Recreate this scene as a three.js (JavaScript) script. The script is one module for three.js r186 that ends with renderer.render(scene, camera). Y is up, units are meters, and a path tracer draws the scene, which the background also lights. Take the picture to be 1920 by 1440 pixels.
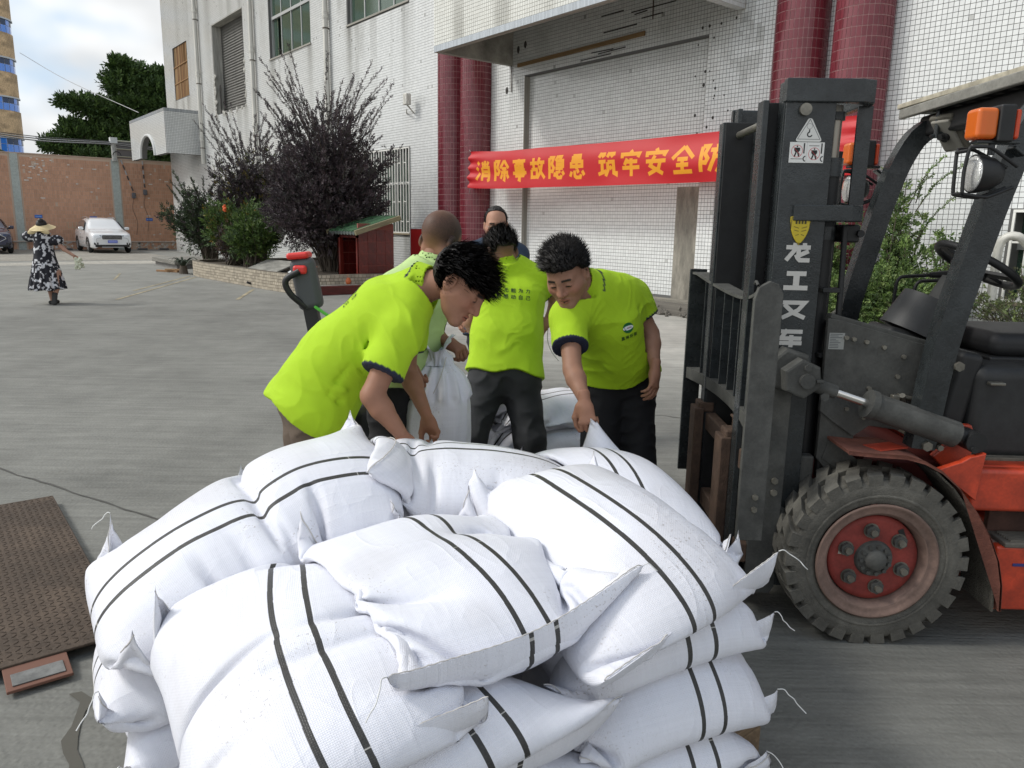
import * as THREE from 'three';
import { mergeGeometries, mergeVertices, toCreasedNormals } from 'three/addons/utils/BufferGeometryUtils.js';
import { RoundedBoxGeometry } from 'three/addons/geometries/RoundedBoxGeometry.js';

// ---------------------------------------------------------------- camera, sky, sun, exposure
const V3 = THREE.Vector3, scene = new THREE.Scene();
const camera = new THREE.PerspectiveCamera(53.58, 4 / 3, 0.05, 900);
{
  const yaw = 0.671823, pitch = 0.20337, roll = 0.019067;
  const f = new V3(-Math.cos(yaw) * Math.cos(pitch), -Math.sin(pitch), -Math.sin(yaw) * Math.cos(pitch));
  const r = new V3().crossVectors(f, new V3(0, 1, 0)).normalize(), u = new V3().crossVectors(r, f);
  const r2 = r.clone().multiplyScalar(Math.cos(roll)).addScaledVector(u, Math.sin(roll));
  const u2 = u.clone().multiplyScalar(Math.cos(roll)).addScaledVector(r, -Math.sin(roll));
  camera.position.set(0, 1.6, 0);
  camera.quaternion.setFromRotationMatrix(new THREE.Matrix4().makeBasis(r2, u2, f.clone().negate()));
}
camera.updateMatrixWorld(true);
const SUN_DIR = new V3(-0.42, 0.70, 0.58).normalize();
const renderer = new THREE.WebGLRenderer();
renderer.toneMapping = THREE.LinearToneMapping;
renderer.toneMappingExposure = 0.9;
renderer.shadowMap.enabled = true;

// ---------------------------------------------------------------- seeded noise
function mulberry(a) { return () => { a |= 0; a = (a + 0x6d2b79f5) | 0; let t = Math.imul(a ^ (a >>> 15), 1 | a); t = (t + Math.imul(t ^ (t >>> 7), 61 | t)) ^ t; return ((t ^ (t >>> 14)) >>> 0) / 4294967296; }; }
const hash3 = (x, y, z) => { let h = Math.imul(x, 374761393) + Math.imul(y, 668265263) + Math.imul(z, 1442695041); h = Math.imul(h ^ (h >>> 13), 1274126177); return ((h ^ (h >>> 16)) >>> 0) / 4294967296; };
const sm = (t) => t * t * (3 - 2 * t), lerp = (a, b, t) => a + (b - a) * t, clamp = (x, a = 0, b = 1) => Math.min(b, Math.max(a, x));
const sstep = (a, b, x) => sm(clamp((x - a) / (b - a)));
function vnoise(x, y, z = 0) {
  const ix = Math.floor(x), iy = Math.floor(y), iz = Math.floor(z), fx = sm(x - ix), fy = sm(y - iy), fz = sm(z - iz);
  const l = (dz) => lerp(lerp(hash3(ix, iy, iz + dz), hash3(ix + 1, iy, iz + dz), fx), lerp(hash3(ix, iy + 1, iz + dz), hash3(ix + 1, iy + 1, iz + dz), fx), fy);
  return lerp(l(0), l(1), fz);
}
function fbm(x, y, z = 0, oct = 4) { let s = 0, a = 0.5, n = 0; for (let i = 0; i < oct; i++) { s += a * vnoise(x, y, z + i * 17.3); n += a; a *= 0.5; x *= 2.03; y *= 2.03; z *= 2.03; } return s / n; }

{ // the sky: broken bright cloud, one patch of blue above the far tower, brighter haze round the hidden sun
  const W = 1024, H = 512, data = new Float32Array(W * H * 4), d = new V3();
  const hole = new V3(-0.88, 0.30, 0.05).normalize(), hole2 = new V3(-0.93, 0.21, -0.165).normalize();
  for (let y = 0; y < H; y++) for (let x = 0; x < W; x++) {
    const th = ((y + 0.5) / H - 0.5) * Math.PI, ph = ((x + 0.5) / W - 0.5) * 2 * Math.PI;
    d.set(Math.cos(ph) * Math.cos(th), Math.sin(th), Math.sin(ph) * Math.cos(th));
    let c = [0.3, 0.3, 0.29];
    if (d.y > -0.02) {
      const up = Math.max(d.y, 0.0), k = 1 / (up + 0.28), px = d.x * k, pz = d.z * k;
      let n = fbm(px * 2.4 + 3.1, pz * 2.4 - 1.7, 0, 6), m = fbm(px * 5 + 9, pz * 5 + 4, 7, 5);
      let cover = n + 0.18;
      cover -= 0.42 * sstep(0.975, 0.999, d.dot(hole)) + 0.12 * sstep(0.99, 0.9995, d.dot(hole2));
      const a = sstep(0.40, 0.60, cover);
      const blue = [lerp(0.52, 0.20, sstep(0, 0.7, up)), lerp(0.74, 0.45, sstep(0, 0.7, up)), lerp(0.96, 0.86, sstep(0, 0.7, up))];
      const b = (0.76 + 0.26 * sstep(0.30, 0.62, m) + 0.06 * (1 - up)) * (1 - 0.42 * sstep(0.25, 0.95, up)), cl = [b * 0.965, b * 0.985, b * 1.0];
      const s = Math.max(0, d.dot(SUN_DIR)), sh = Math.max(0, d.x * -0.45 + d.y * 0.25 + d.z * 0.86), glow = 0.45 * Math.pow(s, 3) + 1.2 * Math.pow(s, 18) + 0.45 * Math.pow(sh, 1.6);
      c = [0, 1, 2].map((i) => lerp(blue[i], cl[i], a) + glow * [1.0, 0.97, 0.92][i]);
    }
    const o = (y * W + x) * 4; data[o] = c[0]; data[o + 1] = c[1]; data[o + 2] = c[2]; data[o + 3] = 1;
  }
  const t = new THREE.DataTexture(data, W, H, THREE.RGBAFormat, THREE.FloatType);
  t.mapping = THREE.EquirectangularReflectionMapping; t.magFilter = THREE.LinearFilter; t.minFilter = THREE.LinearFilter; t.needsUpdate = true;
  scene.background = t; scene.environment = t;
}
const sun = new THREE.DirectionalLight(new THREE.Color(1, 0.965, 0.9), 2.2);
sun.name = 'sun'; sun.position.copy(SUN_DIR).multiplyScalar(60); sun.castShadow = true; sun.shadow.radius = 22;
sun.shadow.mapSize.set(4096, 4096); Object.assign(sun.shadow.camera, { left: -50, right: 50, top: 50, bottom: -50, near: 1, far: 160 });
scene.add(sun, sun.target);

// ---------------------------------------------------------------- helpers
const used = new Map();
function numbered(name) { const n = used.get(name) ?? 0; used.set(name, n + 1); return n ? name + '_' + String(n).padStart(3, '0') : name; }
function tag(o, label, category, group, kind) { if (label) o.userData.label = label; if (category) o.userData.category = category; if (group) o.userData.group = group; if (kind) o.userData.kind = kind; return o; }
function thing(name, label, category, pos = [0, 0, 0], turn = 0, group) { const o = new THREE.Group(); o.name = numbered(name); scene.add(o); o.position.set(...pos); o.rotation.y = turn; return tag(o, label, category, group); }
function part(name, geo, mat, parent, kind) { const m = new THREE.Mesh(Array.isArray(geo) ? merge(geo) : geo, mat); m.name = name; m.castShadow = m.receiveShadow = true; if (kind) m.userData.kind = kind; parent.add(m); return m; }
function single(name, geo, mat, label, category, group, kind) { const m = part(numbered(name), geo, mat, scene); return tag(m, label, category, group, kind); }
function struct(name, geo, mat) { const m = part(numbered(name), geo, mat, scene); m.userData.kind = 'structure'; return m; }
function merge(list) {
  list = list.map((g) => { g = g.index ? g.toNonIndexed() : g; for (const k of Object.keys(g.attributes)) if (!['position', 'normal', 'uv'].includes(k)) g.deleteAttribute(k); if (!g.attributes.uv) g.setAttribute('uv', new THREE.BufferAttribute(new Float32Array(g.attributes.position.count * 2), 2)); return g; });
  return list.length === 1 ? list[0] : mergeGeometries(list);
}
const E = new THREE.Euler(), M4 = new THREE.Matrix4(), Q = new THREE.Quaternion();
function place(g, x = 0, y = 0, z = 0, rx = 0, ry = 0, rz = 0) { g.applyMatrix4(M4.makeRotationFromEuler(E.set(rx, ry, rz, 'YXZ')).setPosition(x, y, z)); return g; }
function box(w, h, d, x, y, z, rx, ry, rz) { return place(new THREE.BoxGeometry(w, h, d), x, y, z, rx, ry, rz); }
function rbox(w, h, d, r, x, y, z, rx, ry, rz) { return place(new RoundedBoxGeometry(w, h, d, 2, Math.min(r, w / 2.01, h / 2.01, d / 2.01)), x, y, z, rx, ry, rz); }
function cyl(r1, r2, h, n, x, y, z, rx, ry, rz) { return place(new THREE.CylinderGeometry(r1, r2, h, n), x, y, z, rx, ry, rz); }
function span(box0, a, b) { // geometry built along +y from 0..1 unit length is moved onto the segment a-b
  const d = new V3().subVectors(b, a), L = d.length(); const q = Q.setFromUnitVectors(new V3(0, 1, 0), d.normalize());
  box0.applyMatrix4(new THREE.Matrix4().compose(a.clone().add(b).multiplyScalar(0.5), q, new V3(1, L, 1))); return box0;
}
const v3 = (a) => (a.isVector3 ? a : new V3(...a));
function rod(a, b, r, n = 10, r2 = r) { return span(new THREE.CylinderGeometry(r2, r, 1, n), v3(a), v3(b)); }
function bar(a, b, w, d, upHint) { // rectangular bar from a to b, w across (along upHint x dir), d deep
  a = v3(a); b = v3(b); const y = new V3().subVectors(b, a), L = y.length(); y.normalize();
  let x = v3(upHint || (Math.abs(y.y) > 0.9 ? [1, 0, 0] : [0, 1, 0])).clone(); x.addScaledVector(y, -x.dot(y)).normalize(); const z = new V3().crossVectors(x, y);
  return new THREE.BoxGeometry(w, L, d).applyMatrix4(new THREE.Matrix4().makeBasis(x, y, z).setPosition(a.add(b).multiplyScalar(0.5)));
}
function tube(pts, r, n = 8, seg, closed = false, tension = 0.5) { const c = new THREE.CatmullRomCurve3(pts.map(v3), closed, 'catmullrom', tension); return new THREE.TubeGeometry(c, seg ?? Math.max(6, pts.length * 5), r, n, closed); }
function extrude(pts, depth, bevel = 0, holes = []) { // outline in x,y extruded along z
  const s = new THREE.Shape(pts.map((p) => new THREE.Vector2(p[0], p[1])));
  for (const h of holes) s.holes.push(h.isPath || h.getPoints ? h : new THREE.Path(h.map((p) => new THREE.Vector2(p[0], p[1]))));
  return new THREE.ExtrudeGeometry(s, { depth, bevelEnabled: bevel > 0, bevelThickness: bevel, bevelSize: bevel, bevelOffset: -bevel, bevelSegments: 2, curveSegments: 16 });
}
const lin = (r, g, b) => new THREE.Color().setRGB(r, g, b);                       // linear base colour
const hex = (h) => new THREE.Color(h);
function mat(color, roughness = 0.8, metalness = 0, extra = {}) { const phys = ['clearcoat', 'transmission', 'sheen', 'specularIntensity', 'thickness'].some((k) => k in extra); return new (phys ? THREE.MeshPhysicalMaterial : THREE.MeshStandardMaterial)({ color, roughness, metalness, ...extra }); }
// a tiling texture computed pixel by pixel; f(x, y, noise) returns [r,g,b] in 0..1 (sRGB when srgb) or a grey number
function periodic(W, H, seed) { // value noise that repeats after the texture
  const md = (a, n) => ((a % n) + n) % n;
  return (x, y, cx, cy, off = 0) => { const u = (x / W) * cx, v = (y / H) * cy, ix = Math.floor(u), iy = Math.floor(v), fx = sm(u - ix), fy = sm(v - iy);
    const g = (a, b) => hash3(md(a, cx), md(b, cy), seed * 31 + off);
    return lerp(lerp(g(ix, iy), g(ix + 1, iy), fx), lerp(g(ix, iy + 1), g(ix + 1, iy + 1), fx), fy); };
}
function makeTex(W, H, f, srgb = false, rep = [1, 1]) {
  const d = new Uint8Array(W * H * 4);
  for (let y = 0; y < H; y++) for (let x = 0; x < W; x++) { const c = f(x, y), o = (y * W + x) * 4; const a = typeof c === 'number' ? [c, c, c] : c; for (let i = 0; i < 3; i++) d[o + i] = clamp(a[i]) * 255; d[o + 3] = 255; }
  const t = new THREE.DataTexture(d, W, H); t.wrapS = t.wrapT = THREE.RepeatWrapping; t.magFilter = THREE.LinearFilter; t.minFilter = THREE.LinearMipmapLinearFilter; t.generateMipmaps = true;
  if (srgb) t.colorSpace = THREE.SRGBColorSpace; t.repeat.set(...rep); t.needsUpdate = true; return t;
}
function canvasTex(w, h, draw) { const c = document.createElement('canvas'); c.width = w; c.height = h; draw(c.getContext('2d'), w, h); const t = new THREE.CanvasTexture(c); t.colorSpace = THREE.SRGBColorSpace; t.magFilter = THREE.LinearFilter; t.needsUpdate = true; return t; }
function paint(geo, f) { const p = geo.attributes.position, c = new Float32Array(p.count * 3); for (let i = 0; i < p.count; i++) { const k = f(p.getX(i), p.getY(i), p.getZ(i)); c[i * 3] = k[0]; c[i * 3 + 1] = k[1]; c[i * 3 + 2] = k[2]; } geo.setAttribute('color', new THREE.BufferAttribute(c, 3)); return geo; }
function planeUV(geo, ax = 0, ay = 1, s = 1) { const p = geo.attributes.position, a = p.array, uv = new Float32Array(p.count * 2); for (let i = 0; i < p.count; i++) { uv[i * 2] = a[i * 3 + ax] * s; uv[i * 2 + 1] = a[i * 3 + ay] * s; } geo.setAttribute('uv', new THREE.BufferAttribute(uv, 2)); return geo; }
function boxUV(geo, s = 1) { const p = geo.attributes.position, n = geo.attributes.normal, uv = new Float32Array(p.count * 2); for (let i = 0; i < p.count; i++) { const ax = Math.abs(n.getX(i)), ay = Math.abs(n.getY(i)), az = Math.abs(n.getZ(i)); const q = ax > ay && ax > az ? [p.getZ(i), p.getY(i)] : ay > az ? [p.getX(i), p.getZ(i)] : [p.getX(i), p.getY(i)]; uv[i * 2] = q[0] * s; uv[i * 2 + 1] = q[1] * s; } geo.setAttribute('uv', new THREE.BufferAttribute(uv, 2)); return geo; }
// tiles of one size laid over a rectangle: origin o, directions a (columns) and b (rows), outward n; skip(s, t) leaves openings out; tint(s, t) colours each
function tiling(name, parent, mt, o, a, b, n, W, H, pw, ph, gap, thick, skip, tint, shape) {
  const cols = Math.floor(W / pw + 1e-6), rows = Math.floor(H / ph + 1e-6), list = [];
  for (let j = 0; j < rows; j++) for (let i = 0; i < cols; i++) { const s = (i + 0.5) * pw, t = (j + 0.5) * ph; if (!skip || !skip(s, t, pw, ph)) list.push([s, t, i, j]); }
  const g = shape ?? new THREE.BoxGeometry(pw - gap, ph - gap, thick), m = new THREE.InstancedMesh(g, mt, list.length), c = new THREE.Color(), B = new THREE.Matrix4();
  a = v3(a); b = v3(b); n = v3(n); o = v3(o);
  list.forEach(([s, t, i, j], k) => {
    const r1 = hash3(i, j, 3) - 0.5, r2 = hash3(i, j, 5) - 0.5, nn = n.clone().addScaledVector(a, r1 * 0.012).addScaledVector(b, r2 * 0.012).normalize();
    const aa = a.clone().addScaledVector(nn, -a.dot(nn)).normalize(), bb = new V3().crossVectors(nn, aa);
    B.makeBasis(aa, bb, nn).setPosition(o.x + a.x * s + b.x * t + n.x * thick * 0.3, o.y + a.y * s + b.y * t + n.y * thick * 0.3, o.z + a.z * s + b.z * t + n.z * thick * 0.3);
    m.setMatrixAt(k, B); const q = tint(s, t, i, j); m.setColorAt(k, c.setRGB(q[0], q[1], q[2]));
  });
  m.name = name; m.userData.kind = 'stuff'; m.castShadow = m.receiveShadow = true; parent.add(m); return m;
}
// ---------------------------------------------------------------- surfaces
const P512 = periodic(512, 512, 1), P1024 = periodic(1024, 1024, 2);
// brushed yard concrete: streaks run along u; multiplied by the vertex colours of the ground
const concreteMap = makeTex(1024, 1024, (x, y) => {
  const st = 0.45 * P1024(x, y, 6, 90, 1) + 0.35 * P1024(x, y, 14, 260, 2) + 0.2 * P1024(x, y, 40, 400, 3);
  const bl = 0.5 * P1024(x, y, 7, 7, 4) + 0.3 * P1024(x, y, 23, 23, 5) + 0.2 * P1024(x, y, 60, 60, 6);
  const sp = P1024(x, y, 512, 512, 7);
  let k = 0.80 + 0.16 * (st - 0.5) + 0.16 * (bl - 0.5) + 0.05 * (sp - 0.5);
  if (sp > 0.955) k -= 0.10; if (P1024(x, y, 300, 300, 8) > 0.965) k += 0.06;
  return [k, k * 0.998, k * 0.985];
}, true);
const concreteBump = makeTex(1024, 1024, (x, y) => 0.5 + 0.3 * (P1024(x, y, 30, 300, 2) - 0.5) + 0.3 * (P1024(x, y, 256, 256, 11) - 0.5) + 0.4 * (P1024(x, y, 16, 16, 4) - 0.5));
const grimeMap = makeTex(512, 512, (x, y) => { const n = 0.5 * P512(x, y, 5, 5, 1) + 0.3 * P512(x, y, 17, 17, 2) + 0.2 * P512(x, y, 60, 60, 3); const k = 0.78 + 0.4 * (n - 0.5) + (P512(x, y, 128, 128, 4) > 0.95 ? -0.12 : 0); return [k * 1.01, k, k * 0.97]; }, true);
const grimeRough = makeTex(512, 512, (x, y) => 0.55 + 0.5 * (0.6 * P512(x, y, 9, 9, 5) + 0.4 * P512(x, y, 40, 40, 6) - 0.5));
const fineBump = makeTex(512, 512, (x, y) => 0.5 + 0.5 * (0.6 * P512(x, y, 160, 160, 5) + 0.4 * P512(x, y, 40, 40, 6) - 0.5));
const plasterMat = mat(lin(0.52, 0.51, 0.48), 0.9, 0, { map: grimeMap, bumpMap: fineBump, bumpScale: 0.004 });
const grout = mat(lin(0.13, 0.13, 0.125), 0.95);
const tileMat = mat(lin(1, 1, 1), 0.28, 0, { roughnessMap: grimeRough });
const redTileMat = mat(lin(1, 1, 1), 0.25);

// strokes of the characters on a 100 x 100 square, y down
const GLYPH = {
  '消': '8,12 22,24;4,38 18,48;6,92 24,60;62,6 62,34;42,12 50,28;84,10 74,28;42,36 42,95;42,36 84,36 84,90 74,95;42,55 84,55;42,72 84,72',
  '除': '8,10 8,96;8,10 32,10 22,36 34,52 26,66 14,64;64,6 40,40;64,6 94,40;50,42 80,42;44,58 90,58;66,42 66,90 58,86;52,66 42,86;80,66 92,84',
  '事': '8,14 92,14;26,26 74,26 74,42 26,42 26,26;20,52 78,52 78,76;6,64 94,64;20,76 80,76;50,4 50,94 38,90',
  '故': '6,28 48,28;27,6 27,54;12,54 44,54 44,86 12,86 12,54;64,6 52,38;58,26 94,26;80,28 70,58 46,92;58,40 72,70 94,92',
  '隐': '8,10 8,96;8,10 32,10 22,36 34,52 26,66 14,64;58,4 44,24;58,8 78,8 72,22;46,24 88,24 88,54;46,39 88,39;44,54 88,54;42,70 38,88;52,64 54,86 60,92 76,92 80,82;64,62 70,74;84,66 94,82',
  '患': '30,8 70,8 70,22 30,22 30,8;20,32 80,32 80,50 20,50 20,32;50,2 50,62;22,70 14,90;38,66 40,88 48,94 70,94 74,82;52,62 60,76;80,68 92,86',
  '筑': '22,4 10,22;20,10 44,10;28,12 34,22;62,4 52,22;62,10 92,10;72,12 80,22;8,38 44,38;26,38 26,78;6,86 46,74;54,40 54,70 42,94;54,40 82,40 82,82 94,88 94,76;62,56 72,68',
  '牢': '48,2 56,12;10,30 10,16 90,16 84,30;34,32 20,56;30,44 82,44;8,66 92,66;52,32 52,98',
  '安': '48,2 54,14;10,32 10,18 90,18 84,32;46,28 26,64 80,94;72,46 62,74 16,94;6,48 94,48',
  '全': '50,4 6,46;50,4 94,46;28,48 72,48;24,68 76,68;50,48 50,92;10,92 90,92',
  '防': '8,10 8,96;8,10 32,10 22,36 34,52 26,66 14,64;66,4 70,18;42,24 96,24;60,26 58,54 40,94;60,46 88,46 84,86 74,94 66,88',
  '线': '30,6 10,36 30,34 8,66 38,60;6,90 40,78;46,34 90,26;44,54 94,44;62,6 70,60 94,92;88,60 48,92;78,8 88,18',
  '龙': '6,28 94,28;38,6 36,44 8,94;72,6 72,26;52,34 52,84 58,92 94,92;88,46 40,78',
  '工': '14,14 86,14;50,14 50,86;6,86 94,86', '叉': '8,12 88,12 66,50 8,92;14,22 50,66 92,90', '车': '12,16 92,16;36,6 14,52 90,52;4,76 92,76;52,34 52,98',
  '努': '18,6 10,36 34,48;34,16 26,34 6,52;4,22 42,20;52,10 86,10 70,34 48,50;56,18 92,48;18,60 82,60 76,94 64,90;46,52 40,76 14,96',
  '力': '14,28 82,28 76,88 60,84;44,4 42,46 10,94',
  '到': '6,10 54,10;30,12 12,36 48,34;42,24 54,38;10,56 52,54;30,38 30,82;4,88 58,78;68,14 68,66;88,4 88,92 76,86',
  '无': '18,14 80,14;8,42 92,42;46,14 42,58 10,94;56,42 56,84 64,90 90,88 92,72',
  '能': '26,4 10,28 42,26;36,16 46,30;12,40 12,94;12,40 42,40 42,92 34,90;12,56 42,56;12,72 42,72;60,6 60,36 66,42 90,40 90,30;88,12 60,24;60,52 60,84 66,92 92,90 92,78;88,58 60,72',
  '为': '26,8 36,22;10,34 84,34 78,86 62,82;50,6 46,46 10,92;54,54 64,68',
  '拼': '18,4 18,88 8,82;4,28 34,28;4,62 36,52;52,6 58,20;82,4 74,20;44,28 94,28;40,54 96,54;56,28 54,62 42,92;78,28 78,94',
  '搏': '18,4 18,88 8,82;4,28 34,28;4,62 36,52;42,16 92,16;66,4 66,58;46,26 88,26 88,56 46,56 46,26;46,41 88,41;40,66 96,66;80,60 80,94 70,90;54,74 62,84;84,6 90,12',
  '感': '14,14 90,14;14,14 12,44 4,62;24,26 48,26;24,36 46,36 46,52 24,52 24,36;58,4 66,40 84,58 90,48;84,24 60,54;76,4 84,10;20,72 12,90;38,68 40,90 70,92 74,82;54,64 60,76;82,68 92,86',
  '动': '8,18 46,18;4,42 50,42;26,44 10,80 44,74;38,62 50,82;54,28 92,28 86,88 74,84;72,4 70,46 48,92',
  '自': '48,2 38,18;20,20 80,20 80,94 20,94 20,20;20,44 80,44;20,68 80,68',
  '己': '16,14 78,14 78,46;20,46 78,46;18,46 18,84 28,92 84,90 88,70',
  '蓝': '8,18 92,18;34,6 34,28;66,6 66,28;24,34 24,54;40,30 40,58;60,30 50,50;56,38 90,38;66,44 76,54;18,64 82,64 82,92;18,64 18,92;40,64 40,92;60,64 60,92;6,94 94,94',
  '坤': '22,10 22,78;4,36 40,36;4,86 42,74;48,24 90,24 90,70 48,70 48,24;48,47 90,47;69,6 69,96',
  '环': '6,14 40,14;8,44 38,44;24,14 24,78;4,84 42,74;48,14 94,14;74,14 68,40 44,64;68,38 68,94;74,46 92,62',
  '保': '26,4 6,44;18,30 18,96;42,10 86,10 86,36 42,36 42,10;34,54 94,54;64,36 64,96;62,56 36,86;66,56 94,86',
};
function hanzi(ctx, ch, x, y, w, h, weight, cap = 'butt') {
  ctx.lineWidth = weight; ctx.lineCap = cap; ctx.lineJoin = 'miter';
  for (const s of GLYPH[ch].split(';')) { ctx.beginPath(); s.split(' ').forEach((p, i) => { const [a, b] = p.split(',').map(Number); ctx[i ? 'lineTo' : 'moveTo'](x + (a / 100) * w, y + (b / 100) * h); }); ctx.stroke(); }
}
// ---------------------------------------------------------------- the yard
const WZ = -11.5;                                   // plane of the long tiled facade
{
  const g = new THREE.PlaneGeometry(34, 34, 170, 170).rotateX(-Math.PI / 2); g.translate(-10, 0, -4);
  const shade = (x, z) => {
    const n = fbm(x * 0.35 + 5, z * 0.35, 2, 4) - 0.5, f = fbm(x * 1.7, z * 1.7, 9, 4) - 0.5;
    // darker in the yard, paler along the building, a little paler at the far end
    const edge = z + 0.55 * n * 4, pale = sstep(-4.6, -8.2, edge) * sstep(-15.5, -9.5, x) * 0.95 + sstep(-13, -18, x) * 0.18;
    const darkSpots = sstep(0.62, 0.75, fbm(x * 0.8 + 40, z * 0.8 + 11, 4, 4)) * 0.10 + 0.25 * Math.exp(-((x + 1.7) ** 2 + (z + 3.1) ** 2) / 1.2);  // random darker blotches, plus a soft dark spot below the forklift
    const k = (0.235 + 0.30 * pale + 0.055 * n + 0.05 * f) * (1 - darkSpots);
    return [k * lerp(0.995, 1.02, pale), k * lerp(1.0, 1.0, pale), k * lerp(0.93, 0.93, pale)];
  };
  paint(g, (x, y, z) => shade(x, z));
  const far = new THREE.RingGeometry(16.9, 420, 4, 8, Math.PI / 4); // the same concrete beyond, out to the horizon
  const c = Math.cos(-2.24), s = Math.sin(-2.24);
  const uvOf = (geo) => { const p = geo.attributes.position, uv = new Float32Array(p.count * 2); for (let i = 0; i < p.count; i++) { const x = p.getX(i), z = p.getZ(i); uv[2 * i] = (x * 0.62 + z * -0.785) / 3.1; uv[2 * i + 1] = (x * 0.785 + z * 0.62) / 3.1; } geo.setAttribute('uv', new THREE.BufferAttribute(uv, 2)); return geo; };
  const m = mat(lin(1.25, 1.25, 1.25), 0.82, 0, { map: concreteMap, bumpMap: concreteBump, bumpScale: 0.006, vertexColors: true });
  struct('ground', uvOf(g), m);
  const parts = [[-420, -27, -420, 420], [7, 420, -420, 420], [-27, 7, -420, -21], [-27, 7, 13, 420]].map(([x0, x1, z0, z1]) => { const q = new THREE.PlaneGeometry(x1 - x0, z1 - z0, 80, 80).rotateX(-Math.PI / 2); q.translate((x0 + x1) / 2, 0, (z0 + z1) / 2); return paint(uvOf(q), (x, y, z) => { const k = 0.30 + 0.05 * (fbm(x * 0.2, z * 0.2, 3, 3) - 0.5); return [k, k * 0.995, k * 0.93]; }); });
  struct('outer_ground', mergeGeometries(parts), m);
  // a dusty strip across the way with sunlight put into its colour, and the joints and marks of the slab
  const strip = (pts, y, mt, name) => { const sh = new THREE.ShapeGeometry(new THREE.Shape(pts.map((p) => new THREE.Vector2(p[0], -p[1])))).rotateX(-Math.PI / 2); sh.translate(0, y, 0); return struct(name, planeUV(sh, 0, 2, 0.3), mt); };
  const fresh = mat(lin(0.62, 0.59, 0.53), 0.9, 0, { map: concreteMap });  // dusty ground tone, brightened to stand for sun on the strip
  strip([[-33.6, -9.3], [-33.2, -4.5], [-32.2, -1.2], [-31.4, 1.5], [-29.9, 1.5], [-30.6, -1.5], [-30.9, -3.4], [-31.3, -5], [-31.0, -7.2], [-31.6, -9.3]], 0.006, fresh, 'sunlit_strip');
  strip([[-45.6, -9.5], [-45.8, 12], [-34.5, 12], [-34.2, -9.5]], 0.004, mat(lin(0.46, 0.43, 0.38), 0.9, 0, { map: concreteMap }), 'parking_strip');
  const seam = mat(lin(0.09, 0.088, 0.08), 0.95), paintY = mat(lin(0.52, 0.46, 0.33), 0.85, 0, { map: grimeMap });
  const line = (a, b, w, mt, name, y = 0.005, seed = 1, ragged = 0) => { const A = new V3(a[0], y, a[1]), B = new V3(b[0], y, b[1]), n = 24, d = B.clone().sub(A), s = new V3(-d.z, 0, d.x).normalize(); const pos = [], idx = []; for (let i = 0; i <= n; i++) { const p = A.clone().addScaledVector(d, i / n), o = ragged * (vnoise(i * 0.9, seed * 7) - 0.5), ww = w * (1 + (ragged ? 0.8 * (vnoise(i * 1.3, seed) - 0.5) : 0)); pos.push(p.x + s.x * (o - ww / 2), y, p.z + s.z * (o - ww / 2), p.x + s.x * (o + ww / 2), y, p.z + s.z * (o + ww / 2)); if (i < n) idx.push(2 * i, 2 * i + 1, 2 * i + 2, 2 * i + 1, 2 * i + 3, 2 * i + 2); } const g2 = new THREE.BufferGeometry(); g2.setAttribute('position', new THREE.Float32BufferAttribute(pos, 3)); g2.setIndex(idx); g2.computeVertexNormals(); return struct(name, planeUV(g2, 0, 2, 0.5), mt); };
  line([-19.2, -4.08], [-23.68, -6.57], 0.075, paintY, 'painted_line'); line([-17.17, -3.31], [-23.16, -6.6], 0.075, paintY, 'painted_line');
  line([-16.11, -5.4], [-18.41, -6.57], 0.08, paintY, 'painted_line'); line([-22.9, -4.4], [-25.6, -5.1], 0.06, paintY, 'painted_line');
  line([-6.1, -0.2], [-4.2, -0.95], 0.012, seam, 'ground_joint', 0.0045, 3, 0.02); line([-7.6, 0.1], [-6.05, -0.22], 0.012, seam, 'ground_joint', 0.0045, 4, 0.02);
  line([-14.5, -1.6], [-13, -5.5], 0.012, seam, 'ground_joint', 0.0045, 5, 0.03); line([-4.9, -4.6], [-3.2, -5.9], 0.01, seam, 'ground_crack', 0.0045, 6, 0.10); line([-3.2, -5.9], [-1.6, -6.2], 0.008, seam, 'ground_crack', 0.0045, 9, 0.08);
  line([-2.75, -0.32], [-1.2, 0.05], 0.035, mat(lin(0.10, 0.095, 0.08), 1), 'dirt_line', 0.0045, 7, 0.05);
}

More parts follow.
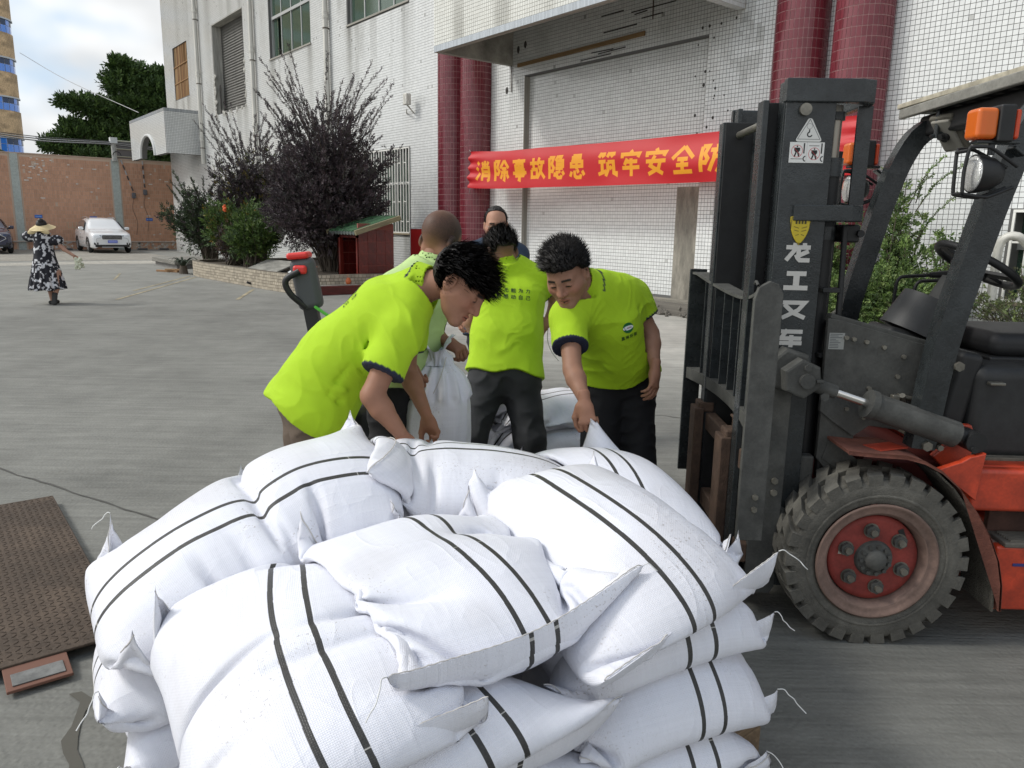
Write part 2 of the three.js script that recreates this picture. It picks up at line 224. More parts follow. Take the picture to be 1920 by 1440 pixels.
// ---------------------------------------------------------------- the long white tiled building
const wallTint = (dirtShadeAt) => (s, t, i, j) => {
  const r = hash3(i, j, 11), d = dirtShadeAt(s, t), k = (0.76 + 0.08 * (r - 0.5)) * (1 - d);
  return [k * (0.985 - 0.01 * d), k * (1.0 - 0.03 * d), k * (0.985 - 0.10 * d)];
};
{
  const b = thing('factory_building', 'long white mosaic tiled factory building with roller shutter and barred windows', 'building');
  const X0 = -43.4, X1 = 2.5, H = 12.6, EX = (r) => r;
  // [x0, x1, y0, y1] of every opening
  const openings = { bamboo: [-41.75, -39.45, 7.46, 9.86], shutter: [-35.72, -31.98, 6.18, 9.86], win1: [-29.23, -25.64, 7.5, 10.6], win2: [-22.9, -19.3, 7.55, 10.6], barred: [-23.04, -19.27, 1.37, 3.76], small: [-41.6, -39.6, 1.1, 3.2], side: [-3.93, -2.4, 0.75, 1.95] };
  const door = [-14.2, -9.1, 0.0, 4.95];
  const holes = [...Object.values(openings), door];
  const sh = extrude([[X0, 0], [X1, 0], [X1, H], [X0, H]], 0.5, 0, Object.values(openings).map(([a, c, d, e]) => [[a, d], [c, d], [c, e], [a, e]]).concat([[[door[0], 0.002], [door[1], 0.002], [door[1], door[3]], [door[0], door[3]]]]));
  sh.translate(0, 0, WZ - 0.5);
  part('wall', sh, grout, b);
  part('gable_wall', box(0.4, H, 14, X0 + 0.2, H / 2, WZ - 7.5), plasterMat, b);
  part('rear_wall', [box(X1 - X0, H, 0.3, (X0 + X1) / 2, H / 2, WZ - 14.6), box(0.3, H, 14, X1 - 0.15, H / 2, WZ - 7.5), box(X1 - X0, 0.3, 14.6, (X0 + X1) / 2, H - 0.15, WZ - 7.3)], plasterMat, b);
  const streaks = (x, y) => {
    let d = 0.05 * fbm(x * 0.8, y * 0.8, 1, 3);
    const top = sstep(5.5, 12.2, y), col = vnoise(x * 3.1, 4.2), col2 = vnoise(x * 1.1, 9.4);
    d += (0.10 + 0.30 * sstep(0.45, 0.9, col) * sstep(0.3, 0.75, col2)) * top * sstep(-13, -20, x);
    d += 0.10 * sstep(-22, -32, x);                                       // greyer towards the far end
    for (const w of [openings.win1, openings.win2, openings.bamboo, openings.barred, openings.shutter]) if (x > w[0] - 0.4 && x < w[1] + 0.3 && y < w[2]) { const e = Math.max(Math.exp(-((x - w[0] - 0.1) ** 2) / 0.06), Math.exp(-((x - w[1] + 0.1) ** 2) / 0.06)), q = sstep(0.5, 0.8, vnoise(x * 4.3, 2.2)); d += (0.28 * e + 0.22 * q) * Math.exp((y - w[2]) / 1.6); }
    d += 0.22 * sstep(0.62, 0.8, fbm(x * 0.9, y * 0.35, 5, 3)) * sstep(3.5, 6.5, y) * sstep(-12, -18, x);
    if (x > -14.8 && x < -8.2) d += 0.20 * sstep(3.6, 5.6, y) + 0.10 * sstep(0.5, 0.75, fbm(x * 1.4, y * 1.4, 8, 4)) * sstep(2.5, 5, y);  // grime below the canopy, with the canopy's shade mixed into the tile tint
    if (x > -9.3 && x < -8.0) d += 0.30 * sstep(0.55, 0.75, fbm(x * 3, y * 3, 12, 3)) * sstep(2.5, 4.8, y);
    d += 0.25 * Math.exp(-y / 0.35) + 0.35 * (hash3(Math.floor(x / 0.07), Math.floor(y / 0.07), 77) > 0.9965 ? 1 : 0);
    return clamp(d, 0, 0.8);
  };
  const inside = (s, t) => { const x = X0 + s, y = t; for (const h of holes) if (x > h[0] - 0.034 && x < h[1] + 0.034 && y > h[2] - 0.034 && y < h[3] + 0.034) return true; return x > -0.5; };
  tiling('wall_tiles', b, tileMat, [X0, 0, WZ], [1, 0, 0], [0, 1, 0], [0, 0, 1], X1 - X0, H, 0.07, 0.07, 0.0075, 0.006, inside, wallTint((s, t) => streaks(X0 + s, t)));
  // the old doorway, filled in and tiled, a hand behind the facade
  part('door_infill', box(door[1] - door[0], door[3], 0.3, (door[0] + door[1]) / 2, door[3] / 2, WZ - 0.3), grout, b);
  const gone = (s, t) => { const x = door[0] + s; return (x > -9.75 && t < 2.45 + 0.3 * (vnoise(t * 3, 1) - 0.5) && x > -9.62 + 0.3 * (vnoise(t * 2.2, 4) - 0.5)) || t < 0.3 + 0.08 * vnoise(x * 3, 0.4); };
  tiling('infill_tiles', b, tileMat, [door[0], 0, WZ - 0.15], [1, 0, 0], [0, 1, 0], [0, 0, 1], door[1] - door[0] + 0.02, door[3] + 0.02, 0.07, 0.07, 0.0075, 0.006, gone, wallTint((s, t) => streaks(door[0] + s, t) * 0.8));
  part('door_jamb', [box(0.02, door[3], 0.15, door[0] - 0.008, door[3] / 2, WZ - 0.073), box(0.02, door[3], 0.15, door[1] + 0.008, door[3] / 2, WZ - 0.073)], plasterMat, b);
  part('plaster_patch', [box(0.62, 2.4, 0.012, -9.42, 1.2, WZ - 0.146), box(5.1, 0.3, 0.02, -11.65, 0.15, WZ - 0.145)], mat(lin(0.42, 0.40, 0.36), 0.95, 0, { map: grimeMap, bumpMap: fineBump, bumpScale: 0.01 }), b);
  const rubble = []; { const r = mulberry(5); for (let i = 0; i < 130; i++) { const q = new THREE.DodecahedronGeometry(0.03 + 0.09 * r() * r(), 0); q.scale(1, 0.6 + 0.3 * r(), 0.8); rubble.push(place(q, -14 + 8.0 * r(), 0.02 + 0.16 * r() * r(), WZ + 0.06 + 0.30 * r() * r(), r() * 3, r() * 3, 0)); } }
  part('rubble_footing', [...rubble, box(9.2, 0.24, 0.12, -10.4, 0.12, WZ + 0.055)], mat(lin(0.27, 0.255, 0.235), 0.95, 0, { map: grimeMap }), b, 'stuff');
  // scars on the wall above the doorway
  const wood = mat(lin(0.33, 0.21, 0.10), 0.9, 0, { map: grimeMap }), dark = mat(lin(0.05, 0.045, 0.04), 0.95);
  part('timber_batten', bar([-14.45, 5.21, WZ + 0.02], [-10.6, 5.24, WZ + 0.02], 0.08, 0.03), wood, b);
  { const r = mulberry(12), sc = []; for (let i = 0; i < 10; i++) { const x = -12.9 + 3.6 * r(), y = 5.0 + 0.85 * r(), L = 0.3 + 0.8 * r(); sc.push(bar([x, y, WZ + 0.006], [x + L, y + 0.03 * (r() - 0.5), WZ + 0.006], 0.022, 0.008)); } for (const [x, y] of [[-14.45, 5.55], [-14.2, 5.62], [-14.85, 4.72]]) sc.push(place(new THREE.DodecahedronGeometry(0.055, 0).scale(0.9, 1.5, 0.3), x, y, WZ + 0.01)); for (let i = 0; i < 24; i++) sc.push(place(new THREE.DodecahedronGeometry(0.012 + 0.016 * r(), 0).scale(1, 1.2, 0.4), -9.0 + 0.9 * (r() - 0.4), 3.1 + 2.1 * r(), WZ + 0.008)); part('wall_scars', sc, dark, b, 'stuff'); }
  part('wall_cable', [rod([-14.72, 6.3, WZ + 0.03], [-14.66, 4.66, WZ + 0.03], 0.012, 6), rod([-10.45, 6.3, WZ + 0.02], [-10.42, 5.45, WZ + 0.02], 0.01, 6)], mat(lin(0.07, 0.045, 0.03), 0.9), b);

  // ---- windows of the upper floor: aluminium frames, green glass, a dim room behind
  const alu = mat(lin(0.42, 0.43, 0.42), 0.5, 0.35), glass = mat(lin(0.30, 0.46, 0.36), 0.06, 0, { transmission: 0.85, thickness: 0, ior: 1.5 }), room = mat(lin(0.16, 0.17, 0.155), 0.9), greenCloth = mat(lin(0.02, 0.16, 0.07), 0.8), greyCloth = mat(lin(0.10, 0.12, 0.08), 0.9);
  const windowAt = ([x0, x1, y0, y1], cols, transom, open, cloths) => {
    const w = new THREE.Group(); w.name = 'window'; b.add(w);
    const z = WZ - 0.13, f = [], W = x1 - x0;
    f.push(box(W, 0.06, 0.08, (x0 + x1) / 2, y0 + 0.03, z), box(W, 0.06, 0.08, (x0 + x1) / 2, y1 - 0.03, z), box(0.06, y1 - y0 - 0.12, 0.08, x0 + 0.03, (y0 + y1) / 2, z), box(0.06, y1 - y0 - 0.12, 0.08, x1 - 0.03, (y0 + y1) / 2, z), box(W - 0.12, 0.10, 0.10, (x0 + x1) / 2, transom, z));
    const pw = (W - 0.12) / cols;
    for (let i = 1; i < cols; i++) f.push(box(0.05, y1 - y0 - 0.12, 0.07, x0 + 0.06 + i * pw, (y0 + y1) / 2, z + 0.004 * (i % 2)));
    part('frame', f, alu, w);
    for (let i = 0; i < cols; i++) for (const [a, c] of [[y0 + 0.06, transom - 0.05], [transom + 0.05, y1 - 0.06]]) { if (open === i && a < transom) { part('pane', box(pw * 0.45, c - a, 0.006, x0 + 0.06 + pw * (i + 0.26), (a + c) / 2, z - 0.03), glass, w); continue; } part('pane', box(pw - 0.05, c - a, 0.006, x0 + 0.06 + pw * (i + 0.5), (a + c) / 2, z + 0.012 * (i % 2)), glass, w); }
    part('sill', box(W + 0.1, 0.05, 0.22, (x0 + x1) / 2, y0 - 0.0, WZ - 0.07), mat(lin(0.5, 0.49, 0.46), 0.8, 0, { map: grimeMap }), w);
    part('room', [box(W + 0.6, 0.05, 1.6, (x0 + x1) / 2, y0 - 0.4, WZ - 1.35), box(W + 0.6, y1 - y0 + 1, 0.05, (x0 + x1) / 2, (y0 + y1) / 2, WZ - 2.1), box(0.05, y1 - y0 + 1, 1.6, x0 - 0.3, (y0 + y1) / 2, WZ - 1.35), box(0.05, y1 - y0 + 1, 1.6, x1 + 0.3, (y0 + y1) / 2, WZ - 1.35), box(W + 0.6, 0.05, 1.6, (x0 + x1) / 2, y1 + 0.4, WZ - 1.35)], room, w);
    cloths.forEach(([a, c, mt], i) => { const q = new THREE.PlaneGeometry(c - a, y1 - y0 - 0.2, 24, 1); const p = q.attributes.position; for (let k = 0; k < p.count; k++) p.setZ(k, 0.03 * Math.sin(p.getX(k) * 26 + i)); q.computeVertexNormals(); part('curtain', place(q, (a + c) / 2, (y0 + y1) / 2, WZ - 0.32), mt, w); });
    return w;
  };
  windowAt(openings.win1, 4, 8.93, 0, [[-28.2, -25.7, greyCloth], [-28.9, -28.5, greyCloth]]);
  windowAt(openings.win2, 4, 8.95, -1, [[-22.8, -22.0, greenCloth], [-21.9, -19.5, greyCloth]]);
  // ---- roller shutter, slat by slat, with a broken white reveal
  { const [x0, x1, y0, y1] = openings.shutter, s = new THREE.Group(); s.name = 'roller_shutter'; b.add(s);
    const sm1 = mat(lin(0.29, 0.29, 0.285), 0.55, 0.3, { map: grimeMap }), n = 34, h = (y1 - y0) / n, g = new THREE.CylinderGeometry(h * 0.56, h * 0.56, x1 - x0, 8, 1, false, 0, Math.PI).rotateZ(Math.PI / 2).rotateX(0).scale(1, 1, 0.5);
    for (let i = 0; i < n; i++) { const q = part('slat', g, sm1, s); q.position.set((x0 + x1) / 2, y0 + h * (i + 0.5), WZ - 0.40); q.rotation.x = 0.02 * (hash3(i, 1, 1) - 0.5); }
    part('backing', box(x1 - x0, y1 - y0, 0.03, (x0 + x1) / 2, (y0 + y1) / 2, WZ - 0.425), sm1, s);
    const white = mat(lin(0.66, 0.66, 0.64), 0.9, 0, { map: grimeMap, bumpMap: fineBump, bumpScale: 0.008 });
    part('reveal', [box(0.035, y1 - y0, 0.39, x0 + 0.012, (y0 + y1) / 2, WZ - 0.19), box(x1 - x0, 0.035, 0.39, (x0 + x1) / 2, y1 - 0.012, WZ - 0.19)], white, s);
    const br = [], r = mulberry(8); for (let i = 0; i < 46; i++) { const t = r(), left = i < 22; const q = new THREE.DodecahedronGeometry(0.05 + 0.07 * r(), 0).scale(1, 1.3, 0.35); br.push(place(q, left ? x0 - 0.08 + 0.22 * r() : (i < 34 ? lerp(x0, x1, t) : x1 + 0.06 * r()), left ? y0 + 1.6 * t : (i < 34 ? y0 - 0.05 + 0.08 * r() : y0 + 1.9 * t), WZ + 0.0, 0, 0, r() * 3)); }
    part('broken_plaster', br, white, s, 'stuff');
    part('gap', box(0.10, 1.2, 0.02, x0 + 0.22, y0 + 0.65, WZ - 0.165), dark, s); }
  // ---- bamboo screen in the far upper window
  { const [x0, x1, y0, y1] = openings.bamboo, s = new THREE.Group(); s.name = 'bamboo_screen'; b.add(s); const r = mulberry(31), mats = [lin(0.30, 0.17, 0.07), lin(0.20, 0.10, 0.045), lin(0.36, 0.23, 0.11)].map((c) => mat(c, 0.8));
    for (let i = 0; i < 30; i++) { const x = x0 + ((i + 0.3 + 0.4 * r()) / 30) * (x1 - x0); part('bamboo_pole', rod([x, y0, WZ - 0.06 + 0.03 * r()], [x + 0.06 * (r() - 0.5), y0 + (y1 - y0) * (r() < 0.2 ? 0.6 : 1), WZ - 0.06], 0.022 + 0.012 * r(), 6), mats[Math.floor(r() * 3)], s); }
    part('crosspiece', [0.3, 0.62].map((t) => rod([x0, y0 + t * (y1 - y0), WZ - 0.02], [x1, y0 + t * (y1 - y0) + 0.05, WZ - 0.02], 0.03, 6)), mats[0], s);
    part('rusty_sheet', box(x1 - x0, 1.0, 0.02, (x0 + x1) / 2, y0 + 0.5, WZ - 0.13), mat(lin(0.20, 0.09, 0.04), 0.9, 0, { map: grimeMap }), s);
    part('dark_room', box(x1 - x0 + 0.4, y1 - y0 + 0.4, 0.05, (x0 + x1) / 2, (y0 + y1) / 2, WZ - 0.7), dark, s); }
  // ---- white burglar bars over the ground floor window
  const barMat = mat(lin(0.82, 0.81, 0.76), 0.5);
  const bars = ([x0, x1, y0, y1], n) => {
    const s = new THREE.Group(); s.name = 'barred_window'; b.add(s); const z = WZ + 0.03, links = [], p = (x1 - x0) / n;
    for (let i = 0; i <= n; i++) part('bar', box(0.03, y1 - y0 - 0.06, 0.03, x0 + i * p, (y0 + y1) / 2, z), barMat, s);
    for (let i = 0; i < n; i++) for (let k = 0; k < 4; k++) if ((i + k) % 2 === 0) links.push(box(p - 0.03, 0.025, 0.025, x0 + (i + 0.5) * p, y1 - 0.42 - k * 0.54 - (i % 2) * 0.02, z - 0.003));
    part('links', links, barMat, s); part('rails', [box(x1 - x0 + 0.03, 0.035, 0.034, (x0 + x1) / 2, y0 + 0.02, z), box(x1 - x0 + 0.03, 0.035, 0.034, (x0 + x1) / 2, y1 - 0.02, z)], barMat, s);
    part('window_sash', [box(x1 - x0, 0.08, 0.06, (x0 + x1) / 2, lerp(y0, y1, 0.60), WZ - 0.25), box(0.09, y1 - y0, 0.06, lerp(x0, x1, 0.68), (y0 + y1) / 2, WZ - 0.256), box(0.07, y1 - y0, 0.06, lerp(x0, x1, 0.34), (y0 + y1) / 2, WZ - 0.256)], alu, s);
    part('pane', box(x1 - x0, y1 - y0, 0.006, (x0 + x1) / 2, (y0 + y1) / 2, WZ - 0.30), glass, s);
    part('dark_room', [box(x1 - x0 + 0.4, y1 - y0 + 0.4, 0.05, (x0 + x1) / 2, (y0 + y1) / 2, WZ - 1.9), box(x1 - x0 + 0.4, 0.05, 1.4, (x0 + x1) / 2, y1 + 0.2, WZ - 1.2), box(0.05, y1 - y0 + 0.4, 1.4, x0 - 0.2, (y0 + y1) / 2, WZ - 1.2), box(0.05, y1 - y0 + 0.4, 1.4, x1 + 0.2, (y0 + y1) / 2, WZ - 1.2), box(x1 - x0, 0.05, 1.4, (x0 + x1) / 2, y0 - 0.2, WZ - 1.2)], mat(lin(0.035, 0.045, 0.04), 0.9), s);
    part('sill', box(x1 - x0 + 0.1, 0.04, 0.12, (x0 + x1) / 2, y0 - 0.02, WZ + 0.0), mat(lin(0.35, 0.29, 0.2), 0.9), s);
  };
  bars(openings.barred, 24); bars(openings.small, 10); bars(openings.side, 8);
  part('wall_coping', box(X1 - X0 + 0.3, 0.25, 0.6, (X0 + X1) / 2, H + 0.12, WZ - 0.2), plasterMat, b);
  part('skirting', box(6.0, 0.10, 0.1, -3.0, 0.05, WZ + 0.05), mat(lin(0.7, 0.7, 0.68), 0.8, 0, { map: grimeMap }), b);
}
// ---- canopy over the old doorway: a tiled box, open below
{
  const c = thing('door_canopy', 'white tiled box canopy jutting over the bricked-up doorway', 'canopy');
  const x0 = -14.78, x1 = -8.38, zf = -9.44, yb = 5.24, H = 1.9, tk = 0.13;
  part('front_panel', box(x1 - x0, H, tk, (x0 + x1) / 2, yb + H / 2, zf - tk / 2), plasterMat, c);
  part('side_panel', box(tk, H, WZ * -1 + zf - tk, x0 + tk / 2, yb + H / 2, (WZ + zf - tk) / 2), plasterMat, c);
  part('side_panel', box(tk, H, WZ * -1 + zf - tk, x1 - tk / 2, yb + H / 2, (WZ + zf - tk) / 2), plasterMat, c);
  part('soffit', box(x1 - x0 - 2 * tk, 0.15, -WZ + zf - tk, (x0 + x1) / 2, yb + H - 0.3, (WZ + zf - tk) / 2), plasterMat, c);
  const dirt = (s, t) => clamp(0.04 + 0.28 * sstep(0.55, 0.85, vnoise(s * 2.1, 3)) * sstep(1.6, 0.2, t) + 0.12 * fbm(s, t, 3, 3), 0, 0.6), warm = (f) => (s, t, i, j) => { const q = wallTint(f)(s, t, i, j); return [q[0], q[1] * 0.985, q[2] * 0.93]; };
  tiling('front_tiles', c, tileMat, [x0, yb + 0.13, zf], [1, 0, 0], [0, 1, 0], [0, 0, 1], x1 - x0, H - 0.13, 0.07, 0.07, 0.0075, 0.006, null, warm(dirt));
  tiling('edge_tiles', c, tileMat, [x0, yb, zf], [1, 0, 0], [0, 1, 0], [0, 0, 1], x1 - x0, 0.131, 0.035, 0.13, 0.005, 0.010, null, (s, t, i) => { const k = 0.50 + 0.12 * (hash3(i, 3, 2) - 0.5); return [k * 0.93, k, k * 1.06]; });
  tiling('side_tiles', c, tileMat, [x1, yb, zf], [0, 0, -1], [0, 1, 0], [1, 0, 0], -WZ + zf, H, 0.07, 0.07, 0.0075, 0.006, null, wallTint(dirt));
  tiling('lip_tiles', c, tileMat, [x1 - tk, yb, zf], [0, 0, -1], [1, 0, 0], [0, -1, 0], -WZ + zf, tk + 0.005, 0.065, 0.065, 0.007, 0.006, null, wallTint(dirt));
}
// ---- arched porch roof at the far end of the building
{
  const c = thing('arched_porch', 'white tiled porch with arched opening at the far building corner', 'porch');
  const x1 = -38.0, zf = -9.92, yb = 4.62, yt = 6.58, x0 = -44.6;
  const arch = new THREE.Path(); const ax = -41.3, ar = 1.28;
  const outline = new THREE.Shape([[x0, yb], [x1, yb], [x1, yt], [x0, yt]].map((p) => new THREE.Vector2(...p)));
  const s2 = new THREE.Shape(); s2.moveTo(x0, yb); s2.lineTo(ax - ar, yb); s2.absellipse(ax, yb, ar, ar * 0.72, Math.PI, 0, true); s2.lineTo(x1, yb); s2.lineTo(x1, yt); s2.lineTo(x0, yt);
  const g = new THREE.ExtrudeGeometry(s2, { depth: 0.25, bevelEnabled: false, curveSegments: 24 }); g.translate(0, 0, zf - 0.25);
  part('arch_wall', g, grout, c);
  part('side_wall', box(0.25, yt - yb, -WZ + zf - 0.25, x1 - 0.125, (yt + yb) / 2, (WZ + zf - 0.25) / 2), grout, c);
  part('roof_slab', box(x1 - x0 - 0.25, 0.2, -WZ + zf - 0.25, (x0 + x1) / 2 - 0.12, yt - 0.35, (WZ + zf - 0.25) / 2), plasterMat, c);
  part('arch_moulding', place(new THREE.TorusGeometry(ar + 0.08, 0.09, 6, 24, Math.PI).scale(1, 0.74, 1), ax, yb, zf + 0.0), mat(lin(0.55, 0.56, 0.55), 0.7), c);
  const inA = (s, t) => Math.hypot(x0 + s - ax, t / 0.74) < ar + 0.12, d = () => 0.12;
  tiling('front_tiles', c, tileMat, [x0, yb, zf], [1, 0, 0], [0, 1, 0], [0, 0, 1], x1 - x0, yt - yb - 0.12, 0.07, 0.07, 0.0075, 0.006, inA, wallTint(d));
  tiling('side_tiles', c, tileMat, [x1, yb, zf], [0, 0, -1], [0, 1, 0], [1, 0, 0], -WZ + zf, yt - yb - 0.12, 0.07, 0.07, 0.009, 0.006, null, wallTint(d));
  const capT = (s, t, i) => { const k = 0.36 + 0.08 * (hash3(i, 5, 2) - 0.5); return [k * 0.95, k, k * 1.03]; };
  tiling('cap_tiles', c, tileMat, [x0, yt - 0.14, zf], [1, 0, 0], [0, 1, 0], [0, 0, 1], x1 - x0, 0.141, 0.07, 0.14, 0.008, 0.012, null, capT);
  tiling('cap_tiles', c, tileMat, [x1, yt - 0.14, zf], [0, 0, -1], [0, 1, 0], [1, 0, 0], -WZ + zf, 0.141, 0.07, 0.14, 0.008, 0.012, null, capT);
}
// ---- four round columns faced with dark red tiles; the 300 nearest tiles of the right pair are parts of their own
{
  const R = 0.4, zc = -11.35, H = 12.6, pw = 0.07, ph = 0.14, n = Math.round((2 * Math.PI * R) / pw), core = mat(lin(0.62, 0.40, 0.38), 0.9);
  const tileG = new THREE.CylinderGeometry(R + 0.006, R + 0.006, ph - 0.009, 2, 1, true, -((pw - 0.0085) / R) / 2, (pw - 0.0085) / R);
  { // close the rim of the curved tile
    const k = [tileG]; for (const s of [-1, 1]) { const a = (s * (pw - 0.0085)) / R / 2; k.push(box(0.007, ph - 0.009, 0.0005, 0, 0, 0).translate(0, 0, 0).applyMatrix4(new THREE.Matrix4().makeRotationY(a).multiply(new THREE.Matrix4().makeTranslation(0, 0, R + 0.003).multiply(new THREE.Matrix4().makeRotationY(Math.PI / 2))))); }
    tileG.userData.full = merge(k);
  }
  const tg = tileG.userData.full, tones = [0, 1, 2, 3, 4].map((i) => mat([lin(0.165, 0.026, 0.038), lin(0.155, 0.024, 0.035), lin(0.175, 0.029, 0.041), lin(0.185, 0.038, 0.05), lin(0.145, 0.022, 0.032)][i], 0.22));
  const make = (x, label, y0, y1) => {
    const t = thing('tiled_column', label, 'column', [x, 0, zc], 0, 'dark red tiled columns on the facade');
    part('shaft', cyl(R, R, H, 40, 0, H / 2, 0), core, t);
    const spots = []; for (let j = 0; j < Math.floor(H / ph); j++) for (let i = 0; i < n; i++) { const a = (i / n) * 2 * Math.PI; if (Math.cos(a) < -0.45) continue; spots.push([a, (j + 0.5) * ph, hash3(i, j, 21), i, j]); }
    const near = y1 ? spots.filter((s) => s[1] > y0 && s[1] < y1 && Math.cos(s[0] - 0.57) > 0.02).slice(0, 300) : [], set = new Set(near);
    for (const s of near) { const m = part('tile', tg, tones[Math.floor(s[2] * 5)], t); m.rotation.y = s[0]; m.position.y = s[1]; }
    const rest = spots.filter((s) => !set.has(s)), im = new THREE.InstancedMesh(tg, redTileMat, rest.length), c = new THREE.Color(), B = new THREE.Matrix4();
    rest.forEach((s, k) => { im.setMatrixAt(k, B.makeRotationY(s[0]).setPosition(0, s[1], 0)); im.setColorAt(k, c.copy(tones[Math.floor(s[2] * 5)].color)); });
    im.name = 'tiles'; im.userData.kind = 'stuff'; t.add(im);
  };
  make(-16.85, 'dark red tiled column beside the barred window, outer one of its pair'); make(-15.85, 'dark red tiled column with the red banner end hanging across it');
  make(-7.2, 'dark red tiled column behind the forklift mast, nearer the doorway', 3.2, 5.3); make(-6.2, 'dark red tiled column behind the forklift headlamp, farther from the doorway', 3.0, 5.1);
}
// ---- drainpipes
{
  const white = mat(lin(0.95, 0.95, 0.92), 0.4, 0, { map: grimeMap });
  const pipe = (x, label, y0) => {
    const t = thing('drainpipe', label, 'drainpipe', [x, 0, WZ + 0.13], 0, 'white drainpipes down the facade');
    part('pipe', cyl(0.082, 0.082, 12.4 - y0, 16, 0, (12.4 + y0) / 2, 0), white, t);
    for (const y of [4.9, 7.7, 10.4]) { part('collar', cyl(0.098, 0.098, 0.22, 16, 0, y + 0.4, 0), white, t); part('bracket', [cyl(0.094, 0.094, 0.04, 16, 0, y, 0), box(0.05, 0.04, 0.12, 0, y, -0.08)], mat(lin(0.12, 0.10, 0.08), 0.7), t); }
  };
  pipe(-37.55, 'white drainpipe between the bamboo window and the roller shutter', 4.2); pipe(-30.75, 'white drainpipe just right of the roller shutter', 0); pipe(-24.2, 'white drainpipe between the two green glass windows', 0);
  const t = thing('wall_sensor', 'small white box on an angled bracket on the tiled wall', 'wall unit', [-19.1, 4.78, WZ]);
  part('housing', rbox(0.2, 0.3, 0.16, 0.03, 0.12, 0.18, 0.25), white, t); part('bracket', [rod([-0.3, -0.12, 0.02], [0.1, -0.08, 0.25], 0.02, 8), rod([0.1, -0.16, 0.02], [0.1, 0.05, 0.25], 0.02, 8)], white, t);
  const p2 = thing('vent_pipe', 'white plastic pipe bent over at its top beside the right window', 'pipe', [-3.95, 0, WZ + 0.35]);
  part('pipe', tube([[0, 0.0, 0.05], [0, 0.7, 0.0], [0, 1.4, 0], [0.06, 1.58, 0], [0.2, 1.6, -0.05], [0.3, 1.45, -0.2]], 0.055, 12, 40), white, p2);
}
// ---- the safety banner
{
  const bx0 = -15.30, bx1 = -5.75, top = (t) => lerp(3.34, 3.26, t), bot = (t) => lerp(2.48, 2.42, t);
  const tex = canvasTex(2048, 192, (c, w, h) => {
    c.fillStyle = '#c4161f'; c.fillRect(0, 0, w, h);
    c.strokeStyle = '#f0a21c'; const text = '消除事故隐患 筑牢安全防线'; let x = 0.030 * w; const cw = 0.0555 * w;
    for (const ch of text) { if (ch !== ' ') { hanzi(c, ch, x, h * 0.22, cw, h * 0.60, 17); x += cw * 1.165; } else x += cw * 0.45; }
  });
  const g = new THREE.PlaneGeometry(1, 1, 220, 18), p = g.attributes.position;
  for (let i = 0; i < p.count; i++) {
    const s = p.getX(i) + 0.5, v = p.getY(i) + 0.5, sag = -0.07 * Math.sin(Math.PI * s) - 0.03 * Math.sin(Math.PI * clamp(s * 4)), x = lerp(bx0, bx1, s), pinch = Math.exp(-s * 34) + Math.exp(-(1 - s) * 34);
    const y = lerp(bot(s), top(s), v) + sag * (0.4 + 0.6 * v) - pinch * 0.03 * (v - 0.5);
    const fold = 0.022 * Math.sin(v * 7 + s * 5 + 2 * vnoise(s * 9, 2)) + 0.03 * (vnoise(s * 16, v * 3, 3) - 0.5) + 0.045 * pinch * Math.sin(v * 24 + 1) + 0.05 * Math.sin(v * 3.1 + 0.4);
    p.setXYZ(i, x, y, WZ + 0.78 - 0.10 * sstep(0, 0.16, s) + fold - 0.05);
  }
  g.computeVertexNormals();
  const b = thing('safety_banner', 'long red cloth banner with yellow characters strung across the doorway', 'banner');
  part('cloth', g, mat(lin(1, 1, 1), 0.55, 0, { map: tex, side: THREE.DoubleSide, transmission: 0.15, thickness: 0 }), b);
  part('tie_rope', [rod([bx0, 3.33, WZ + 0.72], [bx0 - 0.35, 3.4, WZ + 0.5], 0.006, 5), rod([bx0, 2.49, WZ + 0.72], [bx0 - 0.35, 2.4, WZ + 0.5], 0.006, 5)], mat(lin(0.5, 0.5, 0.5), 0.8), b);
}
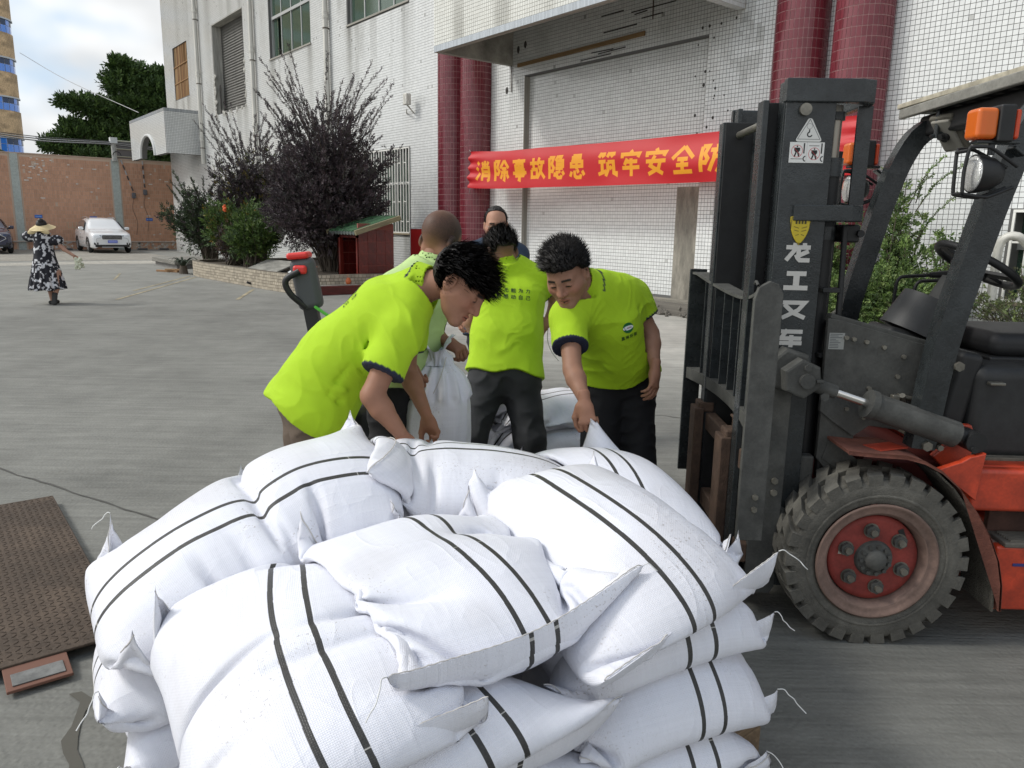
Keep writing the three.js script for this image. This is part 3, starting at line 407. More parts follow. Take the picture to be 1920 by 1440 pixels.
// ---------------------------------------------------------------- far end of the yard: terracotta tiled wall, tower, pole, wires
{
  const X = -46.5, H = 4.76, w = thing('perimeter_wall', 'tall terracotta tiled boundary wall with pale pilasters behind the parked cars', 'wall');
  part('wall', box(0.35, H, 34, X - 0.18, H / 2, 2.0), mat(lin(0.58, 0.44, 0.34), 0.9), w);
  const pil = [[-4.85, 0.34], [-9.45, 0.36], [-0.25, 0.34], [4.35, 0.34], [9, 0.34]];
  const lost = (z, y) => (y < 0.42 && ((z < -10.0 && z > -13 && hash3(Math.floor(z / 0.1), Math.floor(y / 0.1), 4) > 0.55) || (z < -6.3 && z > -7.0 && hash3(Math.floor(z / 0.1), Math.floor(y / 0.1), 9) > 0.66))) || (hash3(Math.floor(z / 0.12), Math.floor(y / 0.06), 17) > (z > -6.6 && z < -5 && y > 3.4 ? 0.965 : 0.9975));
  const t = (s, tt, i, j) => { const r = hash3(i, j, 6) - 0.5, n = fbm(s * 0.6, tt * 0.6, 3, 3) - 0.5, k = 1 + 0.22 * r + 0.35 * n; return [0.56 * k, 0.315 * k, 0.205 * k]; };
  tiling('wall_tiles', w, mat(lin(1, 1, 1), 0.7), [X, 0.02, 4], [0, 0, -1], [0, 1, 0], [1, 0, 0], 17.5, H, 0.10, 0.20, 0.012, 0.01, (s, tt) => { const z = 4 - s; return pil.some((p) => Math.abs(z - p[0]) < p[1] / 2 + 0.05) || lost(z, tt); }, t);
  { const r = mulberry(77), g = []; for (let i = 0; i < 110; i++) { const low = i < 62, z = low ? (r() < 0.7 ? -10.2 - 2 * r() : -6.3 - 0.8 * r()) : (i < 82 ? -5.2 - 1.3 * r() : -5 - 7.2 * r()), y = low ? 0.08 + 0.36 * r() : (i < 82 ? 3.4 + 1.2 * r() : 0.8 + 3.8 * r()); g.push(box(0.008, low ? 0.03 + 0.08 * r() : 0.05, low ? 0.05 + 0.1 * r() : 0.10 + (r() < 0.2 ? 0.1 : 0), X + 0.010, y, z, low ? r() * 0.8 : 0)); } part('bare_mortar', g, mat(lin(0.68, 0.65, 0.60), 0.9), w, 'stuff'); }
  const pt = mat(lin(0.80, 0.90, 0.90), 0.5, 0, { map: grimeMap });
  for (const [z, d] of pil) { const p = part('pilaster', box(0.06, H, d, X + 0.02, H / 2, z), mat(lin(0.38, 0.42, 0.42), 0.9), w); tiling('pilaster_tiles', p, pt, [X + 0.05, 0, z + d / 2], [0, 0, -1], [0, 1, 0], [1, 0, 0], d, H, d / 4, 0.085, 0.008, 0.006, null, (s, tt, i, j) => { const k = 0.9 + 0.2 * (hash3(i, j, 8) - 0.5); return [k, k, k]; }); }
  part('wall_cap', box(0.45, 0.05, 34, X - 0.18, H + 0.025, 2.0), mat(lin(0.48, 0.36, 0.28), 0.9), w);
  part('guard_rail', [rod([X + 0.12, 0.42, -14], [X + 0.12, 0.42, 14], 0.035, 8)], mat(lin(0.46, 0.40, 0.34), 0.8), w);
  part('painted_mark', [box(0.004, 0.30, 0.025, X + 0.0125, 1.29, -6.98), box(0.004, 0.30, 0.025, X + 0.0125, 1.29, -7.17), box(0.004, 0.30, 0.025, X + 0.0125, 1.29, -7.36), box(0.004, 0.025, 0.42, X + 0.0145, 1.14, -7.17)], mat(lin(0.5, 0.44, 0.30), 0.8), w);
  // numbered bay signs
  [[-5.68, 1.69, 'blue parking bay sign on the wall above the walking woman'], [-8.2, 1.67, 'blue parking bay sign on the wall just above the white car'], [-10.97, 1.64, 'blue parking bay sign on the wall beside the dark shrubs']].forEach(([z, y, l], i) => {
    const tex = canvasTex(128, 64, (c, W, Hh) => { c.fillStyle = '#1268c4'; c.fillRect(0, 0, W, Hh); c.fillStyle = '#d8e6f4'; for (let k = 0; k < 6; k++) { const x = 12 + k * 18, q = 18 + 5 * ((k * 3 + i) % 3); c.fillRect(x, 24, 3, q * 0.8); c.fillRect(x + 8, 22, 3, 18); c.fillRect(x, 24 + ((k + i) % 2) * 8, 11, 3); c.fillRect(x, 38, 11, 3); } });
    const s = thing('bay_sign', l, 'sign', [X, y, z], 0, 'blue bay signs along the wall'); part('plate', box(0.012, 0.15, 0.34, 0.02, 0, 0), mat(lin(0.02, 0.14, 0.55), 0.4), s); part('print', place(new THREE.PlaneGeometry(0.33, 0.14), 0.0275, 0, 0, 0, Math.PI / 2), mat(lin(1, 1, 1), 0.4, 0, { map: tex }), s);
  });
  // wheel stops
  [[-5.4], [-6.7], [-10.3], [-11.4]].forEach(([z], i) => { const s = thing('wheel_stop', ['low dark wheel stop at the wall behind the woman', 'low dark wheel stop between the woman and the white car', 'low dark wheel stop just right of the white car', 'low dark wheel stop nearest the shrubs'][i], 'wheel stop', [-45.6, 0, z], 0, 'wheel stops at the foot of the wall'); part('bar', rbox(0.12, 0.10, 0.55, 0.03, 0, 0.05, 0), mat(lin(0.10, 0.10, 0.10), 0.9), s); part('end_cap', [rbox(0.125, 0.102, 0.06, 0.03, 0, 0.05, -0.25), rbox(0.125, 0.102, 0.06, 0.03, 0, 0.05, 0.25)], mat(lin(0.3, 0.3, 0.28), 0.9), s); });
}
{ // utility post standing at the wall top, its wires, and the sheet-metal box beside it
  const X = -46.4, post = thing('utility_post', 'short white post on the boundary wall carrying a bundle of wires', 'post', [X, 0, -9.45]);
  part('shaft', cyl(0.13, 0.13, 1.1, 14, 0, 5.2, 0), mat(lin(0.6, 0.62, 0.62), 0.7, 0, { map: grimeMap }), post); part('cap', box(0.34, 0.30, 0.34, 0, 5.72, 0), mat(lin(0.62, 0.64, 0.64), 0.7), post); part('hook', place(new THREE.TorusGeometry(0.2, 0.02, 6, 18, Math.PI), 0.13, 4.95, -0.1, 0, Math.PI / 2, 0), mat(lin(0.02, 0.02, 0.02), 0.8), post);
  const hut = thing('roof_shed', 'grey sheet metal shed with a pale frame just behind the wall top', 'shed', [-47.6, 0, -10.2]);
  part('sheet', [box(0.06, 1.3, 1.15, 0, 5.1, 0), box(1.2, 0.05, 1.2, -0.5, 5.75, 0)], mat(lin(0.13, 0.13, 0.135), 0.7), hut); part('frame', [rod([0.06, 4.4, -0.6], [0.06, 5.85, -0.6], 0.03, 6), rod([0.06, 5.82, 0.6], [0.06, 5.82, -0.6], 0.03, 6), rod([0.06, 5.4, 0.6], [0.06, 5.4, -0.6], 0.025, 6), rod([0.06, 5.0, 0.6], [0.06, 5.0, -0.6], 0.02, 6)], mat(lin(0.45, 0.47, 0.38), 0.7), hut);
  const wire = mat(lin(0.06, 0.06, 0.06), 0.8), pale = mat(lin(0.42, 0.42, 0.42), 0.7);
  const lines = thing('overhead_wires', 'sagging bundle of black and grey wires running along above the wall', 'wires');
  for (let i = 0; i < 5; i++) part('wire', tube([[-46.2 + 0.05 * i, 5.55 + 0.03 * i, 2.5], [-46.25, 5.62 + 0.04 * i, -2.5], [-46.3, 5.42 + 0.05 * i - 0.03 * (i % 2), -6.0], [-46.35, 5.48 + 0.04 * i, -9.4], [-46.3, 5.25 + 0.05 * i, -12.5]], 0.022, 5, 60), i % 2 ? pale : wire, lines);
  const l2 = thing('service_wire', 'thin single wire slanting from the tower to the porch roof', 'wire'); part('wire', tube([[-79.5, 15.2, -9.6], [-62, 10.9, -9.95], [-45, 7.1, -10.5]], 0.02, 5, 60), pale, l2);
  for (const [z0, z1, y1, lab] of [[-9.75, -10.25, 3.1, 'striped cable conduit slanting down the wall from the white post'], [-10.82, -10.84, 3.3, 'striped cable conduit hanging straight down the wall under the porch']]) { const c = thing('wall_conduit', lab, 'conduit', [-46.42, 0, 0]); for (let i = 0; i < 6; i++) part('length', rod([0, lerp(4.75, y1, i / 6), lerp(z0, z1, i / 6)], [0, lerp(4.75, y1, (i + 0.8) / 6), lerp(z0, z1, (i + 0.8) / 6)], 0.035, 8), i % 2 ? wire : pale, c); part('junction', rbox(0.15, 0.30, 0.2, 0.05, 0.03, y1 - 0.2, z1), mat(lin(0.12, 0.12, 0.13), 0.8), c); part('loose_cable', tube([[0.02, y1 - 0.3, z1], [0.02, y1 - 0.9, z1 + 0.1], [0.02, y1 - 1.6, z1 - 0.08], [0.02, y1 - 2.3, z1]], 0.012, 5, 30), mat(lin(0.12, 0.08, 0.06), 0.8), c); }
}
{ // tan tiled tower with a rounded corner and bands of blue glass
  const t = thing('tan_tower', 'tall tan tiled tower with rounded corner and bands of blue windows', 'tower'), R = 2.0, cx = -82, cz = -7.5, H = 30, wallM = mat(lin(1, 1, 1), 0.8, 0, { map: makeTex(256, 256, (x, y) => { const q = periodic(256, 256, 9), k = 0.9 + 0.2 * (q(x, y, 64, 40, 1) - 0.5) + 0.25 * (q(x, y, 5, 9, 2) - 0.5) - (y % 8 < 1 ? 0.12 : 0) - (x % 12 < 1 ? 0.08 : 0); return [0.86 * k, 0.74 * k, 0.58 * k]; }, true) });
  const glass = mat(lin(0.06, 0.25, 0.80), 0.08, 0.1, { clearcoat: 1 }), dark = mat(lin(0.02, 0.05, 0.12), 0.15), frame = mat(lin(0.55, 0.58, 0.6), 0.5);
  const band = (y0, y1, inset, m, name) => { const s = new THREE.Shape(); s.moveTo(cx + R - inset, 20); s.lineTo(cx + R - inset, cz); s.absarc(cx, cz, R - inset, 0, -Math.PI / 2, true); s.lineTo(-110, cz - R + inset); s.lineTo(-110, 20); const g = new THREE.ExtrudeGeometry(new THREE.Shape(s.getPoints(16).map((p) => new THREE.Vector2(p.x, -p.y))), { depth: y1 - y0, bevelEnabled: false }); g.rotateX(-Math.PI / 2).translate(0, y0, 0); return part(name, boxUV(g, 0.35), m, t); };
  let y = 0; const rows = [[7.1, 8.3], [10.55, 11.65], [13.68, 14.82], [16.85, 17.95], [19.95, 21.05], [23.05, 24.15]];
  for (const [a, b] of rows) { band(y, a, 0, wallM, 'wall'); band(a, b, 0.10, frame, 'window_band'); const wn = new THREE.Group(); wn.name = 'window'; t.add(wn);
    for (let i = 0; i < 6; i++) { const an = 0.05 + i * 0.26, ps = 0.235, seg = new THREE.CylinderGeometry(R - 0.06, R - 0.06, (b - a) * 0.52, 3, 1, true, Math.PI / 2 + an, ps); part('pane', seg.clone().translate(cx, a + (b - a) * 0.28, cz), glass, wn); const s2 = new THREE.CylinderGeometry(R - 0.06, R - 0.06, (b - a) * 0.40, 3, 1, true, Math.PI / 2 + an, ps); part('pane', s2.translate(cx, a + (b - a) * 0.77, cz), i % 3 ? dark : glass, wn); }
    for (let i = 0; i < 8; i++) { part('pane', box(0.05, (b - a) * 0.52, 0.62, cx + R - 0.06, a + (b - a) * 0.28, cz + 0.5 + i * 0.7), glass, wn); part('pane', box(0.05, (b - a) * 0.40, 0.62, cx + R - 0.06, a + (b - a) * 0.77, cz + 0.5 + i * 0.7), dark, wn); }
    part('ledge', (() => { const g = new THREE.CylinderGeometry(R + 0.06, R + 0.06, 0.12, 20, 1, false, Math.PI / 2, Math.PI / 2); return g.translate(cx, b + 0.02, cz); })(), frame, t); y = b; }
  band(y, H, 0, wallM, 'wall');
}

// ---------------------------------------------------------------- parked cars: body lofted along its length
function carBody(sections, nSeg = 40) { // each section: x, half width, sill y, belt y, roof y, half roof width
  const pos = [], idx = [], uv = []; const prof = (s) => { const [x, w, y0, yb, yr, wr] = s, r = []; const half = [[w * 0.86, y0], [w * 0.97, y0 + 0.06], [w, lerp(y0, yb, 0.45)], [w * 0.985, lerp(y0, yb, 0.8)], [w * 0.95, yb], [lerp(w * 0.93, wr, 0.55), lerp(yb, yr, 0.55)], [wr, lerp(yb, yr, 0.88)], [wr * 0.8, yr], [0, yr + 0.015 * (yr > yb + 0.05 ? 1 : 0.6)]]; for (const [z, y] of half) r.push([x, y, z]); for (const [z, y] of half.slice(0, -1).reverse()) r.push([x, y, -z]); return r; };
  const c = sections[0].map((_, k) => new THREE.CatmullRomCurve3(sections.map((s, i) => new V3(i, s[k], 0)), false, 'catmullrom', 0.4)); const M = [];
  for (let i = 0; i <= nSeg; i++) { const t = i / nSeg; M.push(prof(c.map((q) => q.getPoint(t).y))); }
  M.forEach((ring, i) => ring.forEach((p, j) => { pos.push(...p); uv.push(j / ring.length, i / nSeg); if (i < nSeg && j < ring.length - 1) { const a = i * ring.length + j, b = a + ring.length; idx.push(a, a + 1, b, b, a + 1, b + 1); } }));
  for (const e of [0, nSeg]) { const base = e * M[0].length, ci = pos.length / 3; const m = M[e]; pos.push(m[0][0], (m[0][1] + m[8][1]) / 2, 0); uv.push(0, 0); for (let j = 0; j < m.length; j++) { const a = base + j, b = base + ((j + 1) % m.length); e ? idx.push(ci, b, a) : idx.push(ci, a, b); } }
  const g = new THREE.BufferGeometry(); g.setAttribute('position', new THREE.Float32BufferAttribute(pos, 3)); g.setAttribute('uv', new THREE.Float32BufferAttribute(uv, 2)); g.setIndex(idx); g.computeVertexNormals(); return g;
}
function car(name, label, pos, paintColor, plateColor, darkFace) {
  const c = thing(name, label, 'car', pos, 0, 'cars parked against the wall'), body = mat(paintColor, 0.25, 0, { clearcoat: 1, clearcoatRoughness: 0.05 }), glass = mat(lin(0.05, 0.065, 0.075), 0.05, 0, { clearcoat: 1 }), black = mat(lin(0.015, 0.015, 0.016), 0.5), silver = mat(lin(0.5, 0.5, 0.5), 0.3, 0.6), lampM = mat(lin(0.25, 0.27, 0.29), 0.1, 0.3, { clearcoat: 1 });
  // x forward; nose at x = 0
  part('body', carBody([[-0.02, 0.70, 0.32, 0.70, 0.74, 0.5], [-0.12, 0.84, 0.24, 0.86, 0.90, 0.60], [-0.5, 0.92, 0.22, 0.96, 1.01, 0.72], [-1.15, 0.93, 0.22, 1.03, 1.10, 0.76], [-1.45, 0.93, 0.22, 1.05, 1.22, 0.72], [-2.0, 0.93, 0.22, 1.06, 1.58, 0.64], [-2.5, 0.93, 0.22, 1.07, 1.67, 0.62], [-3.4, 0.93, 0.22, 1.08, 1.66, 0.61], [-4.1, 0.92, 0.24, 1.09, 1.56, 0.58], [-4.45, 0.88, 0.28, 1.08, 1.2, 0.6], [-4.55, 0.8, 0.32, 0.95, 1.0, 0.6]], 70), body, c);
  const wind = new THREE.Shape([[-0.63, 0], [0.63, 0], [0.55, 0.60], [-0.55, 0.60]].map((p) => new THREE.Vector2(...p))); const wg = new THREE.ExtrudeGeometry(wind, { depth: 0.02, bevelEnabled: false }).rotateX(-0.96).rotateY(Math.PI / 2).translate(-1.42, 1.155, 0); part('windscreen', wg, glass, c);
  for (const s of [1, -1]) {
    const sg = new THREE.Shape([[-1.72, 1.10], [-3.9, 1.13], [-3.75, 1.42], [-3.2, 1.53], [-2.5, 1.55], [-2.1, 1.46]].map((p) => new THREE.Vector2(...p))), gg = new THREE.ExtrudeGeometry(sg, { depth: 0.015, bevelEnabled: false }), p = gg.attributes.position; for (let i = 0; i < p.count; i++) { const y = p.getY(i), k = clamp((y - 1.09) / 0.5); p.setZ(i, s * (lerp(0.905, 0.675, k) + p.getZ(i) + 0.015)); } gg.computeVertexNormals(); part('side_window', gg, mat(lin(0.05, 0.065, 0.075), 0.05, 0, { clearcoat: 1, side: THREE.DoubleSide }), c);
    part('window_post', box(0.06, 0.42, 0.03, -2.82, 1.33, s * 0.80, -s * 0.42), black, c);
    const m = new THREE.Group(); m.name = 'door_mirror'; c.add(m); part('mirror_shell', rbox(0.12, 0.15, 0.22, 0.05, -1.72, 1.16, s * 1.03), body, m); part('mirror_arm', box(0.05, 0.05, 0.12, -1.74, 1.10, s * 0.92), black, m);
    for (const [x, n] of [[-0.88, 'front'], [-3.62, 'rear']]) { const w = new THREE.Group(); w.name = 'wheel'; c.add(w); w.position.set(x, 0.34, s * 0.83); part('tyre', place(new THREE.TorusGeometry(0.245, 0.10, 12, 32), 0, 0, 0).scale(1, 1, 1.1), mat(lin(0.02, 0.02, 0.02), 0.9), w); part('rim', [place(new THREE.CylinderGeometry(0.21, 0.21, 0.06, 24), 0, 0, s * 0.06, Math.PI / 2), ...Array.from({ length: 5 }, (_, i) => box(0.05, 0.38, 0.03, 0, 0, s * 0.10, 0, 0, (i / 5) * Math.PI))], silver, w); const arch = part('wheel_arch', place(new THREE.RingGeometry(0.30, 0.42, 24, 1, 0, Math.PI), x, 0.36, s * 0.937, 0, s < 0 ? Math.PI : 0), black, c); }
    part('headlamp', rbox(0.10, 0.13, 0.40, 0.03, -0.14, 0.79, s * 0.63, 0, -s * 0.28, s * 0.0), lampM, c); part('fog_lamp', rbox(0.06, 0.13, 0.20, 0.03, -0.06, 0.46, s * 0.70, 0, -s * 0.3), black, c);
    part('roof_rail', tube([[-2.1, 1.62, s * 0.6], [-2.6, 1.70, s * 0.6], [-3.6, 1.69, s * 0.59], [-4.0, 1.62, s * 0.57]], 0.018, 6, 20), silver, c);
    part('door_line', box(1.0, 0.015, 0.01, -2.4, 0.72, s * 0.932), black, c); part('door_handle', rbox(0.2, 0.03, 0.03, 0.01, -2.6, 0.92, s * 0.925), body, c);
  }
  const gr = new THREE.Group(); gr.name = 'grille'; c.add(gr); part('surround', rbox(0.06, 0.20, 0.86, 0.03, -0.03, 0.76, 0), black, gr); for (let i = 0; i < 16; i++) part('grille_bar', box(0.02, 0.15, 0.012, 0.005, 0.76, -0.38 + i * 0.0507), silver, gr);
  if (darkFace) for (const s of [1, -1]) part('chrome_trim', tube([[0.02, 0.86, s * 0.35], [0.0, 0.70, s * 0.62], [-0.02, 0.56, s * 0.42], [0.01, 0.46, s * 0.2]], 0.018, 6, 20), silver, c);
  part('lower_bumper', rbox(0.14, 0.13, 1.5, 0.04, -0.08, 0.36, 0), black, c); part('skid_plate', rbox(0.10, 0.05, 0.95, 0.02, -0.03, 0.29, 0), silver, c);
  const tex = canvasTex(160, 48, (x, w, h) => { x.fillStyle = '#1c3fb4'; x.fillRect(0, 0, w, h); x.strokeStyle = '#cfd8ff'; x.lineWidth = 2; x.strokeRect(3, 3, w - 6, h - 6); x.lineWidth = 4; for (let i = 0; i < 7; i++) { const q = 14 + i * 20; x.strokeRect(q, 14, 10, 20); } });
  part('number_plate', box(0.012, 0.13, 0.42, 0.045, 0.56, 0), mat(lin(0.02, 0.05, 0.40), 0.4), c); part('plate_print', place(new THREE.PlaneGeometry(0.41, 0.12), 0.0525, 0.56, 0, 0, Math.PI / 2), mat(lin(1, 1, 1), 0.4, 0, { map: tex }), c);
  return c;
}
car('parked_car', 'white crossover car facing out with blue number plate against the wall', [-41.1, 0, -7.98], lin(0.80, 0.81, 0.82));
car('parked_car', 'dark blue car with bright headlamp trim cut off by the picture edge', [-41.0, 0, -3.05], lin(0.012, 0.014, 0.05), 0, true);
// ---------------------------------------------------------------- vegetation
function leafGeo(kind) { // a sprig of folded leaves about 1 unit long
  const pos = [], leaf = (len, wid, m) => { const v = [[0, 0, 0], [len * 0.45, wid, wid * 0.35], [len, 0, -wid * 0.3], [len * 0.45, -wid, wid * 0.35]].map((p) => new V3(...p).applyMatrix4(m)); for (const [a, b, c] of [[0, 2, 1], [0, 3, 2]]) pos.push(...v[a].toArray(), ...v[b].toArray(), ...v[c].toArray()); };
  const r = mulberry(kind * 91 + 3), n = [5, 7, 6][kind] ?? 5;
  for (let i = 0; i < n; i++) { const along = (i / n) * 0.7, m = new THREE.Matrix4().makeRotationFromEuler(new THREE.Euler((r() - 0.5) * 1.4, (r() - 0.5) * 0.9, (i % 2 ? 1 : -1) * (0.5 + 0.5 * r()) * (i === n - 1 ? 0.1 : 1))).setPosition(along, (r() - 0.5) * 0.05, (r() - 0.5) * 0.1); leaf(0.42 + 0.2 * r(), [0.13, 0.11, 0.16][kind] ?? 0.13, m); }
  const g = new THREE.BufferGeometry(); g.setAttribute('position', new THREE.Float32BufferAttribute(pos, 3)); g.computeVertexNormals(); return g;
}
const SPRIG = [0, 1, 2].map(leafGeo), leafMat = mat(lin(1, 1, 1), 0.6, 0, { side: THREE.DoubleSide }), leafMatThin = mat(lin(1, 1, 1), 0.65, 0, { side: THREE.DoubleSide, transmission: 0.3, thickness: 0 });
function sprigs(name, parent, geo, mt, list) { // list of [x,y,z, dir, size, colour]
  const m = new THREE.InstancedMesh(geo, mt, list.length), B = new THREE.Matrix4(), c = new THREE.Color(), up = new V3(), x = new V3(), z = new V3();
  list.forEach(([p, d, s, col, roll], k) => { x.copy(d).normalize(); up.set(Math.sin(roll), 1, Math.cos(roll)).addScaledVector(x, -up.dot(x)).normalize(); z.crossVectors(x, up).normalize(); up.crossVectors(z, x); B.makeBasis(x.clone().multiplyScalar(s), z.clone().multiplyScalar(s), up.clone().multiplyScalar(s)).setPosition(p); m.setMatrixAt(k, B); m.setColorAt(k, c.setRGB(...col)); });
  m.name = name; m.userData.kind = 'stuff'; m.castShadow = m.receiveShadow = true; parent.add(m); return m;
}
function tones(list, r, jitter = 0.25) { return () => { const c = list[Math.floor(r() * list.length)], k = 1 + jitter * (r() - 0.5) * 2; return c.map((v) => v * k); }; }
function blobSprigs(r, blobs, size, tone, upBias = 0.4) { const L = []; for (const [cx, cy, cz, rx, ry, rz, n] of blobs) for (let i = 0; i < n; i++) { const d = new V3(r() * 2 - 1, r() * 2 - 1, r() * 2 - 1); if (d.lengthSq() < 0.01) continue; d.normalize(); const q = Math.pow(r(), 0.45) * (0.82 + 0.36 * vnoise(d.x * 2.7 + cx, d.y * 2.7 + cy, d.z * 2.7)), p = new V3(cx + d.x * rx * q, cy + d.y * ry * q, cz + d.z * rz * q); const o = d.clone().addScaledVector(new V3(r() - 0.5, r() - 0.5 + upBias, r() - 0.5), 1.3); L.push([p, o, size * (0.7 + 0.6 * r()), tone(), r() * 6.28]); } return L; }
const bark = mat(lin(0.11, 0.09, 0.07), 0.95, 0, { bumpMap: fineBump, bumpScale: 0.01 });
function branch(pts, r0, r1, n = 6) { const c = new THREE.CatmullRomCurve3(pts.map(v3)), N = pts.length * 4, g = new THREE.TubeGeometry(c, N, 1, n), p = g.attributes.position, q = new V3(), f = c; for (let i = 0; i <= N; i++) { const o = c.getPointAt(i / N), rr = lerp(r0, r1, i / N); for (let j = 0; j <= n; j++) { const k = i * (n + 1) + j; q.fromBufferAttribute(p, k).sub(o).multiplyScalar(rr).add(o); p.setXYZ(k, q.x, q.y, q.z); } } return g; }
// ---- the big fig behind the wall: layered clumps
{
  const t = thing('fig_tree', 'broad dark green tree with layered branches rising behind the boundary wall', 'tree', [-62, 0, -14]), r = mulberry(404);
  part('trunk', [branch([[0, 0, 0], [0.2, 3, 0.2], [0, 5.5, 0.3], [0.2, 8.5, -0.5]], 0.55, 0.2, 10), branch([[0, 4.2, 0.2], [0.5, 6, 2.0], [0.6, 7.6, 3.8]], 0.25, 0.08), branch([[0, 5.0, 0], [-0.5, 7.5, -1.6], [0, 9.5, -2.4]], 0.25, 0.08), branch([[0, 4.6, 0.2], [0.6, 5.6, 2.4], [0.4, 6.2, 4.6]], 0.2, 0.06)], bark, t);
  const blobs = []; const add = (y, z, rz, ry, n, x = 0) => blobs.push([x, y, z, rz * 0.9, ry, rz, n]);
  // clumps follow the real outline: z is towards the left of the picture
  add(12.3, 0.5, 0.75, 0.35, 260); add(11.9, 0.0, 1.1, 0.5, 420); add(11.6, -1.4, 0.9, 0.5, 320); add(11.9, -2.3, 0.7, 0.5, 300); add(10.9, 0.4, 1.5, 0.7, 700); add(10.7, -1.8, 1.8, 0.8, 800); add(9.6, -0.4, 1.9, 0.8, 900);
  add(9.3, 2.6, 1.5, 0.55, 620); add(9.35, 4.0, 0.6, 0.3, 200); add(8.9, 1.4, 1.5, 0.6, 650); add(9.5, -2.4, 2.2, 0.9, 900); add(8.4, -0.6, 1.9, 0.6, 700); add(7.6, 2.4, 1.1, 0.55, 420); add(7.75, 3.9, 0.7, 0.4, 240); add(7.2, 3.6, 1.2, 0.5, 460); add(6.5, 4.9, 0.9, 0.5, 360); add(6.3, 3.7, 1.2, 0.6, 520);
  add(7.6, 0.8, 1.7, 0.7, 700); add(6.9, 1.2, 1.7, 0.8, 720); add(7.4, -1.6, 2.0, 0.9, 800); add(5.6, 2.6, 1.6, 0.7, 620, 0.6); add(5.4, 0.4, 1.8, 0.7, 700, 0.9); add(5.9, -1.8, 1.8, 1, 700); add(4.9, 4.2, 1.2, 0.5, 380); add(7, -4, 2.4, 2.2, 900); add(10, -4.4, 2, 1.6, 800);
  sprigs('crown', t, SPRIG[0], leafMat, blobSprigs(r, blobs, 0.50, tones([[0.055, 0.105, 0.022], [0.040, 0.082, 0.020], [0.075, 0.135, 0.028], [0.048, 0.09, 0.026]], r), 0.5));
  const p = thing('palm', 'tip of a feathery palm showing above the wall at the picture edge', 'palm', [-52, 0, -4.0]); part('trunk', branch([[0, 0, 0], [0, 3, 0.05], [0, 4.9, 0.2]], 0.13, 0.09, 8), bark, p);
  for (let i = 0; i < 12; i++) { const a = (i / 12) * 6.28 + 0.3, fr = [], tip = [Math.cos(a) * 1.1, 5.0 - 0.1 + 0.35 * ((i * 7) % 3 - 0.6), Math.sin(a) * 1.1 + 0.2], mid = [Math.cos(a) * 0.55, 5.35, Math.sin(a) * 0.55 + 0.2]; fr.push(branch([[0, 4.9, 0.2], mid, tip], 0.015, 0.005, 4)); const c = new THREE.CatmullRomCurve3([v3([0, 4.9, 0.2]), v3(mid), v3(tip)]); for (let k = 2; k < 22; k++) { const o = c.getPointAt(k / 22); for (const s of [-1, 1]) fr.push(bar(o, o.clone().add(new V3(-Math.sin(a) * s * 0.3 + Math.cos(a) * 0.15, -0.12, Math.cos(a) * s * 0.3 + Math.sin(a) * 0.15)), 0.035, 0.004)); } part('frond', fr, mat(lin(0.05, 0.07, 0.02), 0.7, 0, { side: THREE.DoubleSide }), p); }
}
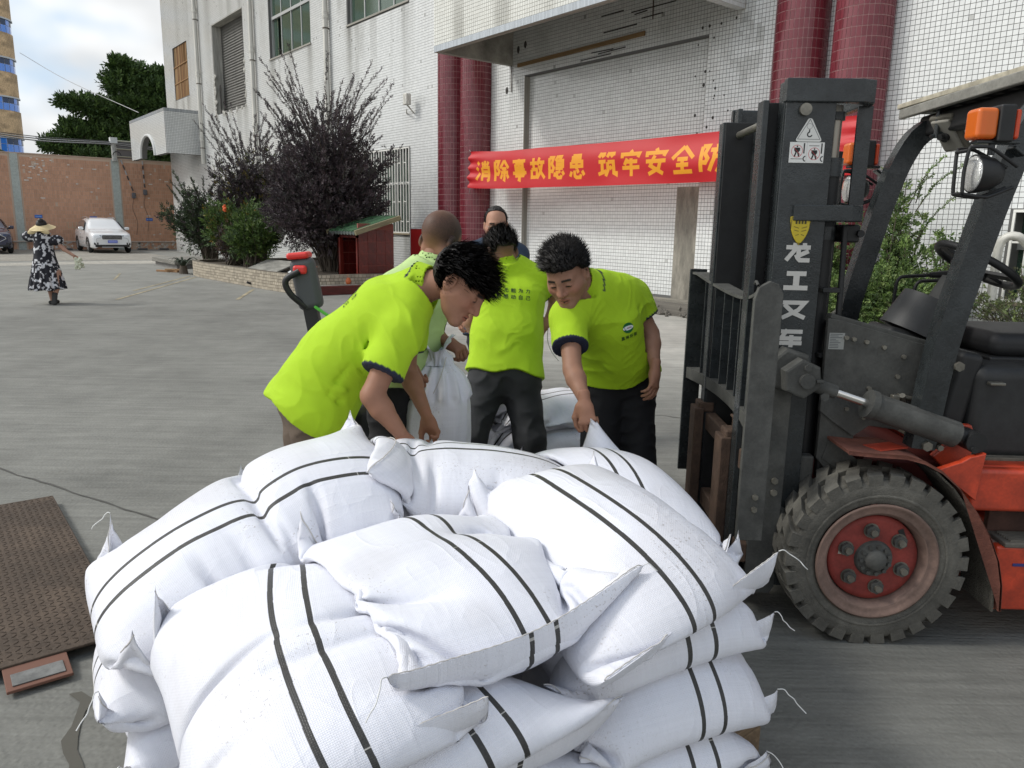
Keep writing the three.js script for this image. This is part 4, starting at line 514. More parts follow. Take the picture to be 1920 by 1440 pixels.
// ---- planter in front of the building
{
  const pl = thing('planter', 'low curved planter edged with small tan stone tiles below the shrubs', 'planter');
  const edge = [[-25.2, -11.3], [-25.0, -8.2], [-24.5, -7.0], [-23.3, -6.72], [-21.5, -6.75], [-19.5, -6.80], [-17.9, -6.86], [-16.9, -7.05], [-16.5, -7.45], [-16.6, -11.3]], H = 0.44;
  const c = new THREE.CatmullRomCurve3(edge.map(([x, z]) => new V3(x, 0, z)), false, 'centripetal'), N = 140, pos = [], idx = []; const core = mat(lin(0.24, 0.21, 0.17), 0.95, 0, { map: grimeMap });
  for (let i = 0; i <= N; i++) { const p = c.getPointAt(i / N), t = c.getTangentAt(i / N), n = new V3(t.z, 0, -t.x); for (const [o, y] of [[0, 0], [0, H], [0.18, H], [0.18, 0.1]]) pos.push(p.x + n.x * o, y, p.z + n.z * o); if (i < N) for (let k = 0; k < 3; k++) { const a = i * 4 + k; idx.push(a, a + 1, a + 4, a + 1, a + 5, a + 4); } }
  const g = new THREE.BufferGeometry(); g.setAttribute('position', new THREE.Float32BufferAttribute(pos, 3)); g.setIndex(idx); g.computeVertexNormals(); part('kerb', toCreasedNormals(boxUV(g), 0.6), core.clone(), pl).material.side = THREE.DoubleSide;
  const L = c.getLength(), r = mulberry(61), tiles = []; const tw = 0.10, th = 0.068; for (let i = 0; i < Math.floor(L / tw); i++) for (let j = 0; j < 6; j++) tiles.push([(i + 0.5 + (j % 2 ? 0.25 : 0)) * tw / L, (j + 0.5) * (H / 6), i, j]);
  const im = new THREE.InstancedMesh(new THREE.BoxGeometry(tw - 0.012, H / 6 - 0.011, 0.012), mat(lin(1, 1, 1), 0.75), tiles.length), B = new THREE.Matrix4(), cc = new THREE.Color(); tiles.forEach(([s, y, i, j], k) => { const q = Math.min(s, 1), p = c.getPointAt(q), t = c.getTangentAt(q), n = new V3(-t.z, 0, t.x); B.makeBasis(t, new V3(0, 1, 0), new V3().crossVectors(t, new V3(0, 1, 0))).setPosition(p.x + n.x * 0.003, y, p.z + n.z * 0.003); im.setMatrixAt(k, B); const v = 0.8 + 0.5 * hash3(i, j, 3); im.setColorAt(k, cc.setRGB(0.36 * v, 0.315 * v, 0.245 * v)); });
  im.name = 'stone_tiles'; im.userData.kind = 'stuff'; pl.add(im);
  const soil = new THREE.Shape(c.getPoints(40).map((p) => new THREE.Vector2(p.x, -p.z))); part('soil', new THREE.ShapeGeometry(soil).rotateX(-Math.PI / 2).translate(0, H - 0.08, 0), mat(lin(0.06, 0.045, 0.03), 1), pl);
  part('drain_spout', rod([-19.2, 0.12, -6.7], [-19.2, 0.08, -6.82], 0.03, 8), mat(lin(0.02, 0.02, 0.02), 0.8), pl);
  const step = thing('porch_step', 'grey concrete doorstep slab at the far end of the planter', 'step', [-28.9, 0, -8.1]); part('slab', rbox(3.0, 0.16, 1.9, 0.02, 0, 0.22, 0), mat(lin(0.34, 0.33, 0.31), 0.9, 0, { map: grimeMap }), step); part('riser', box(2.8, 0.14, 1.7, 0, 0.07, 0), mat(lin(0.2, 0.19, 0.18), 0.9), step);
  const pk = thing('timber_offcut', 'short brown timber plank lying in front of the porch step', 'plank', [-25.9, 0, -6.55], 0.5); part('plank', rbox(0.9, 0.06, 0.12, 0.01, 0, 0.03, 0), mat(lin(0.28, 0.16, 0.08), 0.9), pk); part('second_plank', rbox(0.6, 0.05, 0.1, 0.01, 0.3, 0.085, 0.02, 0, 0.3), mat(lin(0.33, 0.2, 0.1), 0.9), pk);
  const slab = thing('loose_panel', 'pale loose panel leaning in the planter behind the shrubs', 'panel', [-19.8, 0.36, -7.6]); part('panel', rbox(1.7, 0.04, 0.7, 0.01, 0, 0.12, 0, 0.35, 0.1), mat(lin(0.42, 0.42, 0.40), 0.8, 0, { map: grimeMap }), slab);
  const bd = thing('printed_board', 'small white printed board propped on the planter end beside the shrine', 'board', [-17.1, 0.44, -7.25], 0.1); part('board', rbox(0.7, 0.02, 0.36, 0.005, 0, 0.10, 0, 0.5), mat(lin(0.6, 0.62, 0.62), 0.6), bd); part('orange_edge', rbox(0.14, 0.024, 0.36, 0.005, 0.38, 0.10, 0, 0.5), mat(lin(0.6, 0.15, 0.05), 0.6), bd); part('print_line', [0, 1, 2].map((i) => box(0.5, 0.004, 0.02, -0.05, 0.13 - i * 0.03, -0.04 + i * 0.06, 0.5)), mat(lin(0.1, 0.2, 0.4), 0.6), bd);
}
// ---- shrubs
function shrub(name, label, cat, pos, seed, o, group) {
  const t = thing(name, label, cat, pos, 0, group), r = mulberry(seed), st = [], L = [], tone = tones(o.tones, r, 0.3), dry = o.accent ? tones(o.accent, r, 0.2) : null;
  for (let i = 0; i < o.stems; i++) { const a = r() * 6.28, q = Math.sqrt(r()), tip = new V3(Math.cos(a) * q * o.rx, o.h * (o.lo + (1 - o.lo) * r() * (1 - 0.45 * q)), Math.sin(a) * q * o.rz), b = [Math.cos(a) * 0.25 * r(), 0, Math.sin(a) * 0.25 * r()], m = [tip.x * 0.35 + 0.2 * (r() - 0.5), tip.y * 0.55, tip.z * 0.35 + 0.2 * (r() - 0.5)];
    st.push(branch([b, m, tip.toArray()], o.stemR ?? 0.022, 0.005, 5)); const c = new THREE.CatmullRomCurve3([v3(b), v3(m), tip]); const n = o.leaves; for (let k = 0; k < n; k++) { const u = lerp(o.from ?? 0.35, 1, Math.pow(r(), 0.7)), p = c.getPointAt(u), d = c.getTangentAt(u), w = new V3(r() - 0.5, r() - 0.35, r() - 0.5).multiplyScalar(2.2), sp = o.spread * (1 - 0.5 * u); p.addScaledVector(w, sp * r()); L.push([p, d.addScaledVector(w, 0.9), o.size * (0.7 + 0.6 * r()), dry && r() < o.accentShare ? dry() : tone(), r() * 6.28]); } }
  for (let i = 0; i < (o.twigs ?? 0); i++) { const a = r() * 6.28, q = 0.2 + 0.8 * r(), b = new V3(Math.cos(a) * q * o.rx * 0.55, o.h * (0.5 + 0.3 * r()), Math.sin(a) * q * o.rz * 0.55), lean = new V3(Math.cos(a) * (0.25 + 0.7 * r()), 1.0, Math.sin(a) * (0.25 + 0.7 * r())).normalize(), len = o.h * (0.16 + 0.26 * r()), e = b.clone().addScaledVector(lean, len), m = b.clone().lerp(e, 0.5).add(new V3(0.05 * (r() - 0.5), 0.08, 0.05)); st.push(branch([b.toArray(), m.toArray(), e.toArray()], 0.008, 0.003, 4)); const c = new THREE.CatmullRomCurve3([b, m, e]); for (let k = 0; k < 30; k++) { const p = c.getPointAt(0.15 + 0.85 * (k / 29)), d = c.getTangentAt(k / 30); L.push([p, d.addScaledVector(new V3(r() - 0.5, r() - 0.3, r() - 0.5), 1.6), o.size * (0.45 + 0.4 * r()), tone(), r() * 6.28]); } }
  if (o.blobs) L.push(...blobSprigs(r, o.blobs, o.size, tone, 0.3));
  part('stems', st, bark, t, 'stuff'); sprigs('foliage', t, SPRIG[o.sprig ?? 0], o.thin ? leafMatThin : leafMat, L); return t;
}
const PURPLE = [[0.050, 0.036, 0.042], [0.064, 0.045, 0.052], [0.040, 0.030, 0.034], [0.085, 0.060, 0.066], [0.055, 0.052, 0.045]], GREEN = [[0.055, 0.105, 0.02], [0.08, 0.145, 0.025], [0.045, 0.08, 0.025], [0.11, 0.17, 0.03]], DARKG = [[0.035, 0.06, 0.022], [0.05, 0.085, 0.028], [0.03, 0.045, 0.022]];
shrub('purple_shrub', 'tall purple-brown leaved shrub with wispy upright twigs beside the shrine', 'shrub', [-19.0, 0.36, -8.9], 11, { h: 4.7, rx: 1.75, rz: 1.75, stems: 170, leaves: 95, lo: 0.28, from: 0.3, spread: 0.34, size: 0.13, tones: PURPLE, twigs: 85, blobs: [[0.3, 1.5, 0.3, 1.5, 1.1, 1.5, 2600], [0, 2.4, 0, 1.2, 0.8, 1.2, 1500]] });
shrub('purple_shrub', 'dark purple shrub standing under the porch behind the green bushes', 'shrub', [-25.0, 0.36, -9.2], 12, { h: 4.3, rx: 1.5, rz: 1.5, stems: 110, leaves: 80, lo: 0.3, from: 0.3, spread: 0.32, size: 0.14, tones: PURPLE, twigs: 40, accent: [[0.16, 0.12, 0.02], [0.09, 0.11, 0.02]], accentShare: 0.12, blobs: [[0, 1.8, 0, 1.3, 1.1, 1.3, 1200]] });
shrub('green_bush', 'mid green bush with yellowing leaves at the front of the planter', 'bush', [-23.4, 0.36, -8.1], 13, { h: 2.3, rx: 1.3, rz: 1.2, stems: 70, leaves: 70, lo: 0.35, spread: 0.3, size: 0.13, tones: GREEN, accent: [[0.28, 0.17, 0.02], [0.20, 0.19, 0.03]], accentShare: 0.10, blobs: [[0, 0.9, 0, 1.2, 0.7, 1.1, 900]] });
shrub('green_bush', 'bright green low bush with one orange flower in front of the purple shrub', 'bush', [-21.3, 0.36, -7.6], 14, { h: 1.75, rx: 1.0, rz: 0.7, stems: 55, leaves: 70, lo: 0.4, spread: 0.26, size: 0.12, tones: GREEN, blobs: [[0, 0.7, 0, 0.9, 0.6, 0.6, 700]] });
shrub('green_bush', 'dark leafy bush reaching out over the porch step at the far left', 'bush', [-26.3, 0.25, -8.0], 15, { h: 2.7, rx: 1.4, rz: 1.5, stems: 60, leaves: 60, lo: 0.35, spread: 0.32, size: 0.14, tones: [...DARKG, ...DARKG, PURPLE[1]], twigs: 16, blobs: [[0, 1.0, 0, 1.1, 0.8, 1.1, 700]] });
shrub('brown_bush', 'small brown leaved bush low at the planter edge between the green ones', 'bush', [-22.6, 0.36, -7.5], 16, { h: 1.3, rx: 0.7, rz: 0.5, stems: 30, leaves: 50, lo: 0.4, spread: 0.2, size: 0.10, tones: [[0.09, 0.05, 0.03], [0.06, 0.05, 0.03], PURPLE[0]], blobs: [[0, 0.5, 0, 0.6, 0.4, 0.4, 300]] });
single('orange_flower', [0, 1, 2, 3, 4].map((i) => place(new THREE.SphereGeometry(0.06, 8, 6).scale(1, 0.4, 0.7), -21.2 + 0.05 * Math.cos(i * 1.257), 1.95 + 0.05 * Math.sin(i * 1.257), -6.9, 0, 0, i * 1.257)), mat(lin(0.7, 0.12, 0.03), 0.6), 'single orange-red flower on the bright green bush', 'flower');
{ const t = thing('strap_leaf_plant', 'dark strap-leaved plant arching at the planter end', 'plant', [-24.9, 0, -6.75]), r = mulberry(19); for (let i = 0; i < 22; i++) { const a = r() * 6.28, l = 0.5 + 0.4 * r(), pos = [], idx = []; for (let k = 0; k <= 8; k++) { const u = k / 8, q = u * l * 0.75, y = 0.15 + 0.75 * l * (u * 1.7 - u * u * 1.3), w = 0.03 * Math.sin(Math.PI * (0.15 + 0.85 * u)) + 0.003; for (const s of [-1, 1]) pos.push(Math.cos(a) * q - Math.sin(a) * w * s, y, Math.sin(a) * q + Math.cos(a) * w * s); if (k < 8) idx.push(2 * k, 2 * k + 1, 2 * k + 2, 2 * k + 1, 2 * k + 3, 2 * k + 2); } const g = new THREE.BufferGeometry(); g.setAttribute('position', new THREE.Float32BufferAttribute(pos, 3)); g.setIndex(idx); g.computeVertexNormals(); part('leaf', g, mat(lin(0.022, 0.035, 0.018), 0.5, 0, { side: THREE.DoubleSide }), t); } part('crown_base', cyl(0.1, 0.14, 0.25, 10, 0, 0.125, 0), bark, t); }
// ---- bed at the right, behind the forklift
{
  const LIGHT = [[0.13, 0.21, 0.05], [0.10, 0.17, 0.04], [0.17, 0.26, 0.06], [0.075, 0.13, 0.035], [0.20, 0.27, 0.08]];
  const kerb = thing('planting_bed', 'narrow planting bed with white kerb along the wall behind the forklift', 'planting bed'); part('kerb', rbox(5.2, 0.24, 0.14, 0.02, -3.0, 0.12, -10.05), mat(lin(0.66, 0.66, 0.62), 0.8, 0, { map: grimeMap }), kerb); part('soil', box(5.2, 0.14, 1.3, -3.0, 0.07, -10.78), mat(lin(0.13, 0.10, 0.07), 1), kerb);
  shrub('slender_shrub', 'tall slender light green shrub growing against the white wall', 'shrub', [-5.02, 0.14, -10.75], 21, { h: 2.35, rx: 0.32, rz: 0.26, stems: 15, leaves: 62, lo: 0.5, from: 0.3, spread: 0.16, size: 0.085, tones: LIGHT, sprig: 2, thin: true, stemR: 0.012, twigs: 6 });
  shrub('slender_shrub', 'second slender shoot of light leaves left of the tall one', 'shrub', [-5.5, 0.14, -10.9], 22, { h: 1.95, rx: 0.3, rz: 0.2, stems: 10, leaves: 50, lo: 0.5, from: 0.3, spread: 0.15, size: 0.085, tones: LIGHT, sprig: 2, thin: true, stemR: 0.01, twigs: 4 });
  shrub('low_hedge', 'low bushy green hedge seen through the forklift cab', 'hedge', [-4.95, 0.14, -10.55], 23, { h: 1.15, rx: 0.95, rz: 0.45, stems: 70, leaves: 55, lo: 0.45, spread: 0.16, size: 0.085, tones: LIGHT, sprig: 2, thin: true, blobs: [[0, 0.55, 0, 0.95, 0.45, 0.42, 2200], [-0.6, 0.5, 0.1, 0.5, 0.4, 0.3, 800]] });
  shrub('bushy_plant', 'leafy green bush between the red column and the cab pillar', 'bush', [-6.15, 0.14, -10.7], 24, { h: 1.75, rx: 0.45, rz: 0.3, stems: 26, leaves: 55, lo: 0.4, spread: 0.17, size: 0.085, tones: LIGHT, sprig: 2, thin: true, blobs: [[0, 0.8, 0, 0.4, 0.6, 0.3, 500]] });
  shrub('slender_shrub', 'leaning shoot of pale leaves behind the steering wheel', 'shrub', [-4.35, 0.14, -10.7], 25, { h: 1.75, rx: 0.5, rz: 0.2, stems: 9, leaves: 40, lo: 0.6, from: 0.35, spread: 0.13, size: 0.08, tones: LIGHT, sprig: 2, thin: true, stemR: 0.01 });
  shrub('thorny_shrub', 'open twiggy shrub with sparse small leaves by the white pipe', 'shrub', [-3.35, 0.14, -10.6], 26, { h: 1.35, rx: 0.75, rz: 0.4, stems: 34, leaves: 26, lo: 0.3, from: 0.2, spread: 0.2, size: 0.06, tones: [[0.10, 0.13, 0.05], [0.13, 0.17, 0.05], [0.08, 0.08, 0.04]], sprig: 2, stemR: 0.008 });
  shrub('ground_cover', 'low fresh green weeds at the bed edge beside the seat', 'weeds', [-3.6, 0.14, -10.25], 27, { h: 0.42, rx: 0.7, rz: 0.2, stems: 30, leaves: 22, lo: 0.4, from: 0.2, spread: 0.09, size: 0.07, tones: [[0.14, 0.27, 0.04], [0.10, 0.2, 0.035]], sprig: 2, thin: true, stemR: 0.005 });
}
// ---- the little red tiled shrine
{
  const s = thing('earth_god_shrine', 'small red tiled shrine with green glazed roof against the building', 'shrine', [-17.2, 0, -8.5]);
  const redT = [lin(0.20, 0.022, 0.018), lin(0.17, 0.018, 0.016), lin(0.23, 0.028, 0.022)].map((c) => mat(c, 0.25, 0, { map: grimeMap })), gr = mat(lin(0.26, 0.09, 0.07), 0.9), black = mat(lin(0.012, 0.008, 0.008), 0.9), D = 0.95, W = 1.12, H = 1.36;
  part('side_wall', box(0.05, H + 0.22, D, W / 2 - 0.03, (H + 0.2) / 2 + 0.05, -D / 2), gr, s); part('side_wall', box(0.05, H, D, -W / 2 + 0.03, H / 2 + 0.05, -D / 2), gr, s); part('back_wall', box(W - 0.1, H + 0.2, 0.05, 0, H / 2 + 0.1, -D + 0.03), gr, s); part('front_post', [box(0.13, H, 0.09, -W / 2 + 0.065, H / 2, -0.045), box(0.13, H, 0.09, W / 2 - 0.065, H / 2, -0.045)], redT[2], s); part('lintel', box(W, 0.10, 0.09, 0, H - 0.03, -0.045), redT[1], s);
  const r = mulberry(3); for (let j = 0; j < 5; j++) for (let i = 0; i < 4; i++) part('tile', box(0.012, 0.27, 0.225, W / 2 + 0.0, 0.20 + j * 0.283, -0.12 - i * 0.237), redT[Math.floor(r() * 3)], s);
  for (let j = 0; j < 5; j++) for (let i = 0; i < 4; i++) part('tile', box(0.26, 0.27, 0.012, -0.39 + i * 0.265, 0.2 + j * 0.28, -D + 0.06), redT[Math.floor(r() * 3)], s);
  for (let j = 0; j < 5; j++) for (let i = 0; i < 3; i++) part('tile', box(0.012, 0.27, 0.225, -W / 2 + 0.062, 0.20 + j * 0.283, -0.15 - i * 0.237), redT[Math.floor(r() * 3)], s);
  part('niche_floor', box(W - 0.1, 0.30, D, 0, 0.15, -D / 2), redT[0], s); part('altar_shelf', box(W - 0.14, 0.06, 0.35, 0, 0.5, -D + 0.24), redT[1], s);
  const roof = new THREE.Group(); roof.name = 'roof'; s.add(roof); const green = [lin(0.045, 0.13, 0.055), lin(0.035, 0.10, 0.045), lin(0.06, 0.16, 0.07)].map((c) => mat(c, 0.2, 0, { clearcoat: 0.6 })), sl = 0.30, y0 = 1.40, z0 = 0.14, len = 1.18;
  const on = (u) => [y0 + Math.sin(sl) * u, z0 - Math.cos(sl) * u];
  part('roof_deck', place(new THREE.BoxGeometry(W + 0.34, 0.05, len), 0, ...on(len / 2)).rotateX(0), mat(lin(0.2, 0.17, 0.13), 0.9), roof).geometry = (() => { const g = new THREE.BoxGeometry(W + 0.34, 0.05, len); g.rotateX(sl); const [y, z] = on(len / 2); return g.translate(0, y - 0.02, z); })();
  for (let i = 0; i < 9; i++) for (let j = 0; j < 6; j++) { const x = -(W + 0.28) / 2 + 0.07 + i * 0.158, [y, z] = on((j + 0.5) * (len / 6)); const g = new THREE.CylinderGeometry(0.052, 0.06, len / 6 + 0.03, 10, 1, false, -Math.PI / 2, Math.PI).rotateX(-Math.PI / 2).rotateX(sl + 0.05); part('roof_tile', g.translate(x, y + 0.02, z), green[(i * 5 + j * 3) % 3], roof); }
  for (let i = 0; i < 9; i++) { const x = -(W + 0.28) / 2 + 0.07 + i * 0.158; part('eave_disc', cyl(0.055, 0.055, 0.02, 14, x, y0 + 0.0, z0 + 0.01, Math.PI / 2), mat(lin(0.10, 0.12, 0.11), 0.4), roof); if (i < 8) part('drip_tile', place(new THREE.CircleGeometry(0.065, 12, Math.PI, Math.PI), x + 0.079, y0 + 0.03, z0 + 0.012), mat(lin(0.08, 0.10, 0.09), 0.4, 0, { side: THREE.DoubleSide }), roof); }
  part('barge_board', [1, -1].map((k) => { const g = new THREE.BoxGeometry(0.07, 0.11, len + 0.08); g.rotateX(sl); const [y, z] = on(len / 2); return g.translate(k * (W / 2 + 0.2), y + 0.01, z); }), mat(lin(0.42, 0.38, 0.24), 0.85, 0, { map: grimeMap }), roof);
  const pl = new THREE.Group(); pl.name = 'plinth'; s.add(pl); part('plinth_block', rbox(1.5, 0.2, 1.2, 0.01, 0.22, 0.10, 0.75), mat(lin(0.16, 0.022, 0.02), 0.35, 0, { map: grimeMap }), pl); part('plinth_top', rbox(1.4, 0.02, 1.1, 0.005, 0.22, 0.21, 0.75), mat(lin(0.5, 0.48, 0.45), 0.7, 0, { map: grimeMap }), pl);
  const off = thing('incense_set', 'small orange offerings and red cups standing in front of the shrine', 'offerings', [-16.9, 0.22, -8.2]); const oc = mat(lin(0.6, 0.15, 0.05), 0.5); [[0, 0], [0.2, 0.1], [-0.25, 0.12], [0.32, -0.05]].forEach(([x, z], i) => part('cup', cyl(0.055, 0.04, 0.12 + 0.05 * (i % 2), 10, x, 0.06, z), i % 2 ? mat(lin(0.5, 0.03, 0.02), 0.4) : oc, off)); part('jar', new THREE.LatheGeometry([[0, 0], [0.07, 0], [0.09, 0.08], [0.05, 0.16], [0.05, 0.22]].map((p) => new THREE.Vector2(...p)), 14).translate(0.45, 0, 0.1), oc, off); part('red_tray', rbox(0.5, 0.03, 0.25, 0.01, 0.05, 0.015, 0.3), mat(lin(0.6, 0.04, 0.02), 0.4), off);
  const sg = thing('red_notice', 'red notice board edge leaning on the wall behind the short-haired man', 'notice', [-17.85, 0, -10.9], 0.3); part('board', box(0.55, 0.75, 0.03, 0, 1.13, 0), mat(lin(0.5, 0.02, 0.02), 0.5), sg); part('trim', [box(0.02, 0.78, 0.04, -0.28, 1.13, 0), box(0.58, 0.02, 0.04, 0, 1.515, 0)], mat(lin(0.7, 0.7, 0.68), 0.5), sg); part('leg', [rod([-0.25, 0, 0], [-0.25, 0.76, 0], 0.015, 6), rod([0.25, 0, 0], [0.25, 0.76, 0], 0.015, 6)], mat(lin(0.4, 0.4, 0.4), 0.5), sg);
}
// ---------------------------------------------------------------- the forklift (x forward, y up, z away from the camera; origin on the ground under the near front wheel's outer face)
{
  const fk = thing('forklift', 'dark grey and orange-red forklift with dusty solid tyres standing beside the sacks', 'forklift', [-1.27, 0, -2.84], (-130 * Math.PI) / 180);
  const dustRough = grimeRough;
  const grey = mat(lin(0.042, 0.050, 0.056), 0.5, 0.0, { map: grimeMap, roughnessMap: dustRough, bumpMap: fineBump, bumpScale: 0.0012 });
  const dusty = mat(lin(0.105, 0.108, 0.105), 0.75, 0, { map: grimeMap, bumpMap: fineBump, bumpScale: 0.0015 });
  const black = mat(lin(0.018, 0.019, 0.021), 0.55, 0, { map: grimeMap }), steel = mat(lin(0.34, 0.33, 0.30), 0.45, 0.7, { map: grimeMap }), chrome = mat(lin(0.75, 0.74, 0.72), 0.18, 1);
  const red = mat(lin(0.74, 0.075, 0.025), 0.42, 0, { map: grimeMap, clearcoat: 0.3, clearcoatRoughness: 0.4 }), rust = mat(lin(0.155, 0.098, 0.072), 0.8, 0.1, { map: grimeMap, bumpMap: fineBump, bumpScale: 0.003 });
  const cream = mat(lin(0.62, 0.58, 0.48), 0.8, 0, { map: grimeMap }), orange = mat(lin(0.80, 0.17, 0.02), 0.25, 0, { transmission: 0.25, thickness: 0 }), rubber = mat(lin(0.17, 0.165, 0.15), 0.9, 0, { map: grimeMap, bumpMap: fineBump, bumpScale: 0.004 });
  const P = (name, g, m, parent = fk) => part(name, boxUV(Array.isArray(g) ? merge(g) : g, 2.2), m, parent);
  const bolt = (x, y, z, r = 0.012, d = [0, 0, -1], h = 0.012) => { const g = cyl(r, r, h, 6, 0, 0, 0); return g.applyMatrix4(new THREE.Matrix4().makeRotationFromQuaternion(new THREE.Quaternion().setFromUnitVectors(new V3(0, 1, 0), v3(d))).setPosition(x + d[0] * h / 2, y + d[1] * h / 2, z + d[2] * h / 2)); };
  const VC = 0.585, mir = (z) => 2 * VC - z;

  // ---- mast: two outer channels, two inner channels
  for (const s of [0, 1]) {
    const Z = (z) => (s ? mir(z) : z), k = s ? -1 : 1;
    const m = new THREE.Group(); m.name = 'mast_channel'; fk.add(m);
    P('web', rbox(0.185, 2.0, 0.022, 0.004, 0.352, 1.15, Z(0.2)), grey, m);
    P('flange', [rbox(0.022, 2.0, 0.07, 0.004, 0.434, 1.15, Z(0.246)), rbox(0.022, 2.0, 0.07, 0.004, 0.27, 1.15, Z(0.246))], grey, m);
    const inner = new THREE.Group(); inner.name = 'inner_mast_channel'; fk.add(inner);
    P('web', rbox(0.15, 1.93, 0.02, 0.004, 0.43, 1.12, Z(0.305)), black, inner);
    P('flange', [rbox(0.024, 1.93, 0.075, 0.004, 0.503, 1.12, Z(0.275)), rbox(0.02, 1.93, 0.05, 0.004, 0.366, 1.12, Z(0.33))], grey, inner);
    const lower = extrude([[0.335, 0.16], [0.352, 0.13], [0.44, 0.13], [0.458, 0.16], [0.458, 0.90], [0.50, 0.98], [0.50, 1.0], [0.335, 1.0]], 0.018, 0.003); lower.translate(0, 0, Z(0.168) - 0.009);
    P('carriage_side_plate', lower, dusty);
    P('bolt', [[0.372, 0.62], [0.372, 0.57], [0.37, 0.205]].map(([x, y]) => bolt(x, y, Z(0.168) - k * 0.012, 0.014, [0, 0, -k])), steel);
    const cylg = new THREE.Group(); cylg.name = 'lift_cylinder'; fk.add(cylg);
    P('barrel', cyl(0.036, 0.036, 1.45, 20, 0.212, 1.12, Z(0.315)), black, cylg); P('collar', [cyl(0.043, 0.043, 0.07, 20, 0.212, 1.85, Z(0.315)), cyl(0.034, 0.034, 0.03, 20, 0.212, 2.04, Z(0.315)), cyl(0.04, 0.04, 0.05, 20, 0.212, 1.60, Z(0.315))], grey, cylg);
    P('piston_rod', cyl(0.024, 0.024, 0.22, 20, 0.212, 1.97, Z(0.315)), mat(lin(0.3, 0.28, 0.24), 0.35, 0.8), cylg);
    P('chain', Array.from({ length: 26 }, (_, i) => box(0.012, 0.028, 0.03, 0.172, 1.0 + i * 0.036, Z(0.345), 0, 0, i % 2 ? 0.1 : -0.1)), black, cylg);
    P('mast_foot', [rbox(0.20, 0.30, 0.05, 0.01, 0.30, 0.56, Z(0.235)), rbox(0.16, 0.05, 0.14, 0.01, 0.20, 0.55, Z(0.31))], dusty);
  }
  // tie plates round the back of the mast
  const tie = (y, h, x0, xb) => { const pts = [[x0, 0.176], [xb + 0.07, 0.17], [xb + 0.02, 0.195], [xb, 0.26], [xb, mir(0.26)], [xb + 0.02, mir(0.195)], [xb + 0.07, mir(0.17)], [x0, mir(0.176)]]; const w = 0.035, inn = pts.map(([x, z], i) => [x + (i > 0 && i < 7 ? w : 0), z + (i < 4 ? 1 : -1) * (i === 3 || i === 4 ? 0 : w) * 1]); const g = extrude([...pts, ...inn.reverse()].map(([x, z]) => [x, -z]), h, 0.004); return g.rotateX(-Math.PI / 2).translate(0, y, 0); };
  P('top_tie_plate', tie(2.075, 0.075, 0.45, 0.10), grey); P('middle_tie_plate', tie(1.648, 0.052, 0.385, 0.10), grey);
  P('tie_post', [bar([0.115, 1.70, 0.285], [0.115, 2.075, 0.285], 0.055, 0.012, [1, 0, 0]), bar([0.115, 1.70, mir(0.285)], [0.115, 2.075, mir(0.285)], 0.055, 0.012, [1, 0, 0])], grey);
  P('hose_reel_block', [rbox(0.07, 0.07, 0.10, 0.01, 0.12, 1.60, 0.33), rod([0.09, 1.6, 0.26], [0.09, 1.6, 0.4], 0.014, 10)], black);
  P('hose', [tube([[0.155, 1.62, 0.26], [0.15, 1.3, 0.25], [0.155, 1.0, 0.25], [0.16, 0.72, 0.28]], 0.012, 8), tube([[0.165, 1.85, 0.36], [0.16, 1.5, 0.36], [0.16, 0.9, 0.36]], 0.009, 8)], black);
  P('hose_clamp', [rbox(0.07, 0.02, 0.05, 0.004, 0.18, 1.12, 0.262), rbox(0.07, 0.02, 0.05, 0.004, 0.19, 1.38, 0.262)], black);
  P('pivot_pin', cyl(0.022, 0.022, 0.03, 20, 0.375, 2.045, 0.188, Math.PI / 2), steel);
  P('cross_shaft', rod([0.44, 2.03, 0.3], [0.44, 2.03, mir(0.3)], 0.016, 10), steel);

  // ---- carriage, fork shanks, forks
  P('carriage_bar', rbox(0.05, 0.085, 0.84, 0.008, 0.475, 0.685, VC), rust); P('carriage_bar', rbox(0.05, 0.085, 0.84, 0.008, 0.475, 0.30, VC), rust);
  for (const z of [0.37, 0.90]) {
    const f = new THREE.Group(); f.name = 'fork'; fk.add(f);
    P('shank', [rbox(0.045, 0.66, 0.115, 0.006, 0.535, 0.42, z), rbox(0.075, 0.05, 0.10, 0.01, 0.50, 0.755, z), rbox(0.03, 0.09, 0.09, 0.006, 0.462, 0.75, z)], rust, f);
    const bl = extrude([[0.56, 0.06], [1.55, 0.085], [1.55, 0.095], [0.56, 0.105]], 0.115, 0.004); P('blade', bl.translate(0, 0, z - 0.057), rust, f);
    P('lock_pin', [cyl(0.012, 0.012, 0.06, 8, 0.49, 0.80, z), rbox(0.03, 0.012, 0.05, 0.004, 0.49, 0.83, z)], rust, f);
  }
  // ---- load backrest: curved top and bottom rails, eight flat bars
  const U = (v) => { const t = (v - 0.56) / 0.56; return 0.494 + (t < 0 ? 0.054 : 0.062) * t * t; }, YT = (v) => { const t = (v - 0.50) / 0.58; return 1.335 + 0.055 * Math.min(1, t * t) * (t < 0 ? 1.5 : 1.1); };
  const rail = (yf, w, h, z0, z1) => { const pos = [], idx = [], N = 40; for (let i = 0; i <= N; i++) { const z = lerp(z0, z1, i / N), u = U(z), y = yf(z); for (const [du, dy] of [[0, 0], [0, h], [w, h], [w, 0]]) pos.push(u - w + du, y + dy - h, z); if (i < N) for (let k = 0; k < 4; k++) { const a = i * 4 + k, b = i * 4 + ((k + 1) % 4); idx.push(a, a + 4, b, b, a + 4, b + 4); } } idx.push(0, 1, 2, 0, 2, 3, N * 4, N * 4 + 2, N * 4 + 1, N * 4, N * 4 + 3, N * 4 + 2); const g = new THREE.BufferGeometry(); g.setAttribute('position', new THREE.Float32BufferAttribute(pos, 3)); g.setIndex(idx); return toCreasedNormals(g, 0.6); };
  const br = new THREE.Group(); br.name = 'load_backrest'; fk.add(br);
